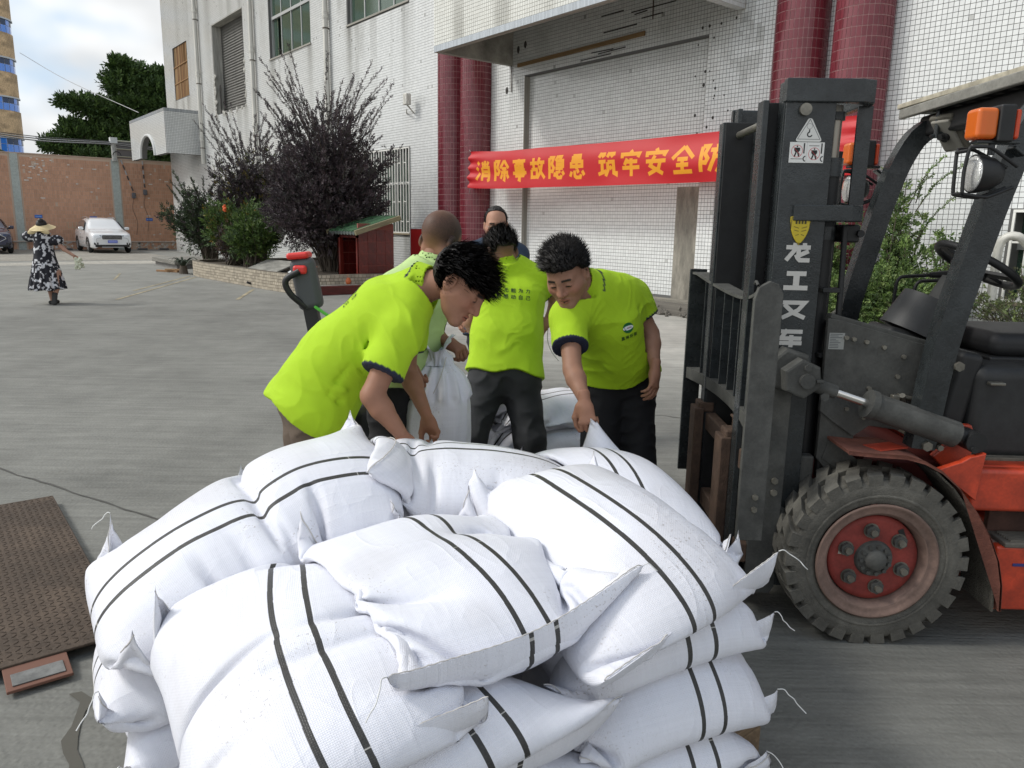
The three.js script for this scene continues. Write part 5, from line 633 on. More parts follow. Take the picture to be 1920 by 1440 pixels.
  P('top_rail', rail(YT, 0.075, 0.012, 0.03, 1.13), dusty, br); P('bottom_rail', rail((v) => 0.905 + 0.0 * v, 0.075, 0.055, 0.03, 1.13), dusty, br);
  for (let i = 0; i < 7; i++) { const v = 0.155 + i * 0.135; P('flat_bar', rbox(0.066, YT(v) - 0.905 - 0.008, 0.009, 0.002, U(v) - 0.038, (YT(v) - 0.008 + 0.905) / 2, v), grey, br); }
  const post = extrude([[0.405, 0.42], [0.505, 0.42], [0.508, 1.36], [0.495, 1.402], [0.455, 1.425], [0.425, 1.415], [0.405, 1.38]], 0.02, 0.003);
  P('end_post', post.clone().translate(0.044, 0, 0.012), dusty, br); P('end_post', rbox(0.085, 1.06, 0.02, 0.004, 0.525, 0.88, 1.13), grey, br);
  { const corner = tube([[0.54, 1.408, 0.02], [0.54, 1.420, 0.05], [0.53, 1.410, 0.10]], 0.006, 6, 10); P('corner_weld', corner, dusty, br); }
  P('guard_bolt', [bolt(0.49, 0.60, 0.01, 0.012), bolt(0.49, 0.55, 0.01, 0.012)], steel, br);

  // ---- letters, shield and safety stickers on the near mast channel
  const sticker = (name, w, h, x, y, tex, extra = {}, rz = 0) => { const g = new THREE.PlaneGeometry(w, h).rotateY(Math.PI); const m = part(name, place(g, x, y, 0.1865, 0, 0, rz), mat(lin(1, 1, 1), 0.5, 0, { map: tex, ...extra }), fk); return m; };
  const letterTex = (ch) => { const t = canvasTex(256, 256, (c, w, h) => { c.fillStyle = '#000'; c.fillRect(0, 0, w, h); c.strokeStyle = '#fff'; hanzi(c, ch, 14, 44, 228, 168, ch === '工' ? 40 : 36); if (ch === '工') { c.fillStyle = '#fff'; c.fillRect(104, 60, 52, 130); } }); return t; };
  [['龙', 1.528, 0.352], ['工', 1.418, 0.350], ['叉', 1.305, 0.348], ['车', 1.195, 0.350]].forEach(([ch, y, x]) => { const t = letterTex(ch); t.colorSpace = THREE.NoColorSpace; const m = sticker('mast_character', 0.118, 0.115, x, y, null, { alphaMap: t, alphaTest: 0.5 }); m.material.color.setRGB(0.50, 0.49, 0.46); });
  { const shield = new THREE.Shape(); shield.moveTo(-0.036, 0.045); shield.quadraticCurveTo(0, 0.056, 0.036, 0.045); shield.quadraticCurveTo(0.036, -0.02, 0, -0.055); shield.quadraticCurveTo(-0.036, -0.02, -0.036, 0.045);
    const tex = canvasTex(128, 160, (c, w, h) => { c.fillStyle = '#b9a526'; c.fillRect(0, 0, w, h); c.strokeStyle = '#6b5c10'; c.lineWidth = 6; c.strokeRect(8, 8, w - 16, h - 16); c.fillStyle = '#3d3608'; for (let i = 0; i < 4; i++) { c.fillRect(30 + i * 18, 34, 12, 18); c.clearRect; } c.lineWidth = 4; for (const s of [-1, 1]) { c.beginPath(); c.moveTo(64 + s * 8, 74); c.lineTo(64 + s * 40, 66); c.moveTo(64 + s * 8, 90); c.lineTo(64 + s * 36, 84); c.moveTo(64 + s * 6, 106); c.lineTo(64 + s * 26, 112); c.stroke(); } });
    const g = new THREE.ExtrudeGeometry(shield, { depth: 0.004, bevelEnabled: true, bevelSize: 0.002, bevelThickness: 0.002, bevelSegments: 1, curveSegments: 12 }); const p = g.attributes.position, uv = []; for (let i = 0; i < p.count; i++) uv.push(0.5 - p.getX(i) / 0.08, 0.5 + p.getY(i) / 0.115); g.setAttribute('uv', new THREE.Float32BufferAttribute(uv, 2)); part('shield_badge', place(g.rotateY(Math.PI), 0.354, 1.612, 0.1865), mat(lin(1, 1, 1), 0.5, 0, { map: tex }), fk); }
  { const tri = new THREE.Shape(); tri.moveTo(-0.040, -0.036); tri.lineTo(0.040, -0.036); tri.quadraticCurveTo(0.050, -0.034, 0.045, -0.024); tri.lineTo(0.008, 0.044); tri.quadraticCurveTo(0, 0.05, -0.008, 0.044); tri.lineTo(-0.045, -0.024); tri.quadraticCurveTo(-0.05, -0.034, -0.040, -0.036);
    const tex = canvasTex(256, 256, (c, w, h) => { c.fillStyle = '#cfcfca'; c.fillRect(0, 0, w, h); c.strokeStyle = '#2a2a2a'; c.lineWidth = 4; c.beginPath(); c.moveTo(128, 36); c.lineTo(230, 210); c.lineTo(26, 210); c.closePath(); c.stroke(); c.strokeStyle = '#8d8d8a'; c.beginPath(); c.arc(128, 96, 24, 0, 7); c.stroke(); c.strokeStyle = '#111'; c.lineWidth = 11; c.beginPath(); c.moveTo(126, 124); c.lineTo(126, 146); c.arc(122, 168, 20, -1.2, 2.9); c.stroke(); });
    const g = new THREE.ShapeGeometry(tri, 6), p = g.attributes.position, uv = []; for (let i = 0; i < p.count; i++) uv.push(0.5 - p.getX(i) / 0.104, 0.5 + (p.getY(i) - 0.006) / 0.104); g.setAttribute('uv', new THREE.Float32BufferAttribute(uv, 2)); part('hook_sticker', place(g.rotateY(Math.PI), 0.352, 1.968, 0.1865), mat(lin(1, 1, 1), 0.5, 0, { map: tex, side: THREE.DoubleSide }), fk); }
  { const man = (c, ox, oy) => { c.fillStyle = '#141414'; c.beginPath(); c.arc(ox, oy - 50, 9, 0, 7); c.fill(); c.fillRect(ox - 26, oy - 38, 52, 46); c.fillRect(ox - 34, oy - 36, 10, 34); c.fillRect(ox + 24, oy - 36, 10, 34); c.lineWidth = 17; c.strokeStyle = '#141414'; c.beginPath(); c.moveTo(ox - 8, oy + 6); c.lineTo(ox - 28, oy + 62); c.moveTo(ox + 8, oy + 6); c.lineTo(ox + 26, oy + 62); c.stroke(); c.strokeStyle = '#b3262d'; c.lineWidth = 5; c.beginPath(); c.arc(ox, oy, 64, 0, 7); c.moveTo(ox - 45, oy - 45); c.lineTo(ox + 45, oy + 45); c.stroke(); };
    const tex = canvasTex(400, 220, (c, w, h) => { c.fillStyle = '#d6d6d2'; c.fillRect(0, 0, w, h); man(c, 88, 96); man(c, 288, 122); c.fillStyle = '#141414'; c.fillRect(160, 10, 16, 110); c.fillRect(20, 176, 150, 6); c.fillRect(362, 10, 16, 110); c.fillRect(222, 34, 118, 6); c.strokeStyle = '#141414'; c.lineWidth = 12; c.beginPath(); c.arc(192, 176, 26, 1.6, 4.7); c.stroke(); c.beginPath(); c.arc(392, 176, 26, 1.6, 4.7); c.stroke(); c.fillStyle = '#8a8a86'; c.fillRect(199, 0, 2, h); });
    sticker('no_standing_sticker', 0.128, 0.074, 0.355, 1.893, tex); }

  // ---- tilt cylinder and its brackets
  const tc = new THREE.Group(); tc.name = 'tilt_cylinder'; fk.add(tc);
  const hexo = (r, n = 6, rot = 0.3) => Array.from({ length: n }, (_, i) => [r * Math.cos(rot + (i * 2 * Math.PI) / n), r * Math.sin(rot + (i * 2 * Math.PI) / n)]);
  P('mast_bracket', [extrude(hexo(0.092), 0.05, 0.012).translate(0.362, 1.075, 0.128), extrude(hexo(0.078, 6, 0.4), 0.045, 0.010).translate(0.330, 1.055, 0.070), cyl(0.028, 0.028, 0.03, 16, 0.318, 1.05, 0.056, Math.PI / 2), bolt(0.318, 1.10, 0.062, 0.014), rbox(0.03, 0.012, 0.03, 0.004, 0.27, 1.05, 0.06)], dusty, tc);
  P('piston_rod', rod([0.20, 1.005, 0.10], [0.035, 0.952, 0.10], 0.018, 16), chrome, tc); P('clevis', [rod([0.30, 1.035, 0.10], [0.19, 1.002, 0.10], 0.027, 14), bolt(0.235, 0.985, 0.09, 0.018), rod([0.3, 1.04, 0.07], [0.3, 1.04, 0.13], 0.03, 14)], dusty, tc);
  P('barrel', [rod([0.06, 0.958, 0.10], [-0.285, 0.845, 0.10], 0.052, 24), rod([0.065, 0.96, 0.10], [0.04, 0.952, 0.10], 0.057, 24)], dusty, tc);
  P('rear_clevis', [rod([-0.28, 0.847, 0.10], [-0.345, 0.826, 0.10], 0.034, 14), rod([-0.345, 0.826, 0.05], [-0.345, 0.826, 0.15], 0.04, 18), bolt(-0.335, 0.80, 0.05, 0.014)], black, tc);
  P('cylinder_ear', extrude([[-0.24, 0.74], [-0.38, 0.60], [-0.395, 0.83], [-0.375, 0.87], [-0.33, 0.872], [-0.30, 0.80]], 0.022, 0.004).translate(0, 0, 0.155), red, tc);
  P('cylinder_ear', extrude([[-0.20, 0.72], [-0.36, 0.60], [-0.375, 0.79], [-0.32, 0.775], [-0.29, 0.755]], 0.022, 0.004).translate(0, 0, 0.035), red, tc);

  // ---- cowl side plate with its oval opening, bolts and plates
  const oval = new THREE.Path(); oval.absellipse(-0.148, 1.0, 0.034, 0.075, 0, Math.PI * 2, true, -0.5);
  P('cowl_plate', extrude([[0.205, 1.275], [0.16, 1.268], [-0.235, 1.165], [-0.165, 0.93], [-0.12, 0.83], [0.0, 0.845], [0.06, 0.80], [0.15, 0.86], [0.2, 0.9]], 0.02, 0.003, [oval]).translate(0, 0, 0.205), dusty);
  P('cowl_plate', extrude([[0.19, 0.90], [0.05, 0.84], [0.05, 0.72], [0.0, 0.66], [0.12, 0.62], [0.19, 0.70]], 0.02, 0.003).translate(0, 0, 0.222), dusty);
  P('cowl_rim', rbox(0.45, 0.022, 0.05, 0.006, -0.025, 1.226, 0.235, 0, 0, 0.253), dusty);
  P('plate_bolts', [[0.13, 1.20], [0.10, 1.195], [0.05, 1.185], [-0.02, 1.165], [-0.10, 1.13], [0.02, 1.0], [-0.085, 1.05], [0.10, 0.915], [0.03, 0.88]].map(([x, y]) => bolt(x, y, 0.205, 0.009, [0, 0, -1], 0.016)), steel);
  P('plate_holes', [[0.07, 1.20], [0.0, 1.15], [-0.05, 1.13], [0.10, 1.13], [0.15, 1.14], [-0.02, 1.08], [0.14, 0.83], [0.11, 0.825]].map(([x, y], i) => cyl(i > 5 ? 0.012 : 0.006, i > 5 ? 0.012 : 0.006, 0.002, 10, x, y, i > 5 ? 0.2205 : 0.2035, Math.PI / 2)), black);
  { const tex = canvasTex(128, 128, (c, w, h) => { c.fillStyle = '#8d8f8c'; c.fillRect(0, 0, w, h); c.fillStyle = '#55595a'; for (let i = 0; i < 9; i++) c.fillRect(8, 8 + i * 13, 40 + hash3(i, 2, 2) * 70, 6); }); part('rating_plate', place(new THREE.PlaneGeometry(0.06, 0.065).rotateY(Math.PI), 0.165, 1.185, 0.2015), mat(lin(1, 1, 1), 0.5, 0.2, { map: tex }), fk); }
  P('valve_lever', [rod([-0.09, 0.975, 0.19], [-0.16, 0.96, 0.19], 0.01, 8), rod([-0.1, 0.98, 0.17], [-0.12, 0.94, 0.2], 0.012, 8), rbox(0.03, 0.03, 0.03, 0.005, -0.08, 0.965, 0.185)], steel);
  P('far_cowl_plate', extrude([[0.205, 1.275], [-0.235, 1.165], [-0.165, 0.83], [0.15, 0.7], [0.2, 0.9]], 0.02, 0.003).translate(0, 0, mir(0.22)), dusty);
  P('front_cowl', [rbox(0.03, 0.5, 0.68, 0.01, 0.16, 0.86, VC), rbox(0.16, 0.03, 0.68, 0.01, 0.10, 1.222, VC, 0, 0, 0.253)], black);
  P('inner_frame', [rbox(0.7, 0.12, 0.62, 0.01, -0.15, 0.62, VC), rbox(0.16, 0.5, 0.62, 0.01, 0.05, 0.50, VC)], mat(lin(0.10, 0.012, 0.008), 0.7));

  // ---- overhead guard: four raked pillars, roof bars under a cream board
  const pillarPath = [[-0.165, 0.785], [-0.205, 1.2], [-0.262, 1.49], [-0.335, 1.8], [-0.385, 1.95], [-0.455, 2.065], [-0.56, 2.12], [-0.68, 2.135], [-1.2, 2.14], [-1.9, 2.13]];
  const sweep = (path, w, d) => { const c = new THREE.CatmullRomCurve3(path.map(([x, y]) => new V3(x, y, 0)), false, 'centripetal'), N = 60, pos = [], idx = []; for (let i = 0; i <= N; i++) { const p = c.getPointAt(i / N), t = c.getTangentAt(i / N), n = new V3(-t.y, t.x, 0); for (const [a, b] of [[-1, -1], [1, -1], [1, 1], [-1, 1]]) pos.push(p.x + n.x * a * w / 2, p.y + n.y * a * w / 2, b * d / 2); if (i < N) for (let k = 0; k < 4; k++) { const A = i * 4 + k, B = i * 4 + ((k + 1) % 4); idx.push(A, B, A + 4, B, B + 4, A + 4); } } idx.push(0, 2, 1, 0, 3, 2, N * 4, N * 4 + 1, N * 4 + 2, N * 4, N * 4 + 2, N * 4 + 3); const g = new THREE.BufferGeometry(); g.setAttribute('position', new THREE.Float32BufferAttribute(pos, 3)); g.setIndex(idx); return toCreasedNormals(g, 0.7); };
  for (const z of [0.125, mir(0.125)]) { P('guard_pillar', sweep(pillarPath, 0.092, 0.075).translate(0, 0, z), grey); P('pillar_bolt', [[-0.255, 1.115], [-0.19, 0.86], [-0.175, 0.80], [-0.225, 0.795]].map(([x, y], i) => bolt(x, y, z < VC ? z - 0.0375 : z + 0.0375, [0.019, 0.015, 0.02, 0.012][i], [0, 0, z < VC ? -1 : 1], 0.014)), steel); P('guard_rear_pillar', bar([-1.9, 2.12, z], [-1.75, 0.9, z], 0.08, 0.07, [1, 0, 0]), grey); }
  P('guard_crossmember', [rbox(0.07, 0.10, 1.0, 0.02, -0.50, 2.105, VC), rbox(0.07, 0.08, 1.0, 0.02, -1.9, 2.12, VC)], black);
  for (let i = 0; i < 8; i++) P('guard_slat', rbox(1.4, 0.045, 0.03, 0.006, -1.2, 2.14, 0.22 + i * 0.104), black);
  P('roof_board', extrude([[-0.36, -1.16], [-1.95, -1.20], [-1.95, -0.0], [-0.40, 0.0]], 0.016, 0.003).rotateX(-Math.PI / 2).translate(-0.03, 2.20, 0), cream); P('roof_lining', rbox(1.52, 0.012, 1.1, 0.004, -1.19, 2.178, VC), black);
  P('roof_edge', rbox(0.03, 0.045, 1.14, 0.006, -0.41, 2.172, 0.58), mat(lin(0.42, 0.42, 0.40), 0.5, 0.2, { map: grimeMap }));
  // mirror
  { const m = new THREE.Group(); m.name = 'rear_mirror'; fk.add(m); m.position.set(-0.50, 2.055, 0.85); m.rotation.set(0, 0.35, -0.72); P('shell', rbox(0.03, 0.19, 0.13, 0.012, 0, 0, 0), mat(lin(0.20, 0.19, 0.165), 0.8, 0, { map: grimeMap }), m); P('shell_back', rbox(0.018, 0.16, 0.10, 0.008, 0.018, 0.0, 0), mat(lin(0.26, 0.25, 0.22), 0.8), m); P('mirror_glass', rbox(0.004, 0.17, 0.11, 0.002, -0.017, 0, 0), chrome, m); P('mirror_clamp', [rod([0.02, 0, 0], [0.06, 0.02, 0], 0.014, 10), cyl(0.02, 0.02, 0.03, 12, 0.03, 0, 0, 0, 0, Math.PI / 2)], black, m);
    P('mirror_stay', [rod([-0.44, 2.03, 0.85], [-0.44, 2.19, 0.85], 0.012, 8), rod([-0.415, 2.035, 0.85], [-0.49, 2.06, 0.85], 0.009, 8)], grey); }
  // lamps: indicator over a caged headlamp, one set on each pillar
  for (const [z, s] of [[0.035, 1], [mir(0.035), -1]]) {
    const L = new THREE.Group(); L.name = 'lamp_cluster'; fk.add(L); L.position.set(-0.225, 1.90, z);
    P('indicator', rbox(0.075, 0.105, 0.085, 0.016, 0.035, 0.082, 0), orange, L); P('indicator_rear', rbox(0.02, 0.10, 0.08, 0.01, -0.068, 0.08, 0), mat(lin(0.62, 0.06, 0.012), 0.3), L); P('indicator_bracket', [rbox(0.055, 0.125, 0.094, 0.008, -0.028, 0.082, 0)], black, L);
    P('lamp_bracket', [rbox(0.15, 0.012, 0.05, 0.004, -0.02, 0.022, 0), rbox(0.05, 0.012, 0.05, 0.004, -0.11, -0.005, 0.02, 0, 0, 0.6), rod([-0.01, 0.02, 0], [-0.01, -0.02, 0], 0.012, 8)], grey, L);
    const shell = new THREE.LatheGeometry([[0.0, -0.085], [0.035, -0.08], [0.055, -0.05], [0.064, -0.01], [0.067, 0.012], [0.062, 0.014]].map((p) => new THREE.Vector2(...p)), 28).rotateZ(-Math.PI / 2).translate(0.03, -0.085, 0); P('headlamp_shell', shell, black, L);
    P('headlamp_lens', new THREE.SphereGeometry(0.062, 24, 12, 0, Math.PI * 2, 0, Math.PI / 2).scale(1, 0.3, 1).rotateZ(-Math.PI / 2).translate(0.042, -0.085, 0), mat(lin(0.62, 0.62, 0.6), 0.15, 0.3, { clearcoat: 1, bumpMap: fineBump, bumpScale: 0.004 }), L);
    P('lamp_cage', [tube([[-0.09, -0.06, -0.03], [0.02, -0.0, -0.05], [0.085, -0.0, -0.04], [0.09, -0.08, -0.03], [0.085, -0.155, -0.03], [0.0, -0.165, -0.03], [-0.09, -0.13, -0.02]], 0.0065, 8, 50, false, 0.15), tube([[-0.09, -0.06, 0.03], [0.02, 0.0, 0.05], [0.085, -0.0, 0.04], [0.09, -0.08, 0.03], [0.085, -0.155, 0.03], [0.0, -0.165, 0.03], [-0.09, -0.13, 0.02]], 0.0065, 8, 50, false, 0.15), rod([0.088, -0.01, -0.04], [0.088, -0.01, 0.04], 0.0065, 8), rod([0.086, -0.155, -0.03], [0.086, -0.155, 0.03], 0.0065, 8)], black, L);
  }

  // ---- driver's place: drum-shaped column cover, steering wheel, levers, hood, seat
  const drum = new THREE.CylinderGeometry(0.122, 0.148, 0.165, 40, 1, false); P('column_cover', place(drum, -0.355, 1.245, 0.60, 0, 0, 0.42), mat(lin(0.035, 0.038, 0.043), 0.55, 0, { side: THREE.DoubleSide, map: grimeMap }));
  P('column_cover_base', [rbox(0.25, 0.14, 0.24, 0.03, -0.27, 1.12, 0.6, 0, 0, 0.25)], black);
  P('steering_column', [bar([-0.36, 1.1, 0.65], [-0.525, 1.40, 0.65], 0.11, 0.12, [1, 0, 0]), rod([-0.5, 1.36, 0.65], [-0.575, 1.455, 0.65], 0.055, 16)], mat(lin(0.045, 0.048, 0.05), 0.6, 0, { map: grimeMap }));
  { const w = new THREE.Group(); w.name = 'steering_wheel'; fk.add(w); w.position.set(-0.59, 1.475, 0.65); w.rotation.set(0, 0, 0.52); P('rim', new THREE.TorusGeometry(0.178, 0.017, 12, 48).rotateX(Math.PI / 2), black, w); P('hub', rbox(0.16, 0.04, 0.07, 0.02, 0.02, -0.035, 0), black, w); P('spoke', [bar([0.06, -0.02, 0], [0.172, 0, 0.03], 0.05, 0.014, [0, 0, 1]), bar([-0.04, -0.02, 0], [-0.16, 0, 0.06], 0.04, 0.014, [0, 0, 1]), bar([-0.03, -0.02, 0], [-0.1, 0, -0.14], 0.04, 0.014, [1, 0, 0])], black, w); }
  for (const [dz, dx] of [[0.0, 0], [0.075, 0.06]]) { const l = new THREE.Group(); l.name = 'control_lever'; fk.add(l); P('stem', tube([[-0.385 - dx * 0.9, 1.2, 0.95 - dz], [-0.388 - dx * 0.9, 1.36 - dx * 0.2, 0.95 - dz], [-0.41 - dx * 0.9, 1.40 - dx * 0.25, 0.95 - dz], [-0.6 - dx, 1.415 - dx * 0.3, 0.95 - dz]], 0.0085, 8, 40, false, 0.2), black, l); P('grip', rod([-0.545 - dx, 1.412 - dx * 0.3, 0.95 - dz], [-0.66 - dx, 1.418 - dx * 0.3, 0.95 - dz], 0.014, 12, 0.022), black, l); }
  P('brake_lever', [rod([-0.02, 1.22, 0.98], [-0.06, 1.36, 0.98], 0.01, 8), rod([-0.06, 1.2, 0.9], [-0.12, 1.25, 0.9], 0.012, 8)], steel);
  P('hood', rbox(1.15, 0.40, 0.80, 0.06, -0.965, 0.905, VC + 0.01), mat(lin(0.028, 0.030, 0.033), 0.55, 0, { map: grimeMap })); P('hood_latch', rbox(0.06, 0.012, 0.03, 0.004, -0.46, 1.035, 0.175), steel);
  P('hood_front', rbox(0.10, 0.34, 0.36, 0.03, -0.36, 0.98, 0.40, 0, 0, 0.18), black);
  P('seat_cushion', rbox(0.50, 0.10, 0.50, 0.045, -0.76, 1.165, VC - 0.02), mat(lin(0.014, 0.014, 0.015), 0.6)); P('seat_pan', rbox(0.52, 0.025, 0.52, 0.01, -0.76, 1.108, VC - 0.02), black); P('seat_back', rbox(0.12, 0.5, 0.46, 0.05, -1.03, 1.40, VC - 0.02, 0, 0, 0.15), mat(lin(0.014, 0.014, 0.015), 0.6));
  P('floor_mat', rbox(0.36, 0.02, 0.80, 0.006, -0.50, 0.728, VC - 0.02), mat(lin(0.17, 0.155, 0.13), 0.95, 0, { map: grimeMap }));

  // ---- chassis, step and mudguard
  P('chassis_panel', [rbox(1.35, 0.175, 0.07, 0.02, -1.03, 0.632, 0.10), rbox(1.35, 0.175, 0.07, 0.02, -1.03, 0.632, mir(0.10)), rbox(1.33, 0.05, 0.98, 0.02, -1.03, 0.70, VC)], red);
  P('lower_panel', [rbox(1.2, 0.27, 0.05, 0.012, -1.08, 0.275, 0.075), rbox(1.2, 0.27, 0.05, 0.012, -1.08, 0.275, mir(0.075)), rbox(1.2, 0.05, 0.9, 0.01, -1.08, 0.17, VC)], red);
  P('blue_scrape', rbox(0.16, 0.012, 0.004, 0.001, -0.63, 0.335, 0.0485), mat(lin(0.03, 0.035, 0.16), 0.6));
  P('step', [rbox(1.15, 0.02, 0.13, 0.005, -1.08, 0.418, 0.105), ...Array.from({ length: 7 }, (_, i) => box(1.1, 0.008, 0.007, -1.08, 0.432, 0.055 + i * 0.015))], mat(lin(0.16, 0.15, 0.135), 0.85, 0, { map: grimeMap })); P('step_back', rbox(1.15, 0.14, 0.03, 0.005, -1.08, 0.49, 0.185), mat(lin(0.10, 0.05, 0.04), 0.9, 0, { map: grimeMap }));
  P('counterweight', rbox(0.7, 0.8, 1.05, 0.12, -2.0, 0.75, VC), grey);
  { const prof = [[0.155, 0.795], [0.06, 0.787], [-0.06, 0.783], [-0.13, 0.764], [-0.20, 0.726], [-0.275, 0.66], [-0.35, 0.566], [-0.41, 0.470], [-0.455, 0.37], [-0.48, 0.27], [-0.49, 0.16]], o = [];
    const inn = prof.map(([x, y], i) => { const a = prof[Math.max(0, i - 1)], b = prof[Math.min(prof.length - 1, i + 1)], dx = b[0] - a[0], dy = b[1] - a[1], L = Math.hypot(dx, dy); return [x - (dy / L) * -0.012, y + (dx / L) * 0.012]; });
    const g = extrude([...prof, ...inn.reverse()], 0.24, 0.002); const fm = mat(lin(0.24, 0.085, 0.06), 0.85, 0, { map: grimeMap, bumpMap: fineBump, bumpScale: 0.004 });
    const mg = P('mudguard', toCreasedNormals(g, 0.5), fm); P('mudguard_mud', toCreasedNormals(extrude([...prof.slice(4).map(([x, y]) => [x + 0.013, y - 0.004]), ...prof.slice(4).reverse().map(([x, y]) => [x + 0.020, y - 0.008])], 0.225, 0.001).translate(0, 0, 0.008), 0.5), mat(lin(0.17, 0.16, 0.14), 1, 0, { map: grimeMap, bumpMap: fineBump, bumpScale: 0.02 }), mg);
    P('scraped_paint', rbox(0.14, 0.003, 0.09, 0.001, -0.03, 0.787, 0.11, 0, 0.4), mat(lin(0.62, 0.07, 0.03), 0.6, 0, { map: grimeMap }), mg);
    P('far_mudguard', toCreasedNormals(g.clone().translate(0, 0, mir(0) - 0.24), 0.5), fm); P('mudguard_stay', extrude([[0.12, 0.775], [0.15, 0.775], [0.17, 0.70], [0.02, 0.60], [-0.02, 0.66]], 0.012, 0.002).translate(0, 0, 0.215), dusty); }

  // ---- wheels: lugged solid tyre, dished red rim, hub with nuts
  const wheel = (z0, s, x = 0, R = 0.355) => {
    const w = new THREE.Group(); w.name = 'front_wheel'; fk.add(w); w.position.set(x, R - 0.004, z0); if (s < 0) w.rotation.y = Math.PI; const W = 0.22, k = R / 0.355;
    const lathe = (pts, n = 64) => new THREE.LatheGeometry(pts.map(([r, a]) => new THREE.Vector2(r * k, a)), n).rotateX(Math.PI / 2);
    const ty = new THREE.Group(); ty.name = 'tyre'; w.add(ty);
    P('carcass', lathe([[0.235, 0.014], [0.252, 0.004], [0.285, 0.0], [0.31, 0.002], [0.326, 0.010], [0.334, 0.02], [0.337, 0.11], [0.334, 0.2], [0.322, 0.215], [0.28, 0.22], [0.235, 0.21]]), rubber, ty);
    P('bead_ring', lathe([[0.262, 0.0005], [0.268, -0.003], [0.274, 0.0005]]), rubber, ty);
    const N = 26, lug = []; for (let i = 0; i < N; i++) for (const side of [0, 1]) { // angled blocks from each shoulder towards the middle
      const a = ((i + side * 0.5) / N) * Math.PI * 2, da = ((0.66 * 2 * Math.PI) / N) / 2, pos = [], twist = 0.55 * ((2 * Math.PI) / N), rows = [[0.002, 0.318, 0.0], [0.003, 0.352, 0.0], [0.030, 0.356, 0.1], [0.085, 0.357, 0.7], [0.118, 0.356, 1]];
      for (const [zz, rr, tw] of rows) for (const e of [-1, 1]) { const an = a + e * da * (1 - 0.1 * tw) + tw * twist * (side ? -1 : 1), z = side ? W - zz : zz; pos.push([an, rr * k, z]); }
      const v = pos.map(([an, r, z]) => [Math.cos(an) * r, Math.sin(an) * r, z]), base = pos.map(([an, , z]) => [Math.cos(an) * 0.31 * k, Math.sin(an) * 0.31 * k, z]), f = []; const quad = (A, B, C, D) => f.push(...A, ...B, ...C, ...A, ...C, ...D);
      for (let r = 0; r < rows.length - 1; r++) { const i0 = r * 2; quad(v[i0], v[i0 + 1], v[i0 + 3], v[i0 + 2]); quad(base[i0], v[i0], v[i0 + 2], base[i0 + 2]); quad(v[i0 + 1], base[i0 + 1], base[i0 + 3], v[i0 + 3]); } const e = (rows.length - 1) * 2; quad(v[e], v[e + 1], base[e + 1], base[e]); quad(base[0], base[1], v[1], v[0]);
      const g = new THREE.BufferGeometry(); g.setAttribute('position', new THREE.Float32BufferAttribute(f, 3)); if (side) { const p = g.attributes.position.array; for (let q = 0; q < p.length; q += 9) for (let c = 0; c < 3; c++) { const t = p[q + 3 + c]; p[q + 3 + c] = p[q + 6 + c]; p[q + 6 + c] = t; } } g.computeVertexNormals(); const G = boxUV(g, 2.2); part('tread_lug', G, rubber, ty);
    }
    const rimDust = mat(lin(0.30, 0.20, 0.17), 0.8, 0, { map: grimeMap }), rimRed = mat(lin(0.36, 0.055, 0.045), 0.7, 0, { map: grimeMap }), rm = new THREE.Group(); rm.name = 'rim'; w.add(rm);
    P('flange', lathe([[0.232, 0.012], [0.238, 0.0], [0.230, -0.004], [0.222, 0.002], [0.208, 0.008], [0.200, 0.006], [0.194, 0.010], [0.186, 0.022], [0.180, 0.036], [0.178, 0.09]]), rimDust, rm);
    P('disc', lathe([[0.0, 0.036], [0.10, 0.037], [0.15, 0.038], [0.172, 0.040], [0.176, 0.06]]), rimRed, rm); P('valve_slot', rbox(0.022, 0.05, 0.004, 0.002, 0.102 * -1, 0.10, 0.0355, 0, 0, -0.4), black, rm);
    P('hub', lathe([[0.0, -0.010], [0.010, -0.010], [0.032, -0.006], [0.040, 0.006], [0.044, 0.018], [0.066, 0.020], [0.070, 0.026], [0.075, 0.038]], 40), dusty, rm);
    for (let i = 0; i < 6; i++) { const a = 0.35 + (i / 6) * Math.PI * 2, g = new THREE.Group(); g.name = 'wheel_nut'; w.add(g); P('nut', [cyl(0.025, 0.027, 0.024, 6, Math.cos(a) * 0.118, Math.sin(a) * 0.118, 0.026, Math.PI / 2)], dusty, g); P('stud', [cyl(0.013, 0.013, 0.02, 12, Math.cos(a) * 0.118, Math.sin(a) * 0.118, 0.008, Math.PI / 2), cyl(0.028, 0.03, 0.006, 16, Math.cos(a) * 0.118, Math.sin(a) * 0.118, 0.036, Math.PI / 2)], steel, g); }
    P('hub_bolts', Array.from({ length: 11 }, (_, i) => cyl(0.0085, 0.0085, 0.012, 6, Math.cos(i * 0.571) * 0.056, Math.sin(i * 0.571) * 0.056, 0.015, Math.PI / 2)), dusty, rm); P('paper_tag', rbox(0.045, 0.03, 0.001, 0.0005, 0.115, 0.028, 0.0355, 0, 0, 0.1), mat(lin(0.45, 0.42, 0.36), 0.8), rm);
    return w;
  };
  wheel(0, 1); wheel(mir(0), -1); const rw = wheel(0.08, 1, -1.62, 0.27); rw.name = 'rear_wheel'; const rw2 = wheel(mir(0.08), -1, -1.62, 0.27); rw2.name = 'rear_wheel';
  P('axle', [rod([0, 0.351, 0.1], [0, 0.351, mir(0.1)], 0.07, 16), rbox(0.24, 0.24, 0.5, 0.03, 0, 0.36, VC)], black);
}
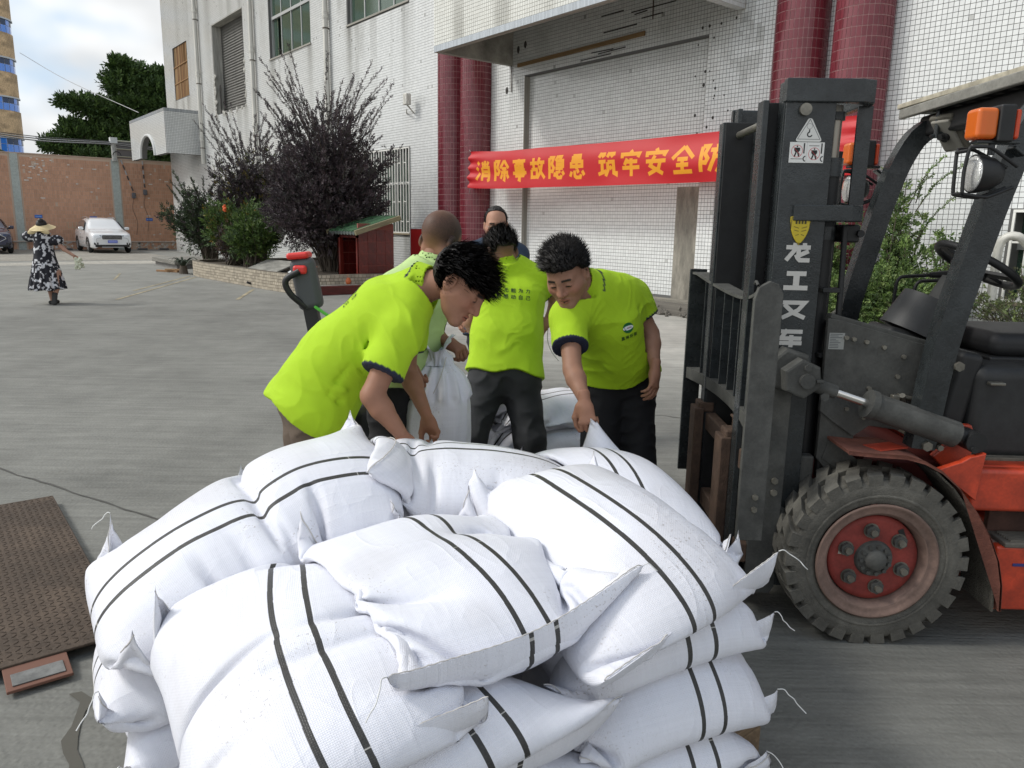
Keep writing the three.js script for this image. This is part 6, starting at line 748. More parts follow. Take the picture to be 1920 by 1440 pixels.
// ---------------------------------------------------------------- people: bodies, clothes, heads and hands meshed from distance fields
const sub3 = (a, b) => [a[0] - b[0], a[1] - b[1], a[2] - b[2]], add3 = (a, b, k = 1) => [a[0] + b[0] * k, a[1] + b[1] * k, a[2] + b[2] * k], dot3 = (a, b) => a[0] * b[0] + a[1] * b[1] + a[2] * b[2], len3 = (a) => Math.hypot(a[0], a[1], a[2]), nrm = (a) => { const l = len3(a) || 1; return [a[0] / l, a[1] / l, a[2] / l]; }, crs = (a, b) => [a[1] * b[2] - a[2] * b[1], a[2] * b[0] - a[0] * b[2], a[0] * b[1] - a[1] * b[0]], mix3 = (a, b, t) => [lerp(a[0], b[0], t), lerp(a[1], b[1], t), lerp(a[2], b[2], t)];
function cone(x, y, z, a, b, ra, rb) { const bx = b[0] - a[0], by = b[1] - a[1], bz = b[2] - a[2], px = x - a[0], py = y - a[1], pz = z - a[2]; const t = clamp((px * bx + py * by + pz * bz) / (bx * bx + by * by + bz * bz + 1e-9)); return Math.hypot(px - bx * t, py - by * t, pz - bz * t) - (ra + (rb - ra) * t); }
const smin = (a, b, k) => { const h = Math.max(k - Math.abs(a - b), 0) / k; return Math.min(a, b) - h * h * k * 0.25; }, smax = (a, b, k) => -smin(-a, -b, k);
const ell = (x, y, z, c, r) => { const px = (x - c[0]) / r[0], py = (y - c[1]) / r[1], pz = (z - c[2]) / r[2], k = Math.hypot(px, py, pz), g = Math.hypot(px / r[0], py / r[1], pz / r[2]); return g < 1e-6 ? -Math.min(...r) : (k * (k - 1)) / g; };
function nets(f, lo, hi, h, lip = 1) { // naive surface nets; whole blocks far from the surface are skipped
  const n = [0, 1, 2].map((i) => Math.ceil((hi[i] - lo[i]) / h / 6) * 6 + 1), [nx, ny, nz] = n, F = new Float32Array(nx * ny * nz), at = (i, j, k) => i + nx * (j + ny * k), B = 6, rad = B * h * 0.87;
  for (let k = 0; k < nz; k += B) for (let j = 0; j < ny; j += B) for (let i = 0; i < nx; i += B) { const d = f(lo[0] + (i + 3) * h, lo[1] + (j + 3) * h, lo[2] + (k + 3) * h), skip = Math.abs(d) > rad * 1.25 + 0.03 * lip; for (let c = k; c < Math.min(k + B, nz); c++) for (let b = j; b < Math.min(j + B, ny); b++) for (let a = i; a < Math.min(i + B, nx); a++) F[at(a, b, c)] = skip ? d : f(lo[0] + a * h, lo[1] + b * h, lo[2] + c * h); }
  const id = new Int32Array(nx * ny * nz).fill(-1), pos = []; const E8 = [[0, 0, 0], [1, 0, 0], [0, 1, 0], [1, 1, 0], [0, 0, 1], [1, 0, 1], [0, 1, 1], [1, 1, 1]], ED = [[0, 1], [0, 2], [0, 4], [1, 3], [1, 5], [2, 3], [2, 6], [3, 7], [4, 5], [4, 6], [5, 7], [6, 7]];
  for (let k = 0; k < nz - 1; k++) for (let j = 0; j < ny - 1; j++) for (let i = 0; i < nx - 1; i++) { let m = 0; const v = []; for (let c = 0; c < 8; c++) { const d = F[at(i + E8[c][0], j + E8[c][1], k + E8[c][2])]; v.push(d); if (d < 0) m |= 1 << c; } if (m === 0 || m === 255) continue; let x = 0, y = 0, z = 0, q = 0; for (const [a, b] of ED) if ((v[a] < 0) !== (v[b] < 0)) { const t = v[a] / (v[a] - v[b]); x += lerp(E8[a][0], E8[b][0], t); y += lerp(E8[a][1], E8[b][1], t); z += lerp(E8[a][2], E8[b][2], t); q++; } id[at(i, j, k)] = pos.length / 3; pos.push(lo[0] + (i + x / q) * h, lo[1] + (j + y / q) * h, lo[2] + (k + z / q) * h); }
  const idx = [], quad = (a, b, c, d, s) => { if (a < 0 || b < 0 || c < 0 || d < 0) return; s ? idx.push(a, b, c, a, c, d) : idx.push(a, c, b, a, d, c); };
  for (let k = 1; k < nz - 1; k++) for (let j = 1; j < ny - 1; j++) for (let i = 1; i < nx - 1; i++) { const s = F[at(i, j, k)] < 0; if (s !== F[at(i + 1, j, k)] < 0) quad(id[at(i, j - 1, k - 1)], id[at(i, j, k - 1)], id[at(i, j, k)], id[at(i, j - 1, k)], s); if (s !== F[at(i, j + 1, k)] < 0) quad(id[at(i - 1, j, k - 1)], id[at(i - 1, j, k)], id[at(i, j, k)], id[at(i, j, k - 1)], s); if (s !== F[at(i, j, k + 1)] < 0) quad(id[at(i - 1, j - 1, k)], id[at(i, j - 1, k)], id[at(i, j, k)], id[at(i - 1, j, k)], s); }
  const g = new THREE.BufferGeometry(), nor = new Float32Array(pos.length), e = h * 0.6; for (let i = 0; i < pos.length; i += 3) { const x = pos[i], y = pos[i + 1], z = pos[i + 2], gx = f(x + e, y, z) - f(x - e, y, z), gy = f(x, y + e, z) - f(x, y - e, z), gz = f(x, y, z + e) - f(x, y, z - e), l = Math.hypot(gx, gy, gz) || 1; nor[i] = gx / l; nor[i + 1] = gy / l; nor[i + 2] = gz / l; }
  g.setAttribute('position', new THREE.Float32BufferAttribute(pos, 3)); g.setAttribute('normal', new THREE.BufferAttribute(nor, 3)); g.setIndex(idx); return g;
}
function joinColored(list) { const a = list.map((g) => { const q = g.clone(); if (!q.attributes.uv) q.setAttribute('uv', new THREE.BufferAttribute(new Float32Array(q.attributes.position.count * 2), 2)); return q; }); return mergeGeometries(a); }
function frameM(o, x, y, z) { return new THREE.Matrix4().makeBasis(v3(x), v3(y), v3(z)).setPosition(...o); }
const skinNoise = (x, y, z) => 0.92 + 0.16 * fbm(x * 60, y * 60, z * 60, 2);
// ---- head in its own frame: x to the person's left, y up, z forward; origin between the ears
function headField(o) { return (x, y, z) => {
  let d = ell(x, y, z, [0, 0.038, -0.008], [0.074, 0.088, 0.094]);
  d = smin(d, ell(x, y, z, [0, -0.03, 0.034], [0.060, 0.080, 0.060]), 0.04); const ax = Math.abs(x);
  d = smin(d, cone(ax, y, z, [0.050, -0.045, 0.005], [0.012, -0.100, 0.068], 0.026, 0.018), 0.035); d = smin(d, cone(x, y, z, [-0.01, -0.104, 0.074], [0.01, -0.104, 0.074], 0.017, 0.017), 0.02);
  d = smin(d, cone(ax, y, z, [0.0, 0.016, 0.090], [0.042, 0.016, 0.072], 0.008, 0.010), 0.02); d = smin(d, cone(ax, y, z, [0.046, -0.03, 0.060], [0.056, -0.022, 0.035], 0.018, 0.016), 0.03);
  d = smax(d, -(Math.hypot(ax - 0.031, y + 0.004, (z - 0.104)) - 0.019), 0.018); d = smin(d, ell(ax, y, z, [0.031, -0.006, 0.076], [0.0165, 0.0125, 0.014]), 0.006);
  d = smin(d, cone(x, y, z, [0, 0.008, 0.090], [0, -0.036, 0.110], 0.0075, 0.0125), 0.016); d = smin(d, Math.hypot(ax - 0.013, y + 0.040, z - 0.097) - 0.0095, 0.010); d = smax(d, -(Math.hypot(ax - 0.0075, y + 0.0475, z - 0.103) - 0.0042), 0.004);
  d = smin(d, cone(ax, y, z, [0, -0.066, 0.096], [0.022, -0.070, 0.082], 0.0062, 0.004), 0.010); d = smin(d, cone(ax, y, z, [0, -0.079, 0.094], [0.018, -0.077, 0.083], 0.0070, 0.004), 0.010); d = smax(d, -cone(ax, y, z, [0, -0.0725, 0.104], [0.022, -0.0728, 0.090], 0.0022 + (o.mouth ?? 0), 0.0018), 0.004);
  let er = ell(ax, y, z, [0.080, -0.008, -0.012], [0.0125, 0.033, 0.021]); er = smax(er, -ell(ax, y, z, [0.091, -0.005, -0.006], [0.008, 0.020, 0.012]), 0.006); d = smin(d, er, 0.008);
  return d; }; }
function skinColor(base, o) { return (x, y, z) => { const ax = Math.abs(x), k = skinNoise(x, y, z); let c = base.map((v) => v * k); const warm = Math.exp(-((ax - 0.045) ** 2 + (y + 0.03) ** 2) / 0.0006) * (z > 0.03 ? 1 : 0) + 0.7 * Math.exp(-((x) ** 2 + (y + 0.036) ** 2) / 0.0004) * (z > 0.09 ? 1 : 0); c = [c[0] * (1 + 0.10 * warm), c[1] * (1 - 0.05 * warm), c[2] * (1 - 0.05 * warm)];
  if (z > 0.06) { if (Math.hypot((x) / 0.024, (y + 0.0725) / 0.012) < 1) c = [c[0] * 0.92, c[1] * 0.68, c[2] * 0.68]; if (Math.hypot(x / 0.021, (y + 0.0727) / 0.0022) < 1) c = [0.03, 0.012, 0.01]; const by = 0.0165 - 0.16 * (ax - 0.03) ** 1 * 0.3; if (ax > 0.013 && ax < 0.05 && Math.abs(y - by - 0.002) < 0.0055 - 0.05 * Math.max(0, ax - 0.035)) c = [0.03, 0.022, 0.018]; if (Math.hypot((ax - 0.031) / 0.0145, (y + 0.0085) / 0.0028) < 1) c = [0.02, 0.014, 0.012]; }
  if (o.stubble && o.stubble(x, y, z) > 0) { const s = clamp(o.stubble(x, y, z)); c = mix3(c, [0.016, 0.013, 0.012], s * (0.95 + 0.2 * (hash3(Math.floor(x * 900), Math.floor(y * 900), Math.floor(z * 900)) - 0.5))); } return c; }; }
// ---- hand: wrist at the origin, x along the hand, y out of its back, z towards the thumb
function handGeo(p, sc = 1, cell = 0.0032) {
  const chains = [], FZ = [0.030, 0.010, -0.010, -0.028], FL = [0.074, 0.082, 0.076, 0.060], FR = [0.0088, 0.0092, 0.0086, 0.0076], curl = p.curl, spread = p.spread ?? 0.05;
  for (let i = 0; i < 4; i++) { let a = [0.088 - 0.004 * Math.abs(i - 1), 0.003, FZ[i]], ang = 0; const c = curl * (1 + 0.08 * i), seg = [0.46, 0.30, 0.24]; const pts = [a]; for (let k = 0; k < 3; k++) { ang += c * [0.9, 1.1, 0.75][k]; a = [a[0] + Math.cos(ang) * FL[i] * seg[k], a[1] - Math.sin(ang) * FL[i] * seg[k], a[2] + (1.2 - i) * spread * FL[i] * seg[k]]; pts.push(a); } chains.push([pts, FR[i]]); }
  const tc = p.thumb ?? 0.5, T = [[0.020, -0.006, 0.026], [0.052, -0.016 - 0.012 * tc, 0.054 - 0.012 * tc], [0.082, -0.024 - 0.030 * tc, 0.060 - 0.026 * tc], [0.104, -0.028 - 0.044 * tc, 0.056 - 0.036 * tc]];
  const f = (x, y, z) => { let d = smin(cone(x, y, z, [0.03, 0, 0.014], [0.082, 0.002, 0.022], 0.017, 0.013), cone(x, y, z, [0.03, 0, -0.012], [0.080, 0.001, -0.022], 0.017, 0.012), 0.02); d = smin(d, cone(x, y, z, [0.05, 0.001, 0.0], [0.084, 0.003, 0.0], 0.016, 0.0125), 0.02); d = smin(d, cone(x, y, z, [-0.03, 0, 0], [0.03, 0, 0], 0.0255, 0.021), 0.025); d = smin(d, cone(x, y, z, T[0], T[1], 0.017, 0.0135), 0.02);
    for (const [pt, r] of chains) { let q = cone(x, y, z, pt[0], pt[1], r * 1.08, r); q = smin(q, cone(x, y, z, pt[1], pt[2], r * 1.02, r * 0.92), 0.003); q = smin(q, cone(x, y, z, pt[2], pt[3], r * 0.93, r * 0.74), 0.003); d = smin(d, q, 0.005); }
    d = smin(d, smin(cone(x, y, z, T[1], T[2], 0.0118, 0.0105), cone(x, y, z, T[2], T[3], 0.0105, 0.0082), 0.003), 0.006); return d; };
  const g = nets(f, [-0.045, -0.11, -0.062], [0.19, 0.03, 0.075], cell); g.scale(sc, sc, sc); return g;
}
function wrapHand(o, dir, back, left) { const x = nrm(dir), y = nrm(add3(back, x, -dot3(back, x))); let z = crs(x, y); if (!left) { /* right hand: thumb along +z of a right-handed frame */ } return { o, x, y, z, left }; }
function putHand(g, w) { // a left hand mirrors the thumb side
  const q = g.clone(); if (w.left) { q.scale(1, 1, -1); const ix = q.index.array.slice(); for (let i = 0; i < ix.length; i += 3) { const t = ix[i + 1]; ix[i + 1] = ix[i + 2]; ix[i + 2] = t; } q.setIndex(Array.from(ix)); const n = q.attributes.normal; for (let i = 0; i < n.count; i++) n.setZ(i, n.getZ(i)); }
  return q.applyMatrix4(frameM(w.o, w.x, w.y, w.z)); }
const skinMat = mat(lin(1, 1, 1), 0.55, 0, { vertexColors: true, bumpMap: fineBump, bumpScale: 0.0006, specularIntensity: 0.6 }), clothBump = makeTex(256, 256, (x, y) => 0.5 + 0.25 * Math.sin((x / 256) * Math.PI * 2 * 42) * Math.sin((y / 256) * Math.PI * 2 * 42) + 0.2 * (periodic(256, 256, 3)(x, y, 90, 90, 1) - 0.5));
const clothMat = mat(lin(1, 1, 1), 0.85, 0, { vertexColors: true, bumpMap: clothBump, bumpScale: 0.0008, sheen: 0.3, sheenRoughness: 0.6 });
function projectPatch(f, c, right, up, n, w, h, nu, nv, off = 0.002) { const pos = [], uv = [], idx = []; for (let j = 0; j <= nv; j++) for (let i = 0; i <= nu; i++) { let p = add3(add3(add3(c, right, (i / nu - 0.5) * w), up, (j / nv - 0.5) * h), n, 0.14), t = 0; for (let s = 0; s < 60; s++) { const d = f(...add3(p, n, -t)); if (d < 0.0006) break; t += Math.max(d * 0.7, 0.0004); if (t > 0.34) break; } p = add3(p, n, -t + off); pos.push(...p); uv.push(i / nu, j / nv); if (i < nu && j < nv) { const a = j * (nu + 1) + i; idx.push(a, a + 1, a + nu + 2, a, a + nu + 2, a + nu + 1); } } const g = new THREE.BufferGeometry(); g.setAttribute('position', new THREE.Float32BufferAttribute(pos, 3)); g.setAttribute('uv', new THREE.Float32BufferAttribute(uv, 2)); g.setIndex(idx); g.computeVertexNormals(); return g; }
function strands(surface, r, n, len, w, flow, pick, curl = 0.5) { // short tapered hairs standing on a surface
  const P = surface.attributes.position, N = surface.attributes.normal, pos = [], nor = []; for (let k = 0, tries = 0; k < n && tries < n * 8; tries++) { const i = Math.floor(r() * P.count), p = [P.getX(i), P.getY(i), P.getZ(i)], m = [N.getX(i), N.getY(i), N.getZ(i)]; if (pick && !pick(p, m)) continue; k++; const fl = flow(p, m), L = len * (0.6 + 0.8 * r()), d0 = nrm(add3(add3(fl, m, 0.35 + 0.3 * r()), [r() - 0.5, r() - 0.5, r() - 0.5], 0.5)), d1 = nrm(add3(add3(d0, fl, curl), [r() - 0.5, r() - 0.5, r() - 0.5], 0.5)), s = nrm(crs(d0, m)), a = add3(p, m, -0.002), b = add3(a, d0, L * 0.5), c = add3(b, d1, L * 0.5); const A = add3(a, s, w), B = add3(a, s, -w), C2 = add3(b, s, w * 0.8), D = add3(b, s, -w * 0.8); pos.push(...A, ...B, ...C2, ...B, ...D, ...C2, ...C2, ...D, ...c); const nn = nrm(add3(m, d0, 0.2)); for (let q = 0; q < 9; q++) nor.push(...nn); } const g = new THREE.BufferGeometry(); g.setAttribute('position', new THREE.Float32BufferAttribute(pos, 3)); g.setAttribute('normal', new THREE.Float32BufferAttribute(nor, 3)); return g; }
const LIME = [0.385, 0.60, 0.012], NAVY = [0.010, 0.014, 0.035];
function person(o) {
  const J = o.J, t = thing('person', o.label, 'person'), up = [0, 1, 0];
  for (const s of ['R', 'L']) { const hp = J['hip' + s]; J['kn' + s] ??= add3(mix3(hp, [hp[0], 0.0, hp[2]], 0.46), o.kneeShift ?? [0, 0, 0]); J['an' + s] ??= [J['kn' + s][0] + (o.foot?.[s]?.[0] ?? 0), 0.09, J['kn' + s][2] + (o.foot?.[s]?.[1] ?? 0)]; }
  const side = nrm(sub3(J.shL, J.shR)), chestL = add3(J.chest, side, 0.072), chestR = add3(J.chest, side, -0.072), wL = add3(J.waist, side, 0.06), wR = add3(J.waist, side, -0.06), fat = o.fat ?? 1;
  const torso = (x, y, z, e) => { let d = smin(cone(x, y, z, chestL, wL, (0.105 + e) * fat, (0.100 + e) * fat), cone(x, y, z, chestR, wR, (0.105 + e) * fat, (0.100 + e) * fat), 0.08); d = smin(d, smin(cone(x, y, z, wL, J.hipL, (0.10 + e) * fat, 0.100 + e), cone(x, y, z, wR, J.hipR, (0.10 + e) * fat, 0.100 + e), 0.08), 0.08); d = smin(d, cone(x, y, z, mix3(J.neck, J.shL, 0.25), J.shL, 0.062 + e, 0.058 + e), 0.07); d = smin(d, cone(x, y, z, mix3(J.neck, J.shR, 0.25), J.shR, 0.062 + e, 0.058 + e), 0.07); return d; };
  // ---- body with arms, neck, legs
  const bodyF = (x, y, z) => { let d = torso(x, y, z, -0.012); d = smin(d, cone(x, y, z, J.neck, add3(J.skull, sub3(J.skull, J.neck), -0.15), 0.056, 0.052), 0.05); for (const s of ['R', 'L']) { if (o.noArm === s) continue; const el = J['el' + s], wr = J['wr' + s], sh = J['sh' + s], mid = mix3(el, wr, 0.3); let a = cone(x, y, z, sh, el, 0.052, 0.039); a = smin(a, cone(x, y, z, el, mid, 0.037, 0.040), 0.02); a = smin(a, cone(x, y, z, mid, wr, 0.040, 0.0245), 0.02); d = smin(d, a, 0.03); d = smin(d, cone(x, y, z, J['hip' + s], J['kn' + s], 0.07, 0.05), 0.05); d = smin(d, cone(x, y, z, J['kn' + s], J['an' + s], 0.048, 0.035), 0.03); } return d; };
  const box3 = (pts, m) => { const lo = [1e9, 1e9, 1e9], hi = [-1e9, -1e9, -1e9]; for (const p of pts) for (let i = 0; i < 3; i++) { lo[i] = Math.min(lo[i], p[i] - m); hi[i] = Math.max(hi[i], p[i] + m); } return [lo, hi]; };
  const [bl, bh] = box3(Object.values(J), 0.16); const body = nets(bodyF, bl, bh, 0.0125); paint(body, (x, y, z) => o.skin.map((v) => v * skinNoise(x, y, z) * (0.94 + 0.12 * fbm(x * 9, y * 9, z * 9, 2))));
  const skinParts = [body];
  // ---- head
  const hz = nrm(o.face), hy = nrm(add3(o.crown, hz, -dot3(o.crown, hz))), hx = crs(hy, hz), HM = frameM(J.skull, hx, hy, hz).multiply(new THREE.Matrix4().makeScale(...[o.hs ?? 1.03, o.hs ?? 1.03, o.hs ?? 1.03])), hf = headField(o);
  const hg = nets(hf, [-0.11, -0.145, -0.125], [0.11, 0.145, 0.135], 0.0036); paint(hg, skinColor(o.skin, o)); hg.applyMatrix4(HM); skinParts.push(hg);
  for (const [k, w] of Object.entries(o.hands ?? {})) { const g = putHand(handGeo(w, w.scale ?? 1, w.cell ?? 0.0034), wrapHand(J['wr' + k], w.dir, w.back, k === 'L')); paint(g, (x, y, z) => o.skin.map((v, i) => v * skinNoise(x, y, z) * (w.tone ?? 1) * [1.03, 0.97, 0.95][i])); skinParts.push(g); }
  const bd = part('body', joinColored(skinParts.map((g) => planeUV(g, 0, 1, 8))), skinMat, t);
  // ---- hair
  const hair = [], r = mulberry(o.seed), hm = mat(o.hairColor ?? lin(0.012, 0.010, 0.009), 0.5, 0, { side: THREE.DoubleSide, specularIntensity: 0.6 });
  if (o.hairMask) { const T = o.hairThick ?? 0.018, hairF = (x, y, z) => { const nn = 0.010 * (fbm(x * 55, y * 55, z * 55, 3) - 0.5) + 0.006 * (vnoise(x * 130, y * 60, z * 130) - 0.5); return smax(ell(x, y, z, [0, 0.040, -0.010], [0.074 + T, 0.088 + T, 0.094 + T]) - nn, -o.hairMask(x, y, z), 0.012); }; const g = nets(hairF, [-0.13, -0.14, -0.15], [0.13, 0.18, 0.15], 0.0042); const fl = o.hairFlow ?? ((p) => nrm([p[0] * 2, 0.4, 0.6])); hair.push(g, strands(g, r, o.strands ?? 2600, o.hairLen ?? 0.028, 0.0011, fl, null, o.hairCurl ?? 0.5)); const hh = merge(hair.map((q) => { q = q.clone(); q.deleteAttribute('color'); return q; })); hh.applyMatrix4(HM); part('hair', hh, hm, t); }
  // ---- shirt with sleeves, collar and dark trim
  if (o.shirt) {
    const S = o.shirt, folds = S.folds ?? [], hemN = nrm(sub3(J.pelvis, J.waist)), hemP = S.hem ?? add3(J.pelvis, hemN, 0.03), sl = S.sleeve ?? 0.62, e = S.ease ?? 0.022, fl = S.flare ?? 0.03, nkA = nrm(sub3(J.skull, J.neck));
    const ax = S.grain ?? hemN, shirtF0 = (x, y, z) => {
      const p = [x, y, z]; let q = dot3(sub3(p, J.waist), hemN), ee = e + fl * sstep(0, 0.28, q); let d = torso(x, y, z, ee);
      if (q > 0) d = smin(d, cone(x, y, z, J.pelvis, add3(J.pelvis, hemN, 0.16), 0.13 * (S.hemWide ?? 1), 0.13 * (S.hemWide ?? 1)) + 0.0, 0.08);
      for (const s of ['R', 'L']) { const sh = J['sh' + s], el = J['el' + s]; d = smin(d, cone(x, y, z, sh, mix3(sh, el, sl), 0.066 + e * 0.5, (S.sleeveR ?? 0.066)), 0.035); }
      for (const b of S.bulges ?? []) d = smin(d, cone(x, y, z, b[0], b[1], b[2], b[3]), 0.06);
      return d; };
    const side2 = crs(ax, side), wr = (x, y, z) => { const a = dot3([x, y, z], ax), b = dot3([x, y, z], side), c = dot3([x, y, z], side2); let w = 0; const u = a + 0.25 * b, n1 = vnoise(u * 11 + 2 * vnoise(b * 6, c * 6, 3), b * 5, c * 5 + S.seed), n2 = vnoise(a * 26 + 4 * vnoise(b * 9, c * 9, 5), b * 13, c * 13 + S.seed); w += (S.amp ?? 0.010) * (Math.pow(1 - Math.abs(2 * n1 - 1), 2.2) - 0.45) + 0.4 * (S.amp ?? 0.010) * (Math.pow(1 - Math.abs(2 * n2 - 1), 2) - 0.4); for (const f of folds) w += f[2] * Math.exp(-((cone(x, y, z, f[0], f[1], 0, 0) / (f[3] ?? 0.014)) ** 2)); return w; };
    const cuts = [['hem', hemP, hemN, null]], sleeveCut = ['R', 'L'].map((s) => { const sh = J['sh' + s], el = J['el' + s], n = nrm(sub3(el, sh)), c = mix3(sh, el, sl); return { n, c, s }; });
    const edge = (x, y, z) => { let m = -1; for (const { n, c } of sleeveCut) { const p = sub3([x, y, z], c), a = dot3(p, n); if (len3(p) < 0.15 && a > -0.05) m = Math.max(m, a); } return m; };
    const armClose = (x, y, z) => { let m = 9; for (const s of ['R', 'L']) m = Math.min(m, cone(x, y, z, mix3(J['sh' + s], J['el' + s], 0.35), J['el' + s], 0.09, 0.09)); return m; };
    const neckC = add3(J.neck, nkA, 0.02), shirtF = (x, y, z) => { let d = shirtF0(x, y, z) - wr(x, y, z); const hq = dot3(sub3([x, y, z], hemP), hemN) - (S.hemWave ?? 0.012) * Math.sin(dot3([x, y, z], side) * 26); d = Math.max(d, hq); for (const { n, c } of sleeveCut) { const p = sub3([x, y, z], c), a = dot3(p, n); if (a > 0 && len3(p) < 0.2 && armClose(x, y, z) < 0.02) d = Math.max(d, a); } const pn = sub3([x, y, z], J.neck), h = dot3(pn, nkA), rr = len3(add3(pn, nkA, -h)); d = smax(d, -Math.max(0.012 - h, rr - 0.10), 0.01);
      if (S.vneck) { const q = sub3([x, y, z], S.vneck.p), a = dot3(q, S.vneck.n), b = Math.abs(dot3(q, side)), hh = dot3(q, nkA); if (a > 0) d = smax(d, -(b - 0.045 * clamp((hh + 0.0) / 0.11) - 0.001) , 0.006) === d ? d : (hh > 0 ? Math.max(d, -(b - 0.45 * hh)) : d); }
      const R = 0.068 - 0.28 * (h - 0.03), col = Math.max(Math.abs(rr - R) - 0.0055, Math.abs(h - 0.018) - 0.030); d = smin(d, col, 0.008); return d; };
    const pts = [J.neck, J.shL, J.shR, J.hipL, J.hipR, mix3(J.shL, J.elL, sl), mix3(J.shR, J.elR, sl), add3(J.pelvis, hemN, 0.1)], [lo, hi] = box3(pts, 0.19), g = nets(shirtF, lo, hi, S.cell ?? 0.0085, 1.6);
    paint(g, (x, y, z) => { const ee = edge(x, y, z); if (ee > -0.010 && armClose(x, y, z) < 0.0) return S.trim ?? NAVY; const pn = sub3([x, y, z], J.neck), h = dot3(pn, nkA), rr = len3(add3(pn, nkA, -h)); if (Math.abs(h + 0.010) < 0.0045 && rr < 0.10 && S.trim !== null) return NAVY; const k = 0.96 + 0.08 * fbm(x * 40, y * 40, z * 40, 2); return S.color.map((v) => v * k); });
    part('shirt', planeUV(g, 0, 1, 14), clothMat, t); o.shirtF = shirtF;
    for (const p of S.prints ?? []) part(p.name, projectPatch(shirtF, p.c, nrm(p.right), nrm(p.up), nrm(p.n), p.w, p.h, 24, 12), mat(p.color ?? lin(1, 1, 1), 0.8, 0, { alphaMap: p.alpha, map: p.map ?? null, alphaTest: p.alpha ? 0.45 : 0, side: THREE.DoubleSide }), t);
  }
  // ---- trousers and shoes
  const T = o.trousers, tf = (x, y, z) => { let d = 9; for (const s of ['R', 'L']) { let q = cone(x, y, z, J['hip' + s], J['kn' + s], 0.102, T.knee ?? 0.078); q = smin(q, cone(x, y, z, J['kn' + s], add3(J['an' + s], [0, 1, 0], -0.02), T.knee ?? 0.078, T.hemR ?? 0.072), 0.03); d = smin(d, q, 0.045); } d = smin(d, cone(x, y, z, J.hipL, J.hipR, 0.112, 0.112), 0.05); d = smin(d, cone(x, y, z, J.pelvis, mix3(J.pelvis, J.waist, 0.55), 0.12, 0.115), 0.06); const n1 = vnoise(x * 9, y * 17 + 2 * vnoise(x * 7, z * 7, 2), z * 9 + o.seed), n2 = vnoise(x * 24, y * 34, z * 24); return d - 0.010 * (Math.pow(1 - Math.abs(2 * n1 - 1), 2) - 0.4) - 0.004 * (n2 - 0.5); };
  const [tl, th] = box3([J.hipL, J.hipR, J.knL, J.knR, J.anL, J.anR, J.waist], 0.15), tg = nets((x, y, z) => Math.max(tf(x, y, z), 0.055 - y), tl, th, 0.0125); paint(tg, (x, y, z) => { const k = 0.85 + 0.3 * fbm(x * 14, y * 14, z * 14, 3); return T.color.map((v) => v * k); }); part('trousers', planeUV(tg, 0, 1, 14), clothMat, t);
  for (const s of ['R', 'L']) { const a = J['an' + s], fz = o.toe ?? [hz[0], 0, hz[2]], fd = nrm([fz[0], 0, fz[2]]), f = (x, y, z) => Math.max(smin(cone(x, y, z, [a[0], 0.05, a[2]], add3([a[0], 0.035, a[2]], fd, 0.17), 0.05, 0.036), cone(x, y, z, a, [a[0], 0.05, a[2]], 0.045, 0.05), 0.03), -y + 0.002), [l, h] = box3([a, add3([a[0], 0.03, a[2]], fd, 0.17)], 0.09), g = nets(f, l, h, 0.009); part('shoe', planeUV(g, 0, 1, 6), mat(lin(0.03, 0.028, 0.026), 0.6), t); }
  o.extra?.(t, HM, bodyF);
  return t;
}
const textAlpha = (lines, w, h, weight, size) => { const t = canvasTex(w, h, (c) => { c.fillStyle = '#000'; c.fillRect(0, 0, w, h); c.strokeStyle = '#fff'; lines.forEach((ln, j) => [...ln].forEach((ch, i) => hanzi(c, ch, ((i + 0.16) * w) / ln.length, ((j + 0.14) * h) / lines.length, size, size * 1.0, weight, 'round'))); }); t.colorSpace = THREE.NoColorSpace; return t; };
const CAM_R = [0.619, 0.019, -0.785], CAM_U = [-0.17, 0.979, -0.111], CAM_B = [0.767, 0.202, 0.61], cv = (a, b, c) => nrm([0, 1, 2].map((i) => CAM_R[i] * a + CAM_U[i] * b + CAM_B[i] * c)); // directions given as right, up, towards the viewer
const motto = textAlpha(['努力到无能为力', '拼搏到感动自己'], 1024, 300, 11, 104);
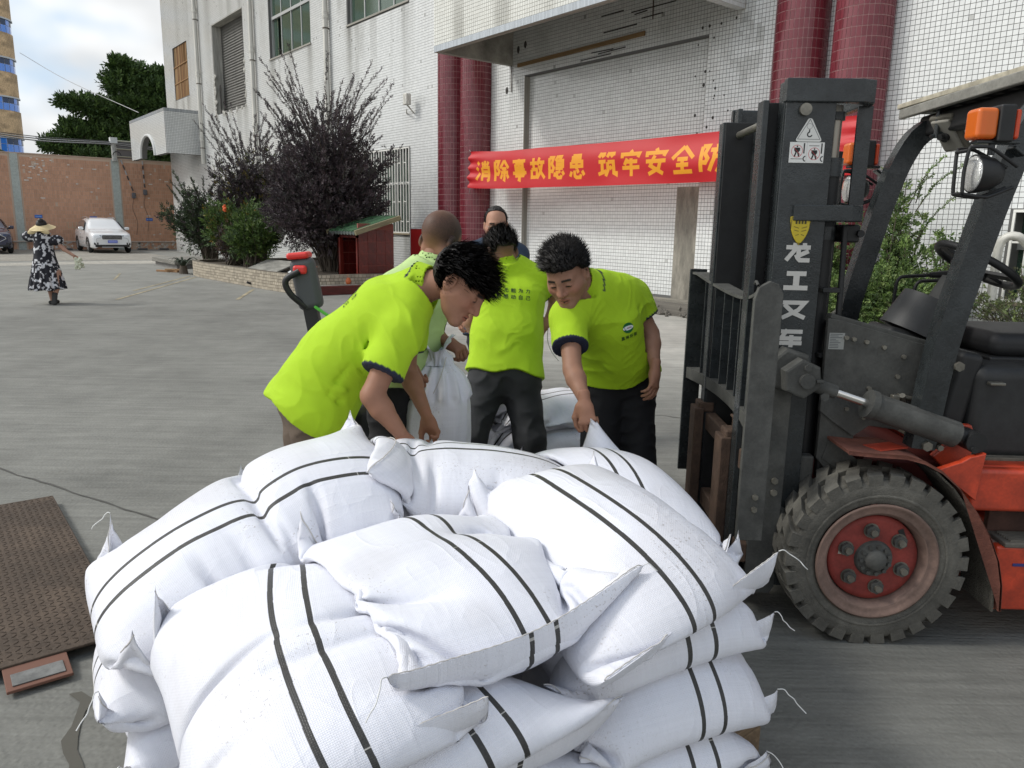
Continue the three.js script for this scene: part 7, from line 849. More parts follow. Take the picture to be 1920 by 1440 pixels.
{
  // the man at the left, bent over the pile, seen from his right side
  const J = { pelvis: [-2.712, 0.938, -1.177], hipR: [-2.621, 0.940, -1.161], hipL: [-2.801, 0.917, -1.206], waist: [-2.660, 1.102, -1.281], chest: [-2.568, 1.268, -1.418], neck: [-2.470, 1.385, -1.514], skull: [-2.328, 1.389, -1.596], shR: [-2.371, 1.225, -1.372], elR: [-2.336, 1.013, -1.232], wrR: [-2.279, 0.866, -1.321], shL: [-2.651, 1.279, -1.580], elL: [-2.705, 1.019, -1.589], wrL: [-2.586, 0.835, -1.613] };
  person({ label: 'man in lime polo bending low over the front sacks, tousled dark hair', seed: 101, J, skin: [0.30, 0.150, 0.095], face: cv(0.72, -0.66, 0.10), crown: cv(0.62, 0.78, 0.10), hs: 1.06, mouth: 0.0015, toe: [0.6, 0, -0.8], fat: 1.03,
    hairThick: 0.020, strands: 5200, hairLen: 0.042, hairCurl: 0.8, hairFlow: (p) => nrm([p[0] * 3, 0.10 + 0.5 * p[1], 0.55 + 3 * p[2]]), hairMask: (x, y, z) => { const ax = Math.abs(x); let m = Math.min(0.9 * (y + 0.004) - 0.55 * (z - 0.02) + 0.03, 1); if (z > 0.02) m = Math.min(m, y - 0.035 - 0.25 * (z - 0.05) + 0.02 * vnoise(x * 60, 3)); if (z < 0.0) m = Math.max(y + 0.055 - 0.25 * (z + 0.05), m); if (ax > 0.05 && z > -0.05 && z < 0.03) m = Math.min(m, y - 0.026); if (z < -0.02) m = y + 0.055; return m * 0.7; },
    hands: { R: { dir: cv(0.6, -0.8, 0.1), back: cv(0.5, 0.3, 0.8), curl: 0.7, thumb: 0.5, cell: 0.005 }, L: { dir: cv(0.4, -0.9, 0.1), back: cv(0.5, 0.4, -0.6), curl: 0.7, cell: 0.005 } },
    shirt: { color: LIME, seed: 3, amp: 0.0065, sleeve: 0.66, sleeveR: 0.080, hem: [-2.735, 0.885, -1.13], hemWide: 1.12, flare: 0.035, grain: nrm([0.4, 0.2, -0.6]), cell: 0.0075,
      folds: [[[-2.50, 1.19, -1.26], [-2.58, 1.03, -1.10], 0.010, 0.016], [[-2.46, 1.17, -1.26], [-2.50, 1.00, -1.14], -0.012, 0.014], [[-2.56, 1.24, -1.24], [-2.68, 1.05, -1.08], -0.011, 0.014], [[-2.54, 1.05, -1.10], [-2.44, 1.0, -1.22], 0.012, 0.014], [[-2.62, 1.0, -1.06], [-2.48, 0.97, -1.18], -0.012, 0.012], [[-2.40, 1.26, -1.30], [-2.43, 1.16, -1.26], -0.010, 0.010]], bulges: [[[-2.50, 1.25, -1.36], [-2.64, 1.02, -1.17], 0.10, 0.12]],
      prints: [{ name: 'back_print', c: [-2.647, 1.326, -1.338], right: cv(0.35, -0.70, 0.62), up: cv(0.85, 0.45, 0.1), n: cv(-0.42, 0.65, 0.62), w: 0.28, h: 0.085, alpha: motto, color: lin(0.02, 0.05, 0.02) }] },
    trousers: { color: [0.115, 0.085, 0.062] }, kneeShift: [-0.02, 0, 0.03] });
}
{
  // the short-haired man behind him, holding the upright sack by its ears
  const J = { pelvis: [-2.947, 0.911, -1.676], waist: [-2.953, 1.065, -1.719], chest: [-2.936, 1.266, -1.791], neck: [-2.907, 1.428, -1.849], skull: [-2.899, 1.533, -1.878], shR: [-2.879, 1.319, -1.650], shL: [-2.983, 1.304, -1.974], elR: [-2.771, 1.126, -1.542], wrR: [-2.737, 1.029, -1.618], elL: [-2.960, 1.142, -1.860], wrL: [-2.835, 1.095, -1.865], hipR: [-2.922, 0.904, -1.623], hipL: [-2.979, 0.879, -1.757] };
  const buzz = (x, y, z) => clamp((y + 0.045 + 0.5 * Math.max(0, z - 0.01) * -1 - (z > 0.03 ? 0.06 : 0)) * 26) * (0.55 + 0.45 * sstep(0.10, 0.03, Math.hypot(x, (y - 0.10) * 0.9, z + 0.05)) * 0 + 0.4 * sstep(0.02, 0.10, Math.hypot(x * 1.1, z + 0.045)));
  person({ label: 'short-cropped man in pale green shirt gripping the upright white sack', seed: 102, J, skin: [0.27, 0.135, 0.085], face: cv(0.50, -0.32, -0.80), crown: cv(0.08, 0.95, 0.25), hs: 1.07, stubble: buzz, toe: [0.3, 0, -0.95],
    hands: { R: { dir: cv(0.45, -0.88, 0.15), back: cv(-0.2, 0.1, 0.97), curl: 0.95, thumb: 0.15, tone: 0.92, scale: 1.05 }, L: { dir: cv(0.82, -0.5, 0.25), back: cv(0.2, 0.75, 0.6), curl: 0.85, thumb: 0.6, tone: 0.85 } },
    shirt: { color: [0.46, 0.62, 0.25], seed: 7, amp: 0.0065, trim: [0.10, 0.16, 0.05], sleeveR: 0.075 }, trousers: { color: [0.012, 0.012, 0.014] } });
}
{
  // the man with his back to us
  const J = { pelvis: [-3.222, 0.841, -2.505], waist: [-3.265, 0.999, -2.553], chest: [-3.324, 1.211, -2.613], neck: [-3.382, 1.402, -2.605], skull: [-3.379, 1.468, -2.594], shL: [-3.438, 1.313, -2.504], shR: [-3.276, 1.316, -2.774], elL: [-3.485, 1.075, -2.461], wrL: [-3.536, 0.947, -2.588], elR: [-3.273, 1.190, -2.936], wrR: [-3.232, 1.085, -2.818], hipL: [-3.257, 0.796, -2.430], hipR: [-3.153, 0.799, -2.562], knL: [-3.196, 0.500, -2.272], knR: [-3.052, 0.480, -2.557] };
  person({ label: 'man in lime polo and black jeans with his back turned', seed: 103, J, skin: [0.36, 0.19, 0.125], face: cv(-0.42, -0.30, -0.86), crown: cv(-0.02, 0.97, 0.22), hs: 1.02, toe: [-0.7, 0, -0.6], foot: { L: [0.05, 0.06], R: [0.03, 0] },
    hairThick: 0.008, strands: 3600, hairLen: 0.030, hairCurl: 0.3, hairFlow: (p) => nrm([p[0] * 4 - 0.5 * (p[1] > 0.1 ? 1 : 0), 0.5, -0.35]), hairMask: (x, y, z) => (y + 0.028 - 0.03 * vnoise(x * 30, z * 30) + (z > 0.05 ? -0.05 : 0)) * 0.8, stubble: (x, y, z) => (z < 0.03 ? clamp((y + 0.05) * 22) * 0.85 : 0),
    hands: { R: { dir: cv(-0.55, -0.75, 0.3), back: cv(0.6, -0.1, 0.8), curl: 1.15, thumb: 0.9, cell: 0.0045 }, L: { dir: cv(0.4, -0.8, -0.3), back: cv(-0.6, 0.2, 0.4), curl: 0.8, cell: 0.006 } },
    shirt: { color: LIME, seed: 11, amp: 0.0065, sleeve: 0.50, sleeveR: 0.074, hem: [-3.19, 0.815, -2.49], flare: 0.016, grain: nrm([0.35, 0.85, 0.35]), folds: [[[-3.43, 1.16, -2.42], [-3.20, 1.19, -2.66], 0.010, 0.014], [[-3.36, 0.90, -2.40], [-3.14, 1.06, -2.62], 0.011, 0.014], [[-3.36, 0.98, -2.42], [-3.15, 1.12, -2.65], -0.010, 0.012], [[-3.30, 0.84, -2.38], [-3.13, 0.95, -2.60], -0.011, 0.013], [[-3.38, 1.26, -2.46], [-3.22, 1.27, -2.68], -0.008, 0.012]],
      prints: [{ name: 'back_print', c: [-3.27, 1.235, -2.55], right: cv(1, -0.03, 0.02), up: cv(0, 1, 0.2), n: cv(-0.05, 0.15, 1), w: 0.275, h: 0.080, alpha: motto, color: lin(0.02, 0.05, 0.02) }] },
    trousers: { color: [0.026, 0.027, 0.030], knee: 0.085, hemR: 0.078 },
    extra: (t) => { part('back_pocket', [rbox(0.11, 0.006, 0.01, 0.002, -3.17, 0.785, -2.385, 0, 0.9, -0.1)], mat(lin(0.03, 0.03, 0.034), 0.8), t); part('held_twine', tube([[-3.205, 1.05, -2.80], [-3.20, 0.98, -2.795], [-3.17, 0.92, -2.80], [-3.13, 0.87, -2.82]], 0.0022, 5, 24), mat(lin(0.5, 0.5, 0.48), 0.7), t); } });
}
{
  // the man at the right, leaning in to grip the corner of a sack
  const J = { pelvis: [-2.541, 0.930, -2.685], waist: [-2.528, 1.059, -2.645], chest: [-2.467, 1.244, -2.489], neck: [-2.448, 1.354, -2.352], skull: [-2.427, 1.408, -2.216], shR: [-2.440, 1.212, -2.249], shL: [-2.441, 1.284, -2.650], elR: [-2.288, 1.022, -2.141], wrR: [-2.153, 0.920, -2.087], elL: [-2.381, 1.123, -2.721], wrL: [-2.288, 0.977, -2.658], hipR: [-2.571, 0.907, -2.607], hipL: [-2.501, 0.902, -2.759], knR: [-2.513, 0.50, -2.545], knL: [-2.427, 0.48, -2.728] };
  const cx = canvasTex(256, 160, (c, w, h) => { c.fillStyle = '#96c412'; c.fillRect(0, 0, w, h); });
  person({ label: 'man in lime polo shirt with round chest badge leaning forward to grip a sack corner', seed: 104, J, skin: [0.31, 0.165, 0.108], face: cv(-0.34, -0.62, 0.72), crown: cv(-0.28, 0.78, 0.52), hs: 1.05, toe: [0.7, 0, 0.5], foot: { R: [0.04, 0.02], L: [0.06, 0.02] }, fat: 1.06,
    hairThick: 0.019, strands: 4200, hairLen: 0.030, hairCurl: 0.2, hairFlow: (p) => nrm([p[0] * 4, 0.55, 0.35]), hairMask: (x, y, z) => { const ax = Math.abs(x); if (z > 0.035) return (y - 0.052 - 0.01 * vnoise(x * 80, 2)) * 0.8; if (z > -0.02) return (y - 0.0 - 0.9 * (z + 0.02)) * 0.7; return (y + 0.04) * 0.7; },
    hands: { R: { dir: cv(0.12, -0.92, 0.30), back: cv(-0.25, 0.25, 0.93), curl: 0.95, thumb: 0.35, scale: 1.02 }, L: { dir: cv(-0.10, -0.98, 0.15), back: cv(0.75, -0.1, 0.62), curl: 0.42, thumb: 0.25, spread: 0.08 } },
    shirt: { color: LIME, seed: 17, amp: 0.0065, sleeve: 0.58, sleeveR: 0.078, hem: [-2.535, 0.905, -2.665], hemWide: 1.05, flare: 0.022, grain: nrm([0.1, 0.8, 0.4]), cell: 0.0075,
      folds: [[[-2.33, 1.21, -2.31], [-2.36, 1.06, -2.42], -0.010, 0.013], [[-2.35, 1.20, -2.45], [-2.40, 1.02, -2.55], 0.010, 0.016], [[-2.32, 1.26, -2.58], [-2.36, 1.16, -2.50], -0.010, 0.012], [[-2.40, 1.0, -2.52], [-2.44, 0.96, -2.70], -0.010, 0.013], [[-2.42, 0.98, -2.45], [-2.41, 0.93, -2.66], 0.010, 0.014]], bulges: [[[-2.42, 1.16, -2.52], [-2.46, 1.02, -2.62], 0.12, 0.12]],
      prints: [
        { name: 'chest_badge', c: [-2.335, 1.175, -2.505], right: cv(1, 0.28, 0.0), up: cv(-0.28, 0.9, 0.3), n: cv(0.05, -0.25, 1), w: 0.052, h: 0.050, alpha: (() => { const q = canvasTex(128, 128, (c) => { c.fillStyle = '#000'; c.fillRect(0, 0, 128, 128); c.fillStyle = '#fff'; c.beginPath(); c.arc(64, 64, 62, 0, 7); c.fill(); }); q.colorSpace = THREE.NoColorSpace; return q; })(), map: canvasTex(128, 128, (c) => { c.fillStyle = '#1f6b33'; c.fillRect(0, 0, 128, 128); c.fillStyle = '#e4e6e4'; c.beginPath(); c.ellipse(64, 64, 62, 26, 0, 0, 7); c.fill(); c.strokeStyle = '#3a3a52'; c.lineWidth = 7; c.beginPath(); c.moveTo(24, 48); c.lineTo(22, 80); c.lineTo(40, 80); c.stroke(); c.lineWidth = 5; for (let i = 0; i < 4; i++) { c.strokeStyle = i === 1 ? '#a33' : '#557'; c.beginPath(); c.arc(54 + i * 15, 66, 6, 0.4, 5.6); c.stroke(); } }) },
        { name: 'chest_print', c: [-2.335, 1.135, -2.515], right: cv(1, 0.30, 0.0), up: cv(-0.28, 0.9, 0.3), n: cv(0.05, -0.25, 1), w: 0.082, h: 0.024, alpha: textAlpha(['蓝坤环保'], 512, 140, 13, 104), color: lin(0.03, 0.09, 0.01) }] },
    trousers: { color: [0.007, 0.007, 0.009], knee: 0.085, hemR: 0.08 },
    extra: (t) => { const n = cv(0.0, -0.35, 0.94), c = [-2.30, 1.255, -2.415]; // open placket of the polo: dark inner shirt and skin
      } });
}
{
  // the bespectacled man behind the group
  const J = { skull: [-4.565, 1.613, -3.451], neck: [-4.558, 1.482, -3.448], chest: [-4.527, 1.273, -3.419], waist: [-4.489, 1.041, -3.389], pelvis: [-4.457, 0.849, -3.359], shR: [-4.640, 1.402, -3.286], shL: [-4.457, 1.399, -3.581], elR: [-4.555, 1.143, -3.143], wrR: [-4.423, 1.007, -3.034], elL: [-4.307, 1.129, -3.533], wrL: [-4.205, 0.955, -3.357], hipR: [-4.483, 0.792, -3.281], hipL: [-4.410, 0.789, -3.438] };
  person({ label: 'balding man with glasses and dark navy shirt standing behind the group by the column', seed: 105, J, skin: [0.40, 0.215, 0.145], face: cv(0.05, -0.30, 0.95), crown: cv(0, 0.95, 0.3), hs: 1.02, toe: [0.77, 0, 0.6],
    hairThick: 0.007, strands: 1500, hairLen: 0.014, hairFlow: (p) => nrm([p[0] * 4, -0.2, -0.4]), hairMask: (x, y, z) => { const ax = Math.abs(x); if (z > 0.02) return (y - 0.085 - 0.6 * (z - 0.02)) * 0.6; return (y - 0.0 - 0.5 * (z + 0.02)) * 0.6; },
    hands: { R: { dir: cv(0.15, -0.9, 0.4), back: cv(-0.7, 0.2, 0.6), curl: 0.45, thumb: 0.2 }, L: { dir: cv(-0.2, -0.9, 0.3), back: cv(0.7, 0.2, 0.6), curl: 0.5, cell: 0.006 } },
    shirt: { color: [0.018, 0.035, 0.065], seed: 23, amp: 0.008, trim: [0.018, 0.035, 0.065] }, trousers: { color: [0.02, 0.02, 0.024] },
    extra: (t, HM) => { const g = []; for (const s of [-1, 1]) { g.push(place(new THREE.TorusGeometry(0.021, 0.0012, 6, 24).scale(1.15, 0.85, 1), s * 0.032, -0.010, 0.104)); g.push(rod([s * 0.056, -0.004, 0.100], [s * 0.082, 0.0, 0.0], 0.0012, 5)); } g.push(tube([[-0.011, -0.004, 0.106], [0, 0.001, 0.109], [0.011, -0.004, 0.106]], 0.0012, 5, 8)); const m = merge(g).applyMatrix4(HM); part('glasses_frame', m, mat(lin(0.35, 0.33, 0.30), 0.3, 0.8), t); for (const s of [-1, 1]) part('lens', place(new THREE.CircleGeometry(0.020, 20).scale(1.15, 0.85, 1), s * 0.032, -0.010, 0.104).applyMatrix4(HM), mat(lin(0.95, 0.97, 0.97), 0.05, 0, { transmission: 0.95, thickness: 0, side: THREE.DoubleSide }), t); } });
}
// ---------------------------------------------------------------- woven sacks: each one is two sheets sewn at the edge, filled, and let settle on what lies below
const FIELD = { x0: -4.9, z0: -4.6, c: 0.015, nx: 300, nz: 330 }; FIELD.h = new Float32Array(FIELD.nx * FIELD.nz).fill(0);
FIELD.at = (x, z) => { const u = clamp((x - FIELD.x0) / FIELD.c, 0, FIELD.nx - 1.001), v = clamp((z - FIELD.z0) / FIELD.c, 0, FIELD.nz - 1.001), i = Math.floor(u), j = Math.floor(v), a = u - i, b = v - j, h = FIELD.h, k = j * FIELD.nx + i; return (h[k] * (1 - a) + h[k + 1] * a) * (1 - b) + (h[k + FIELD.nx] * (1 - a) + h[k + FIELD.nx + 1] * a) * b; };
FIELD.put = (x, y, z) => { const i = Math.round((x - FIELD.x0) / FIELD.c), j = Math.round((z - FIELD.z0) / FIELD.c); if (i < 0 || j < 0 || i >= FIELD.nx || j >= FIELD.nz) return; const k = j * FIELD.nx + i; if (FIELD.h[k] < y) FIELD.h[k] = y; };
FIELD.box = (x0, x1, z0, z1, y) => { for (let x = x0; x <= x1; x += FIELD.c) for (let z = z0; z <= z1; z += FIELD.c) FIELD.put(x, y, z); };
function settle(o) {
  const { P, nu, nv, steps = 70, passes = 6, seed = 1 } = o, W = o.W ?? 0.62, L = o.L ?? 0.86, V0 = (o.fill ?? 0.082) * W * L, weld = o.weld ?? 1;
  const topId = (i, j) => j * (nu + 1) + i, NT = (nu + 1) * (nv + 1), botId = new Int32Array(NT); let N = NT;
  for (let j = 0; j <= nv; j++) for (let i = 0; i <= nu; i++) botId[topId(i, j)] = i === 0 || i === nu || j < weld || j > nv - weld ? topId(i, j) : N++;
  const X = new Float32Array(N * 3), Y = new Float32Array(N * 3), r = mulberry(seed), q = P.map(v3);
  for (let j = 0; j <= nv; j++) for (let i = 0; i <= nu; i++) {
    const u = i / nu, v = j / nv, a = q[0].clone().lerp(q[1], u), b = q[3].clone().lerp(q[2], u), p = a.lerp(b, v), bu = Math.pow(Math.sin(Math.PI * u) * Math.sin(Math.PI * v), 0.6), id = topId(i, j), e = botId[id], lift = (o.lift ?? 0);
    const n1 = 0.012 * (vnoise(u * 7, v * 9, seed) - 0.5) + 0.004 * (r() - 0.5);
    X[id * 3] = p.x; X[id * 3 + 1] = p.y + lift + 0.09 * bu + n1; X[id * 3 + 2] = p.z; if (e !== id) { X[e * 3] = p.x; X[e * 3 + 1] = p.y + lift - 0.06 * bu + n1; X[e * 3 + 2] = p.z; }
  }
  const cA = [], cB = [], cL = [], cK = []; const link = (a, b, l, k) => { if (a !== b) { cA.push(a); cB.push(b); cL.push(l); cK.push(k); } };
  const du = W / nu, dv = L / nv, dd = Math.hypot(du, dv);
  for (const s of [0, 1]) { const id = (i, j) => (s ? botId[topId(i, j)] : topId(i, j)); for (let j = 0; j <= nv; j++) for (let i = 0; i <= nu; i++) {
    if (i < nu) link(id(i, j), id(i + 1, j), du, 0.5); if (j < nv) link(id(i, j), id(i, j + 1), dv, 0.5);
    if (i < nu && j < nv) { link(id(i, j), id(i + 1, j + 1), dd, 0.12); link(id(i + 1, j), id(i, j + 1), dd, 0.12); }
    if (i < nu - 1) link(id(i, j), id(i + 2, j), 2 * du, o.bend ?? 0.016); if (j < nv - 1) link(id(i, j), id(i, j + 2), 2 * dv, o.bend ?? 0.016); } }
  for (const j of [0, 1, 2, nv - 2, nv - 1, nv]) for (let i = 0; i <= nu; i++) for (const st of [2, 4, 8]) if (i + st <= nu && (j < weld || j > nv - weld)) link(topId(i, j), topId(i + st, j), st * du, st === 8 ? 0.08 : 0.2); // the sewn ends are stiff
  const A = Int32Array.from(cA), B = Int32Array.from(cB), Lr = Float32Array.from(cL), K = Float32Array.from(cK), nc = A.length;
  const tris = []; for (let j = 0; j < nv; j++) for (let i = 0; i < nu; i++) { const a = topId(i, j), b = topId(i + 1, j), c = topId(i + 1, j + 1), d = topId(i, j + 1); tris.push(a, c, b, a, d, c); const a2 = botId[a], b2 = botId[b], c2 = botId[c], d2 = botId[d]; if (!(a2 === a && b2 === b && c2 === c && d2 === d)) tris.push(a2, b2, c2, a2, c2, d2); else tris.push(a, b, c, a, c, d); }
  const T = Int32Array.from(tris), G = new Float32Array(N * 3); Y.set(X);
  // sign: make the top sheet's outward side up
  const volume = (grad) => { let V = 0; if (grad) G.fill(0); for (let t = 0; t < T.length; t += 3) { const a = T[t] * 3, b = T[t + 1] * 3, c = T[t + 2] * 3, ax = X[a], ay = X[a + 1], az = X[a + 2], bx = X[b], by = X[b + 1], bz = X[b + 2], cx = X[c], cy = X[c + 1], cz = X[c + 2]; const bcx = by * cz - bz * cy, bcy = bz * cx - bx * cz, bcz = bx * cy - by * cx; V += ax * bcx + ay * bcy + az * bcz; if (grad) { G[a] += bcx; G[a + 1] += bcy; G[a + 2] += bcz; G[b] += cy * az - cz * ay; G[b + 1] += cz * ax - cx * az; G[b + 2] += cx * ay - cy * ax; G[c] += ay * bz - az * by; G[c + 1] += az * bx - ax * bz; G[c + 2] += ax * by - ay * bx; } } return V / 6; };
  const sgn = volume(false) < 0 ? -1 : 1, corner = [topId(0, 0), topId(nu, 0), topId(nu, nv), topId(0, nv)], kAnchor = o.k ?? [0.3, 0.3, 0.3, 0.3], dt2 = 9.8 * 0.0075 * 0.0075;
  for (let s = 0; s < steps; s++) {
    for (let i = 0; i < N * 3; i++) { const v = (X[i] - Y[i]) * 0.86; Y[i] = X[i]; X[i] += v; } for (let i = 1; i < N * 3; i += 3) X[i] -= dt2;
    for (let p = 0; p < passes; p++) {
      for (let k = 0; k < nc; k++) { const a = A[k] * 3, b = B[k] * 3, dx = X[b] - X[a], dy = X[b + 1] - X[a + 1], dz = X[b + 2] - X[a + 2], d = Math.sqrt(dx * dx + dy * dy + dz * dz) + 1e-9; let kk = K[k]; if (kk === 0.5 && d < Lr[k]) kk = 0.02; const f = (kk * (d - Lr[k])) / d; X[a] += dx * f; X[a + 1] += dy * f; X[a + 2] += dz * f; X[b] -= dx * f; X[b + 1] -= dy * f; X[b + 2] -= dz * f; }
      if (p % 2 === 0) { const V = sgn * volume(true); let g2 = 0; for (let i = 0; i < N * 3; i++) g2 += G[i] * G[i]; const lam = (0.7 * (V0 * Math.min(1, 0.35 + s / 30) - V)) / (g2 / 36 + 1e-12) / 6 * sgn; for (let i = 0; i < N * 3; i++) X[i] += G[i] * lam; }
      for (let c = 0; c < 4; c++) { const k = kAnchor[c]; if (k) { const a = corner[c] * 3, t = q[c]; X[a] += (t.x - X[a]) * k; X[a + 1] += (t.y - X[a + 1]) * k; X[a + 2] += (t.z - X[a + 2]) * k; } }
      if (o.edge) for (let i = 1; i < nu; i++) { const u = i / nu, a = topId(i, nv) * 3, e = o.edge; X[a] += (lerp(q[3].x, q[2].x, u) - X[a]) * e; X[a + 1] += (lerp(q[3].y, q[2].y, u) + (o.edgeSag ?? 0) * Math.sin(Math.PI * u) - X[a + 1]) * e; X[a + 2] += (lerp(q[3].z, q[2].z, u) - X[a + 2]) * e; }
      for (const pin of o.pins ?? []) { const a = topId(Math.round(pin[0] * nu), Math.round(pin[1] * nv)) * 3, k = pin[5] ?? 0.3; X[a] += (pin[2] - X[a]) * k; X[a + 1] += (pin[3] - X[a + 1]) * k; X[a + 2] += (pin[4] - X[a + 2]) * k; }
      for (let i = 0; i < N; i++) { const h = FIELD.at(X[i * 3], X[i * 3 + 2]) + 0.004, y = X[i * 3 + 1]; if (y < h) { const d = Math.min(h - y, 0.02); X[i * 3 + 1] = y + d; Y[i * 3 + 1] = X[i * 3 + 1]; X[i * 3] = lerp(X[i * 3], Y[i * 3], 0.7); X[i * 3 + 2] = lerp(X[i * 3 + 2], Y[i * 3 + 2], 0.7); } }
    }
  }
  return { X, topId, botId, nu, nv, W, L, weld };
}
// bicubic refinement of one sheet
function refine(get, nu, nv, f) {
  const cr = (a, b, c, d, t) => 0.5 * (2 * b + (c - a) * t + (2 * a - 5 * b + 4 * c - d) * t * t + (3 * b - a - 3 * c + d) * t * t * t), NU = nu * f, NV = nv * f, out = new Float32Array((NU + 1) * (NV + 1) * 3), row = new Float32Array((NU + 1) * (nv + 1) * 3);
  const c = (i, n) => Math.min(n, Math.max(0, i));
  for (let j = 0; j <= nv; j++) for (let I = 0; I <= NU; I++) { const i = Math.min(nu - 1, Math.floor(I / f)), t = I / f - i; for (let k = 0; k < 3; k++) row[(j * (NU + 1) + I) * 3 + k] = cr(get(c(i - 1, nu), j, k), get(i, j, k), get(i + 1, j, k), get(c(i + 2, nu), j, k), t); }
  for (let J = 0; J <= NV; J++) { const j = Math.min(nv - 1, Math.floor(J / f)), t = J / f - j; for (let I = 0; I <= NU; I++) for (let k = 0; k < 3; k++) { const R = (jj) => row[(c(jj, nv) * (NU + 1) + I) * 3 + k]; out[(J * (NU + 1) + I) * 3 + k] = cr(R(j - 1), R(j), R(j + 1), R(j + 2), t); } }
  return out;
}
const weaveBump = makeTex(256, 256, (x, y) => { const sx = (x / 16) % 2, sy = (y / 16) % 2, over = (Math.floor(x / 16) + Math.floor(y / 16)) % 2, fx = Math.abs(((x % 16) - 7.5) / 8), fy = Math.abs(((y % 16) - 7.5) / 8); return over ? 0.85 - 0.5 * fx * fx - 0.12 * fy : 0.62 - 0.5 * fy * fy - 0.12 * fx; });
const creaseN = periodic(1024, 1024, 5);
const sackMaps = [0, 1, 2].map((k) => makeTex(1024, 1024, (x, y) => {
  const v = y / 1024, u = x / 1024, wob = 0.004 * (creaseN(x, y, 2, 9, k) - 0.5); let c = [0.90, 0.905, 0.935];
  const f = 0.02 * (creaseN(x, y, 12, 12, 3 + k) - 0.5) + 0.015 * (creaseN(x, y, 160, 3, 5) - 0.5) + 0.015 * (creaseN(x, y, 3, 220, 6) - 0.5); c = c.map((q) => q + f);
  const dirt = sstep(0.55, 0.9, creaseN(x, y, 6, 8, 9 + k)) * sstep(0.80, 0.95, creaseN(x, y, 190, 240, 7)) * 0.16 + 0.035 * sstep(0.5, 0.85, creaseN(x, y, 5, 7, 14 + k)); c = [c[0] - dirt * 0.9, c[1] - dirt, c[2] - dirt * 1.15];
  if (creaseN(x, y, 300, 60, 8 + k) > 0.992) c = c.map((q) => q - 0.10);
  for (const s of [[0.42, 0.52], [0.50, 0.60], [0.52, 0.63]][k]) { const d = Math.abs(u + wob - s); if (d < 0.0092) { const br = creaseN(x, y, 1, 60, 4 + k) > 0.965 ? 0.45 : 0, g = 0.235 + 0.05 * (creaseN(x, y, 300, 300, 2) - 0.5) + br; c = [g, g * 0.99, g * 0.96]; } }
  return c;
}, true));
const creaseNormal = (() => { // sharp creases and small puckers of the stiff cloth, denser towards the sewn ends
  const S = 1024, h = new Float32Array(S * S); for (let y = 0; y < S; y++) for (let x = 0; x < S; x++) { const wx = x + 60 * creaseN(x, y, 5, 5, 21), wy = y + 60 * creaseN(x, y, 5, 5, 22), v = y / S, end = Math.exp(-v * 9) + Math.exp(-(1 - v) * 9), rd = (a, b, o) => 1 - Math.abs(2 * creaseN(wx, wy, a, b, o) - 1); h[y * S + x] = 2.2 * Math.pow(rd(9, 6, 31), 7) + 1.2 * Math.pow(rd(17, 9, 32), 6) + 0.8 * Math.pow(rd(7, 19, 33), 7) + end * (2.6 * Math.pow(rd(34, 5, 34), 2) + 1.2 * rd(60, 9, 36)) + 0.35 * creaseN(x, y, 60, 60, 35); }
  return makeTex(S, S, (x, y) => { const g = (a, b) => h[((b + S) % S) * S + ((a + S) % S)], k = 0.32; let dx = (g(x + 1, y) - g(x - 1, y)) * k * 1.4, dy = (g(x, y + 1) - g(x, y - 1)) * k; const l = Math.hypot(dx, dy, 1); return [0.5 - dx / l / 2, 0.5 - dy / l / 2, 0.5 + 0.5 / l]; });
})();
const sackMats = sackMaps.map((m) => { const w = weaveBump.clone(); w.repeat.set(11, 15); w.needsUpdate = true; return mat(lin(1, 1, 1), 0.42, 0, { map: m, bumpMap: w, bumpScale: 0.0009, normalMap: creaseNormal, normalScale: new THREE.Vector2(1, 1), side: THREE.DoubleSide, sheen: 0.0, specularIntensity: 0.8, clearcoat: 0.0 }); });
const threadMat = mat(lin(0.55, 0.53, 0.50), 0.8);
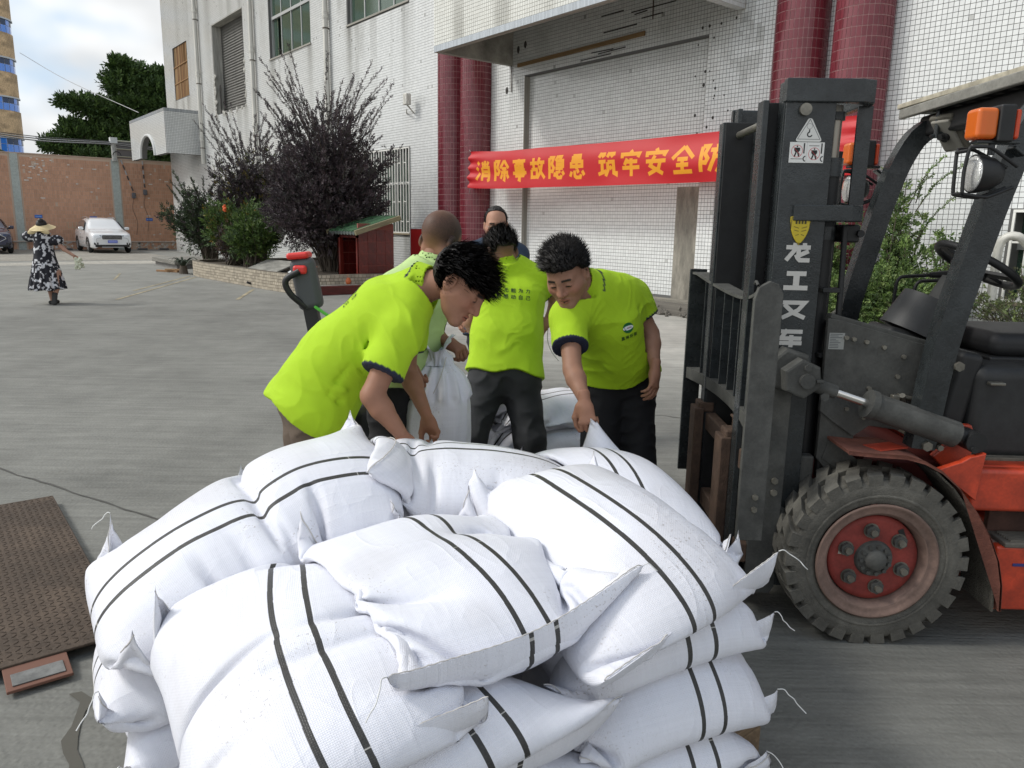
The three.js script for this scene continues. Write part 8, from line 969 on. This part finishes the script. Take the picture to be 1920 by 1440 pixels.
function sack(label, o, group, name = 'filled_sack') {
  const S = settle(o), { X, topId, botId, nu, nv } = S, f = o.f ?? 2, NU = nu * f, NV = nv * f, top = refine((i, j, k) => X[topId(i, j) * 3 + k], nu, nv, f), bot = refine((i, j, k) => X[botId[topId(i, j)] * 3 + k], nu, nv, f);
  for (let i = 0; i < top.length; i += 3) FIELD.put(top[i], top[i + 1], top[i + 2]);
  const n = (NU + 1) * (NV + 1), pos = new Float32Array(n * 6), uv = new Float32Array(n * 4), idx = []; pos.set(top); pos.set(bot, n * 3);
  const w0 = Math.max(0, (S.weld - 1) * f); // sewn ends are one doubled sheet
  for (let J = 0; J <= NV; J++) for (let I = 0; I <= NU; I++) { const k = J * (NU + 1) + I; uv[k * 2] = I / NU; uv[k * 2 + 1] = J / NV; uv[(n + k) * 2] = I / NU; uv[(n + k) * 2 + 1] = J / NV; if (J < w0 || J > NV - w0) { pos[(n + k) * 3 + 1] -= 0.0016; } }
  for (let J = 0; J < NV; J++) for (let I = 0; I < NU; I++) { const a = J * (NU + 1) + I, b = a + 1, c = a + NU + 2, d = a + NU + 1; idx.push(a, c, b, a, d, c, n + a, n + b, n + c, n + a, n + c, n + d); }
  const g = new THREE.BufferGeometry(); g.setAttribute('position', new THREE.BufferAttribute(pos, 3)); g.setAttribute('uv', new THREE.BufferAttribute(uv, 2)); g.setIndex(idx); g.computeVertexNormals();
  { // one normal along the shared rim, so the edge shades as a turned sheet
    const nn = g.attributes.normal; for (let J = 0; J <= NV; J++) for (const I of [0, NU]) { const k = J * (NU + 1) + I, s = new V3(nn.getX(k) + nn.getX(n + k), nn.getY(k) + nn.getY(n + k), nn.getZ(k) + nn.getZ(n + k)).normalize(); nn.setXYZ(k, s.x, s.y, s.z); nn.setXYZ(n + k, s.x, s.y, s.z); } }
  const up = new V3(); { const nn = g.attributes.normal, k = (NV >> 1) * (NU + 1) + (NU >> 1); if (nn.getY(k) < 0) { const ix = g.index.array; for (let i = 0; i < ix.length; i += 3) { const t = ix[i + 1]; ix[i + 1] = ix[i + 2]; ix[i + 2] = t; } for (let i = 0; i < nn.count; i++) nn.setXYZ(i, -nn.getX(i), -nn.getY(i), -nn.getZ(i)); } }
  const t = thing(name, label, 'sack', [0, 0, 0], 0, group); part('woven_bag', g, sackMats[(o.seed ?? 0) % 3], t);
  // stitched seam across each sewn end, and loose thread at a corner
  const P = (I, J, dy = 0.0035) => { const k = (J * (NU + 1) + I) * 3; return new V3(top[k], top[k + 1] + dy, top[k + 2]); };
  for (const J of [w0 + 1, NV - w0 - 1]) { const pts = []; for (let I = 0; I <= NU; I += 2) pts.push(P(I, J).add(new V3(0, 0.0008 * (I % 4 ? 1 : -1), 0))); part('stitching', new THREE.TubeGeometry(new THREE.CatmullRomCurve3(pts), NU, 0.0016, 5), threadMat, t); }
  const r = mulberry((o.seed ?? 1) * 7 + 1); for (const c of o.threads ?? []) { const e = P(...[[0, 0], [NU, 0], [NU, NV], [0, NV]][c], 0); const pts = [e.clone()]; let d = e.clone().sub(P(NU >> 1, NV >> 1)).setY(0).normalize().multiplyScalar(0.012); for (let i = 0; i < 6; i++) pts.push(pts[i].clone().add(d).add(new V3(0.012 * (r() - 0.5), i < 1 ? 0.002 : -0.011, 0.012 * (r() - 0.5)))); part('thread_end', new THREE.TubeGeometry(new THREE.CatmullRomCurve3(pts), 24, 0.0014, 5), mat(lin(0.72, 0.72, 0.70), 0.8), t); }
  return t;
}
{ // ---- the front pile on its pallet
  const pal = thing('pallet', 'wooden pallet under the front pile of sacks', 'pallet', [-1.72, 0, -1.18]), wood = mat(lin(0.26, 0.18, 0.11), 0.9, 0, { map: grimeMap }), ang = 0;
  for (let i = 0; i < 8; i++) part('deck_board', rbox(0.10, 0.022, 1.5, 0.004, -0.53 + i * 0.152, 0.129, 0), wood, pal); for (let i = 0; i < 3; i++) part('stringer', rbox(1.17, 0.095, 0.09, 0.006, 0, 0.07, -0.68 + i * 0.68), wood, pal); for (let i = 0; i < 3; i++) part('bottom_board', rbox(1.17, 0.02, 0.10, 0.004, 0, 0.012, -0.68 + i * 0.68), wood, pal);
  FIELD.box(-2.32, -1.12, -1.95, -0.42, 0.14);
  const GR = 'white woven sacks piled in front', q = { nu: 22, nv: 30, steps: 40, passes: 5 };
  const y0 = (P, dy) => P.map(([x, y, z]) => [x, y + dy, z]);
  // bottom layers, mostly hidden
  sack('lowest sack of the front pile at its right end near the tyre', { ...q, seed: 1, P: [[-1.66, 0.24, -1.28], [-1.62, 0.24, -1.88], [-0.98, 0.20, -1.62], [-1.06, 0.18, -1.06]], k: [0.02, 0.02, 0.1, 0.1], threads: [2] }, GR);
  sack('lowest sack of the front pile at its near end, below the picture edge', { ...q, seed: 2, P: [[-1.72, 0.24, -0.38], [-1.66, 0.24, -1.0], [-1.06, 0.20, -1.04], [-1.14, 0.18, -0.42]], k: [0.02, 0.02, 0.1, 0.1] }, GR);
  sack('lowest sack at the far left side of the front pile', { ...q, seed: 3, P: [[-1.72, 0.24, -0.34], [-2.40, 0.24, -0.34], [-2.32, 0.24, -1.10], [-1.70, 0.24, -1.1]], k: [0.1, 0.1, 0.02, 0.02] }, GR);
  sack('lowest sack at the back of the front pile', { ...q, seed: 4, P: [[-2.45, 0.24, -1.15], [-1.75, 0.24, -1.2], [-1.65, 0.24, -2.0], [-2.38, 0.24, -2.0]], k: [0.05, 0.02, 0.05, 0.05] }, GR);
  sack('second sack from the ground at the right end of the front pile', { ...q, seed: 5, edge: 0.1, L: 0.9, W: 0.64, P: [[-1.66, 0.38, -1.28], [-1.58, 0.38, -1.90], [-0.952, 0.27, -1.618], [-1.07, 0.24, -1.08]], k: [0.02, 0.02, 0.4, 0.2], threads: [2] }, GR);
  sack('second sack up at the near end of the front pile', { ...q, seed: 6, edge: 0.08, L: 0.9, W: 0.68, nu: 32, nv: 42, P: [[-1.75, 0.38, -0.42], [-1.66, 0.40, -1.06], [-1.06, 0.36, -1.20], [-1.16, 0.30, -0.55]], k: [0.02, 0.02, 0.3, 0.2], threads: [2] }, GR);
  sack('second sack from the ground at the left side with its torn corner sticking out', { ...q, seed: 7, nu: 32, nv: 42, P: [[-1.725, 0.40, -0.25], [-2.30, 0.40, -0.34], [-2.30, 0.42, -1.05], [-1.72, 0.42, -1.0]], k: [0.4, 0.1, 0.02, 0.02], threads: [0] }, GR);
  sack('second sack from the ground at the back of the front pile', { ...q, seed: 8, P: [[-2.42, 0.40, -1.15], [-1.75, 0.40, -1.2], [-1.65, 0.40, -2.0], [-2.36, 0.40, -2.0]], k: [0.05, 0.02, 0.05, 0.05] }, GR);
  // middle layer
  sack('third sack from the ground at the right end, two stripes on its side', { ...q, seed: 10, edge: 0.1, L: 0.9, W: 0.66, nu: 36, nv: 46, steps: 55, P: [[-1.62, 0.52, -1.30], [-1.56, 0.52, -1.92], [-0.972, 0.42, -1.684], [-1.10, 0.36, -1.10]], k: [0.02, 0.02, 0.4, 0.25], threads: [2] }, GR);
  sack('middle sack under the striped near sack, its crumpled corner folded outward', { ...q, seed: 11, fill: 0.11, edge: 0.08, L: 0.92, W: 0.68, nu: 36, nv: 46, steps: 55, P: [[-1.78, 0.58, -0.46], [-1.62, 0.64, -1.12], [-1.02, 0.59, -1.17], [-1.20, 0.50, -0.46]], k: [0.02, 0.02, 0.4, 0.2] }, GR);
  sack('middle sack at the left side with its crumpled end pushed out over the ground', { ...q, seed: 12, L: 0.92, W: 0.66, nu: 36, nv: 46, steps: 55, P: [[-1.838, 0.54, -0.243], [-2.36, 0.56, -0.36], [-2.32, 0.56, -1.05], [-1.75, 0.56, -0.95]], k: [0.4, 0.2, 0.02, 0.02], threads: [0] }, GR);
  sack('middle sack at the back of the front pile below the lifted one', { ...q, seed: 13, nu: 32, nv: 40, P: [[-2.40, 0.56, -1.15], [-1.78, 0.56, -1.2], [-1.62, 0.56, -2.0], [-2.32, 0.56, -2.02]], k: [0.05, 0.02, 0.05, 0.05] }, GR);
  sack('sack just under the top right one, its pointed corner with knotted thread reaching the tyre', { ...q, seed: 14, edge: 0.12, fill: 0.085, L: 0.92, nu: 40, nv: 54, steps: 60, W: 0.72, P: [[-1.66, 0.66, -1.20], [-1.60, 0.66, -1.95], [-1.03, 0.60, -1.742], [-1.17, 0.53, -1.03]], k: [0.02, 0.02, 0.5, 0.3], threads: [2] }, GR);
  sack('sack under the lifted one at the far right with thin stripes across its rounded end', { ...q, seed: 15, L: 0.9, W: 0.6, nu: 40, nv: 54, steps: 60, P: [[-2.12, 0.68, -1.74], [-2.16, 0.68, -2.28], [-1.48, 0.62, -2.22], [-1.34, 0.62, -1.82]], k: [0.05, 0.05, 0.2, 0.3] }, GR);
  sack('sack wedged beneath the back of the top layer', { ...q, seed: 16, nu: 32, nv: 42, steps: 50, fill: 0.13, P: [[-2.45, 0.88, -0.80], [-1.88, 0.82, -0.66], [-1.82, 0.84, -1.36], [-2.40, 0.88, -1.52]], k: [0.1, 0.02, 0.02, 0.1] }, GR);
  // top layer
  sack('back left sack of the top layer, stripes running lengthwise away from the camera', { seed: 20, nu: 46, nv: 66, steps: 80, W: 0.66, L: 1.06, fill: 0.088, P: [[-2.355, 0.80, -0.39], [-1.79, 0.70, -0.32], [-1.82, 0.93, -1.00], [-2.36, 1.0, -1.16]], k: [0.5, 0.4, 0.1, 0.3], threads: [0] }, GR);
  sack('back middle sack of the top layer between the two stooping men', { seed: 21, fill: 0.085, L: 0.95, W: 0.66, nu: 44, nv: 62, steps: 70, P: [[-2.42, 0.86, -1.22], [-1.94, 0.86, -0.98], [-1.62, 0.84, -1.62], [-2.02, 0.84, -1.92]], k: [0.1, 0.02, 0.02, 0.1] }, GR);
  sack('back right sack being lifted by its corner in the stooping man\'s hand', { seed: 22, nu: 44, nv: 62, steps: 80, fill: 0.07, P: [[-2.085, 0.868, -2.055], [-2.30, 0.78, -1.86], [-1.66, 0.70, -1.80], [-1.37, 0.66, -2.02]], k: [0.9, 0.05, 0.1, 0.3], pins: [[0.06, 0.0, -2.095, 0.872, -2.07, 0.8], [0, 0.05, -2.075, 0.862, -2.075, 0.8]] }, GR);
  sack('near left sack of the top layer, its two stripes running towards the camera', { seed: 23, edge: 0.12, nu: 50, nv: 70, steps: 90, W: 0.66, L: 0.95, fill: 0.088, P: [[-1.82, 0.80, -0.385], [-1.70, 0.84, -0.90], [-1.068, 0.70, -0.80], [-1.205, 0.65, -0.225]], k: [0.3, 0.08, 0.6, 0.5] }, GR);
  sack('top right sack of the front pile, striped, its sewn mouth hanging over the edge', { seed: 24, edge: 0.12, nu: 50, nv: 70, steps: 90, W: 0.75, L: 0.95, fill: 0.06, P: [[-1.86, 0.87, -1.33], [-1.77, 0.885, -1.76], [-1.05, 0.76, -1.765], [-0.988, 0.68, -1.055]], k: [0.4, 0.4, 0.6, 0.6], threads: [2] }, GR);
  sack('uppermost central sack of the front pile lying across its neighbours', { seed: 25, edge: 0.03, nu: 52, nv: 72, steps: 90, W: 0.70, L: 0.93, fill: 0.072, P: [[-1.83, 0.93, -0.74], [-1.76, 0.95, -1.25], [-1.135, 0.81, -1.33], [-1.144, 0.775, -0.62]], k: [0.25, 0.2, 0.25, 0.35], threads: [3, 2] }, GR);
}
// ---------------------------------------------------------------- back pile, held sack, pallet truck, steel plate, walking woman
{
  const GR = 'white woven sacks on the pallet truck', q = { nu: 24, nv: 32, steps: 40, passes: 5 };
  FIELD.box(-3.95, -3.1, -3.15, -2.15, 0.22);
  const quad = (x, z, y) => [[x - 0.22, y, z + 0.36], [x + 0.32, y, z + 0.42], [x + 0.34, y, z - 0.36], [x - 0.2, y, z - 0.42]];
  sack('bottom sack on the pallet truck at its right end', { ...q, seed: 31, P: quad(-3.3, -2.85, 0.32) }, GR); sack('bottom sack on the pallet truck at its left end', { ...q, seed: 32, P: quad(-3.6, -2.3, 0.32) }, GR);
  sack('second sack on the pallet truck, right of the man in jeans', { ...q, seed: 33, P: quad(-3.32, -2.88, 0.48) }, GR); sack('second sack on the pallet truck behind the upright sack', { ...q, seed: 34, P: quad(-3.62, -2.32, 0.5) }, GR);
  sack('topmost sack on the pallet truck at its right end', { ...q, seed: 35, P: quad(-3.38, -2.95, 0.64) }, GR); sack('topmost sack on the pallet truck, under the reaching hands', { ...q, seed: 36, P: quad(-3.66, -2.4, 0.72), fill: 0.12 }, GR);
  const pts = [[0, 0], [0.10, 0.0], [0.135, 0.05], [0.15, 0.2], [0.145, 0.36], [0.115, 0.45], [0.07, 0.50], [0.035, 0.535], [0.05, 0.575], [0.075, 0.60]], g = new THREE.LatheGeometry(new THREE.SplineCurve(pts.map((p) => new THREE.Vector2(...p))).getPoints(60), 72), p = g.attributes.position;
  for (let i = 0; i < p.count; i++) { const a = Math.atan2(p.getZ(i), p.getX(i)), y = p.getY(i), k = 1 + 0.05 * (vnoise(Math.cos(a) * 3, y * 7, Math.sin(a) * 3) - 0.5) + (y > 0.36 ? 0.14 : 0.02) * Math.sin(a * 13 + y * 9); p.setXYZ(i, p.getX(i) * k, y + (y > 0.5 ? 0.035 * Math.cos(a * 2) : 0), p.getZ(i) * k * 0.8); } g.computeVertexNormals();
  const u = thing('upright_sack', 'white sack standing upright, held by its gathered neck', 'sack', [-2.80, 0.5, -1.80], 0.9); part('woven_bag', g, sackMats[0], u); part('base', cyl(0.13, 0.11, 0.5, 32, 0, -0.25, 0), sackMats[1], u);
  part('thread_end', tube([[0.05, 0.55, 0.1], [0.03, 0.47, 0.15], [0, 0.4, 0.15]], 0.002, 5), threadMat, u);
}
{
  const t = thing('pallet_truck', 'black electric pallet truck with red-tipped tiller handle carrying sacks', 'pallet truck', [-3.62, 0, -1.70], 2.07), bk = mat(lin(0.014, 0.014, 0.015), 0.5), gy = mat(lin(0.07, 0.075, 0.08), 0.55), rd = mat(lin(0.68, 0.035, 0.03), 0.4);
  part('motor_housing', rbox(0.30, 0.55, 0.46, 0.05, 0, 0.43, 0), bk, t); part('fork', rbox(1.25, 0.06, 0.16, 0.02, 0.75, 0.17, 0.2), gy, t); part('fork', rbox(1.25, 0.06, 0.16, 0.02, 0.75, 0.17, -0.2), gy, t); part('wheel', cyl(0.11, 0.11, 0.08, 20, 0, 0.11, 0, Math.PI / 2), bk, t);
  part('emblem', [place(new THREE.TorusGeometry(0.04, 0.009, 6, 20, 4.6), 0, 0.6, 0.232), box(0.06, 0.012, 0.004, 0.01, 0.6, 0.232)], mat(lin(0.7, 0.7, 0.7), 0.5), t);
  const h = thing('tiller_handle', 'grey and red tiller head on a black shaft with a green tag', 'handle', [-3.80, 0, -1.64], 0.902);
  part('shaft', bar([0.12, 0.55, 0], [0.01, 1.2, 0], 0.07, 0.05, [1, 0, 0]), bk, h); part('grip_head', rbox(0.13, 0.27, 0.09, 0.035, 0.0, 1.29, 0, 0, 0, 0.18), gy, h); part('red_cap', rbox(0.115, 0.035, 0.10, 0.015, -0.035, 1.435, 0, 0, 0, 0.1), rd, h); part('red_switch', rbox(0.07, 0.045, 0.10, 0.015, -0.02, 1.365, 0.02), rd, h); part('side_grip', tube([[-0.02, 1.36, 0.06], [-0.09, 1.31, 0.07], [-0.07, 1.24, 0.06], [0, 1.17, 0.03]], 0.017, 8), bk, h); part('green_tag', rbox(0.13, 0.014, 0.02, 0.004, 0.10, 1.14, 0.04, 0, 0, -0.6), mat(lin(0.10, 0.5, 0.05), 0.5), h);
}
{
  const t = thing('steel_plate', 'rusty brown checker plate lying on the ground at the left', 'plate', [0, 0, 0]), m = mat(lin(0.135, 0.098, 0.074), 0.75, 0.2, { map: grimeMap, bumpMap: fineBump, bumpScale: 0.004 });
  part('sheet', planeUV(rbox(1.86, 0.012, 2.6, 0.005, -3.92, 0.044, 0.78), 0, 2, 1.2), m, t); part('under_bearer', [rbox(0.08, 0.036, 2.4, 0.005, -4.7, 0.018, 0.78), rbox(0.08, 0.036, 2.2, 0.005, -3.4, 0.018, 0.9)], m, t, 'stuff');
  const n = [], im = new THREE.InstancedMesh(new THREE.SphereGeometry(0.014, 8, 4).scale(1, 0.12, 0.28), m, 62 * 40); let k = 0; for (let i = 0; i < 62; i++) for (let j = 0; j < 40; j++) im.setMatrixAt(k++, new THREE.Matrix4().makeRotationY((i + j) % 2 ? 0.78 : -0.78).setPosition(-4.83 + i * 0.0295, 0.0505, -0.50 + j * 0.03)); im.name = 'tread_pattern'; im.userData.kind = 'stuff'; t.add(im);
  part('tongue', planeUV(rbox(0.16, 0.012, 0.2, 0.003, -2.93, 0.03, -0.21, 0, 0, -0.1), 0, 2, 3), mat(lin(0.17, 0.08, 0.055), 0.8), t); part('worn_patch', planeUV(rbox(0.07, 0.004, 0.16, 0.001, -2.905, 0.036, -0.21, 0, 0, -0.1), 0, 2, 3), mat(lin(0.30, 0.31, 0.32), 0.5, 0.3, { map: grimeMap }), t);
}
{
  const t = thing('person', 'woman in black and white patterned dress and straw hat walking away', 'person', [-16.84, 0, -2.09], 0.902), skin = mat(lin(0.40, 0.22, 0.15), 0.6);
  const bodyF = (x, y, z) => { let d = smin(cone(x, y, z, [0, 1.2, 0], [0, 0.8, 0], 0.12, 0.13), cone(x, y, z, [0, 1.3, 0], [0, 1.42, -0.02], 0.05, 0.05), 0.05); d = smin(d, ell(x, y, z, [0, 1.46, -0.02], [0.075, 0.105, 0.095]), 0.02); for (const [a, b, r, s] of [[[-0.17, 1.26, 0], [-0.27, 1.30, -0.03], 0.045, 0.038], [[-0.27, 1.30, -0.03], [-0.14, 1.44, -0.06], 0.036, 0.026], [[0.17, 1.26, 0], [0.38, 1.03, 0], 0.045, 0.036], [[0.38, 1.03, 0], [0.55, 0.92, 0.0], 0.034, 0.026], [[0.06, 0.6, 0], [0.05, 0.3, 0.02], 0.07, 0.055], [[0.05, 0.3, 0.02], [0.06, 0.07, 0], 0.05, 0.036], [[0.2, 0.6, 0], [0.22, 0.36, 0.05], 0.07, 0.055], [[0.22, 0.36, 0.05], [0.20, 0.16, 0.14], 0.05, 0.036]]) d = smin(d, cone(x, y, z, a, b, r, s), 0.02); for (let i = 0; i < 5; i++) d = smin(d, cone(x, y, z, [0.55, 0.925 - 0.012 * i, 0.012 * (i - 2)], [0.61 + 0.008 * (2 - Math.abs(i - 2)), 0.91 - 0.016 * i, 0.014 * (i - 2)], 0.010, 0.007), 0.006); return d; };
  part('body', planeUV(nets(bodyF, [-0.4, 0, -0.25], [0.7, 1.62, 0.3], 0.014)), skin, t);
  const dressF = (x, y, z) => { let d = smin(cone(x, y, z, [0, 1.25, 0], [0, 0.98, 0], 0.155, 0.165), cone(x, y, z, [0, 0.98, 0], [0.0, 0.30, 0], 0.165, 0.31), 0.04); d -= 0.02 * Math.sin(Math.atan2(z, x) * 15) * sstep(1, 0.3, y); d = smin(d, smin(ell(x, y, z, [-0.25, 1.26, 0], [0.13, 0.10, 0.11]), ell(x, y, z, [0.25, 1.20, 0], [0.13, 0.10, 0.11]), 0.01), 0.05); return Math.max(d, 0.28 + 0.02 * Math.sin(x * 30) - y, y - 1.36); };
  part('dress', paint(planeUV(nets(dressF, [-0.5, 0.2, -0.45], [0.5, 1.45, 0.45], 0.013)), (x, y, z) => (fbm(x * 24, y * 24, z * 24, 2) > 0.58 ? [0.62, 0.62, 0.64] : [0.012, 0.012, 0.018])), clothMat, t);
  part('hair', [place(new THREE.SphereGeometry(0.088, 20, 14).scale(1, 1.1, 1.1), 0, 1.49, 0.0), place(new THREE.SphereGeometry(0.05, 16, 12), 0.02, 1.55, 0.05)], mat(lin(0.012, 0.01, 0.01), 0.5), t);
  const straw = mat(lin(0.62, 0.50, 0.28), 0.8, 0, { side: THREE.DoubleSide }); part('hat_brim', place(new THREE.CylinderGeometry(0.10, 0.22, 0.07, 32, 1, true), 0, 1.45, -0.02, 0.25), straw, t); part('hat_bow', [place(new THREE.SphereGeometry(0.09, 14, 10).scale(1.2, 0.55, 0.3), -0.1, 1.36, 0.12, 0, 0, 0.35), place(new THREE.SphereGeometry(0.09, 14, 10).scale(1.2, 0.55, 0.3), 0.11, 1.37, 0.12, 0, 0, -0.4)], straw, t);
  part('shoe', rbox(0.10, 0.07, 0.24, 0.03, 0.06, 0.035, -0.05), mat(lin(0.03, 0.03, 0.028), 0.8), t); part('shoe', rbox(0.10, 0.24, 0.06, 0.03, 0.20, 0.12, 0.16, -0.25), mat(lin(0.03, 0.03, 0.028), 0.8), t);
  const r = mulberry(9), fl = []; for (let i = 0; i < 40; i++) fl.push(place(new THREE.DodecahedronGeometry(0.02 + 0.012 * r(), 0), 0.60 + 0.12 * (r() - 0.3), 0.88 - 0.2 * r(), 0.12 * (r() - 0.5))); single('flower_bunch', fl.map((g) => g.applyMatrix4(new THREE.Matrix4().makeRotationY(0.902).setPosition(-16.84, 0, -2.09))), mat(lin(0.62, 0.64, 0.50), 0.7), 'pale bunch of flowers held low in the walking woman\'s hand', 'flowers');
}
renderer.render(scene, camera);
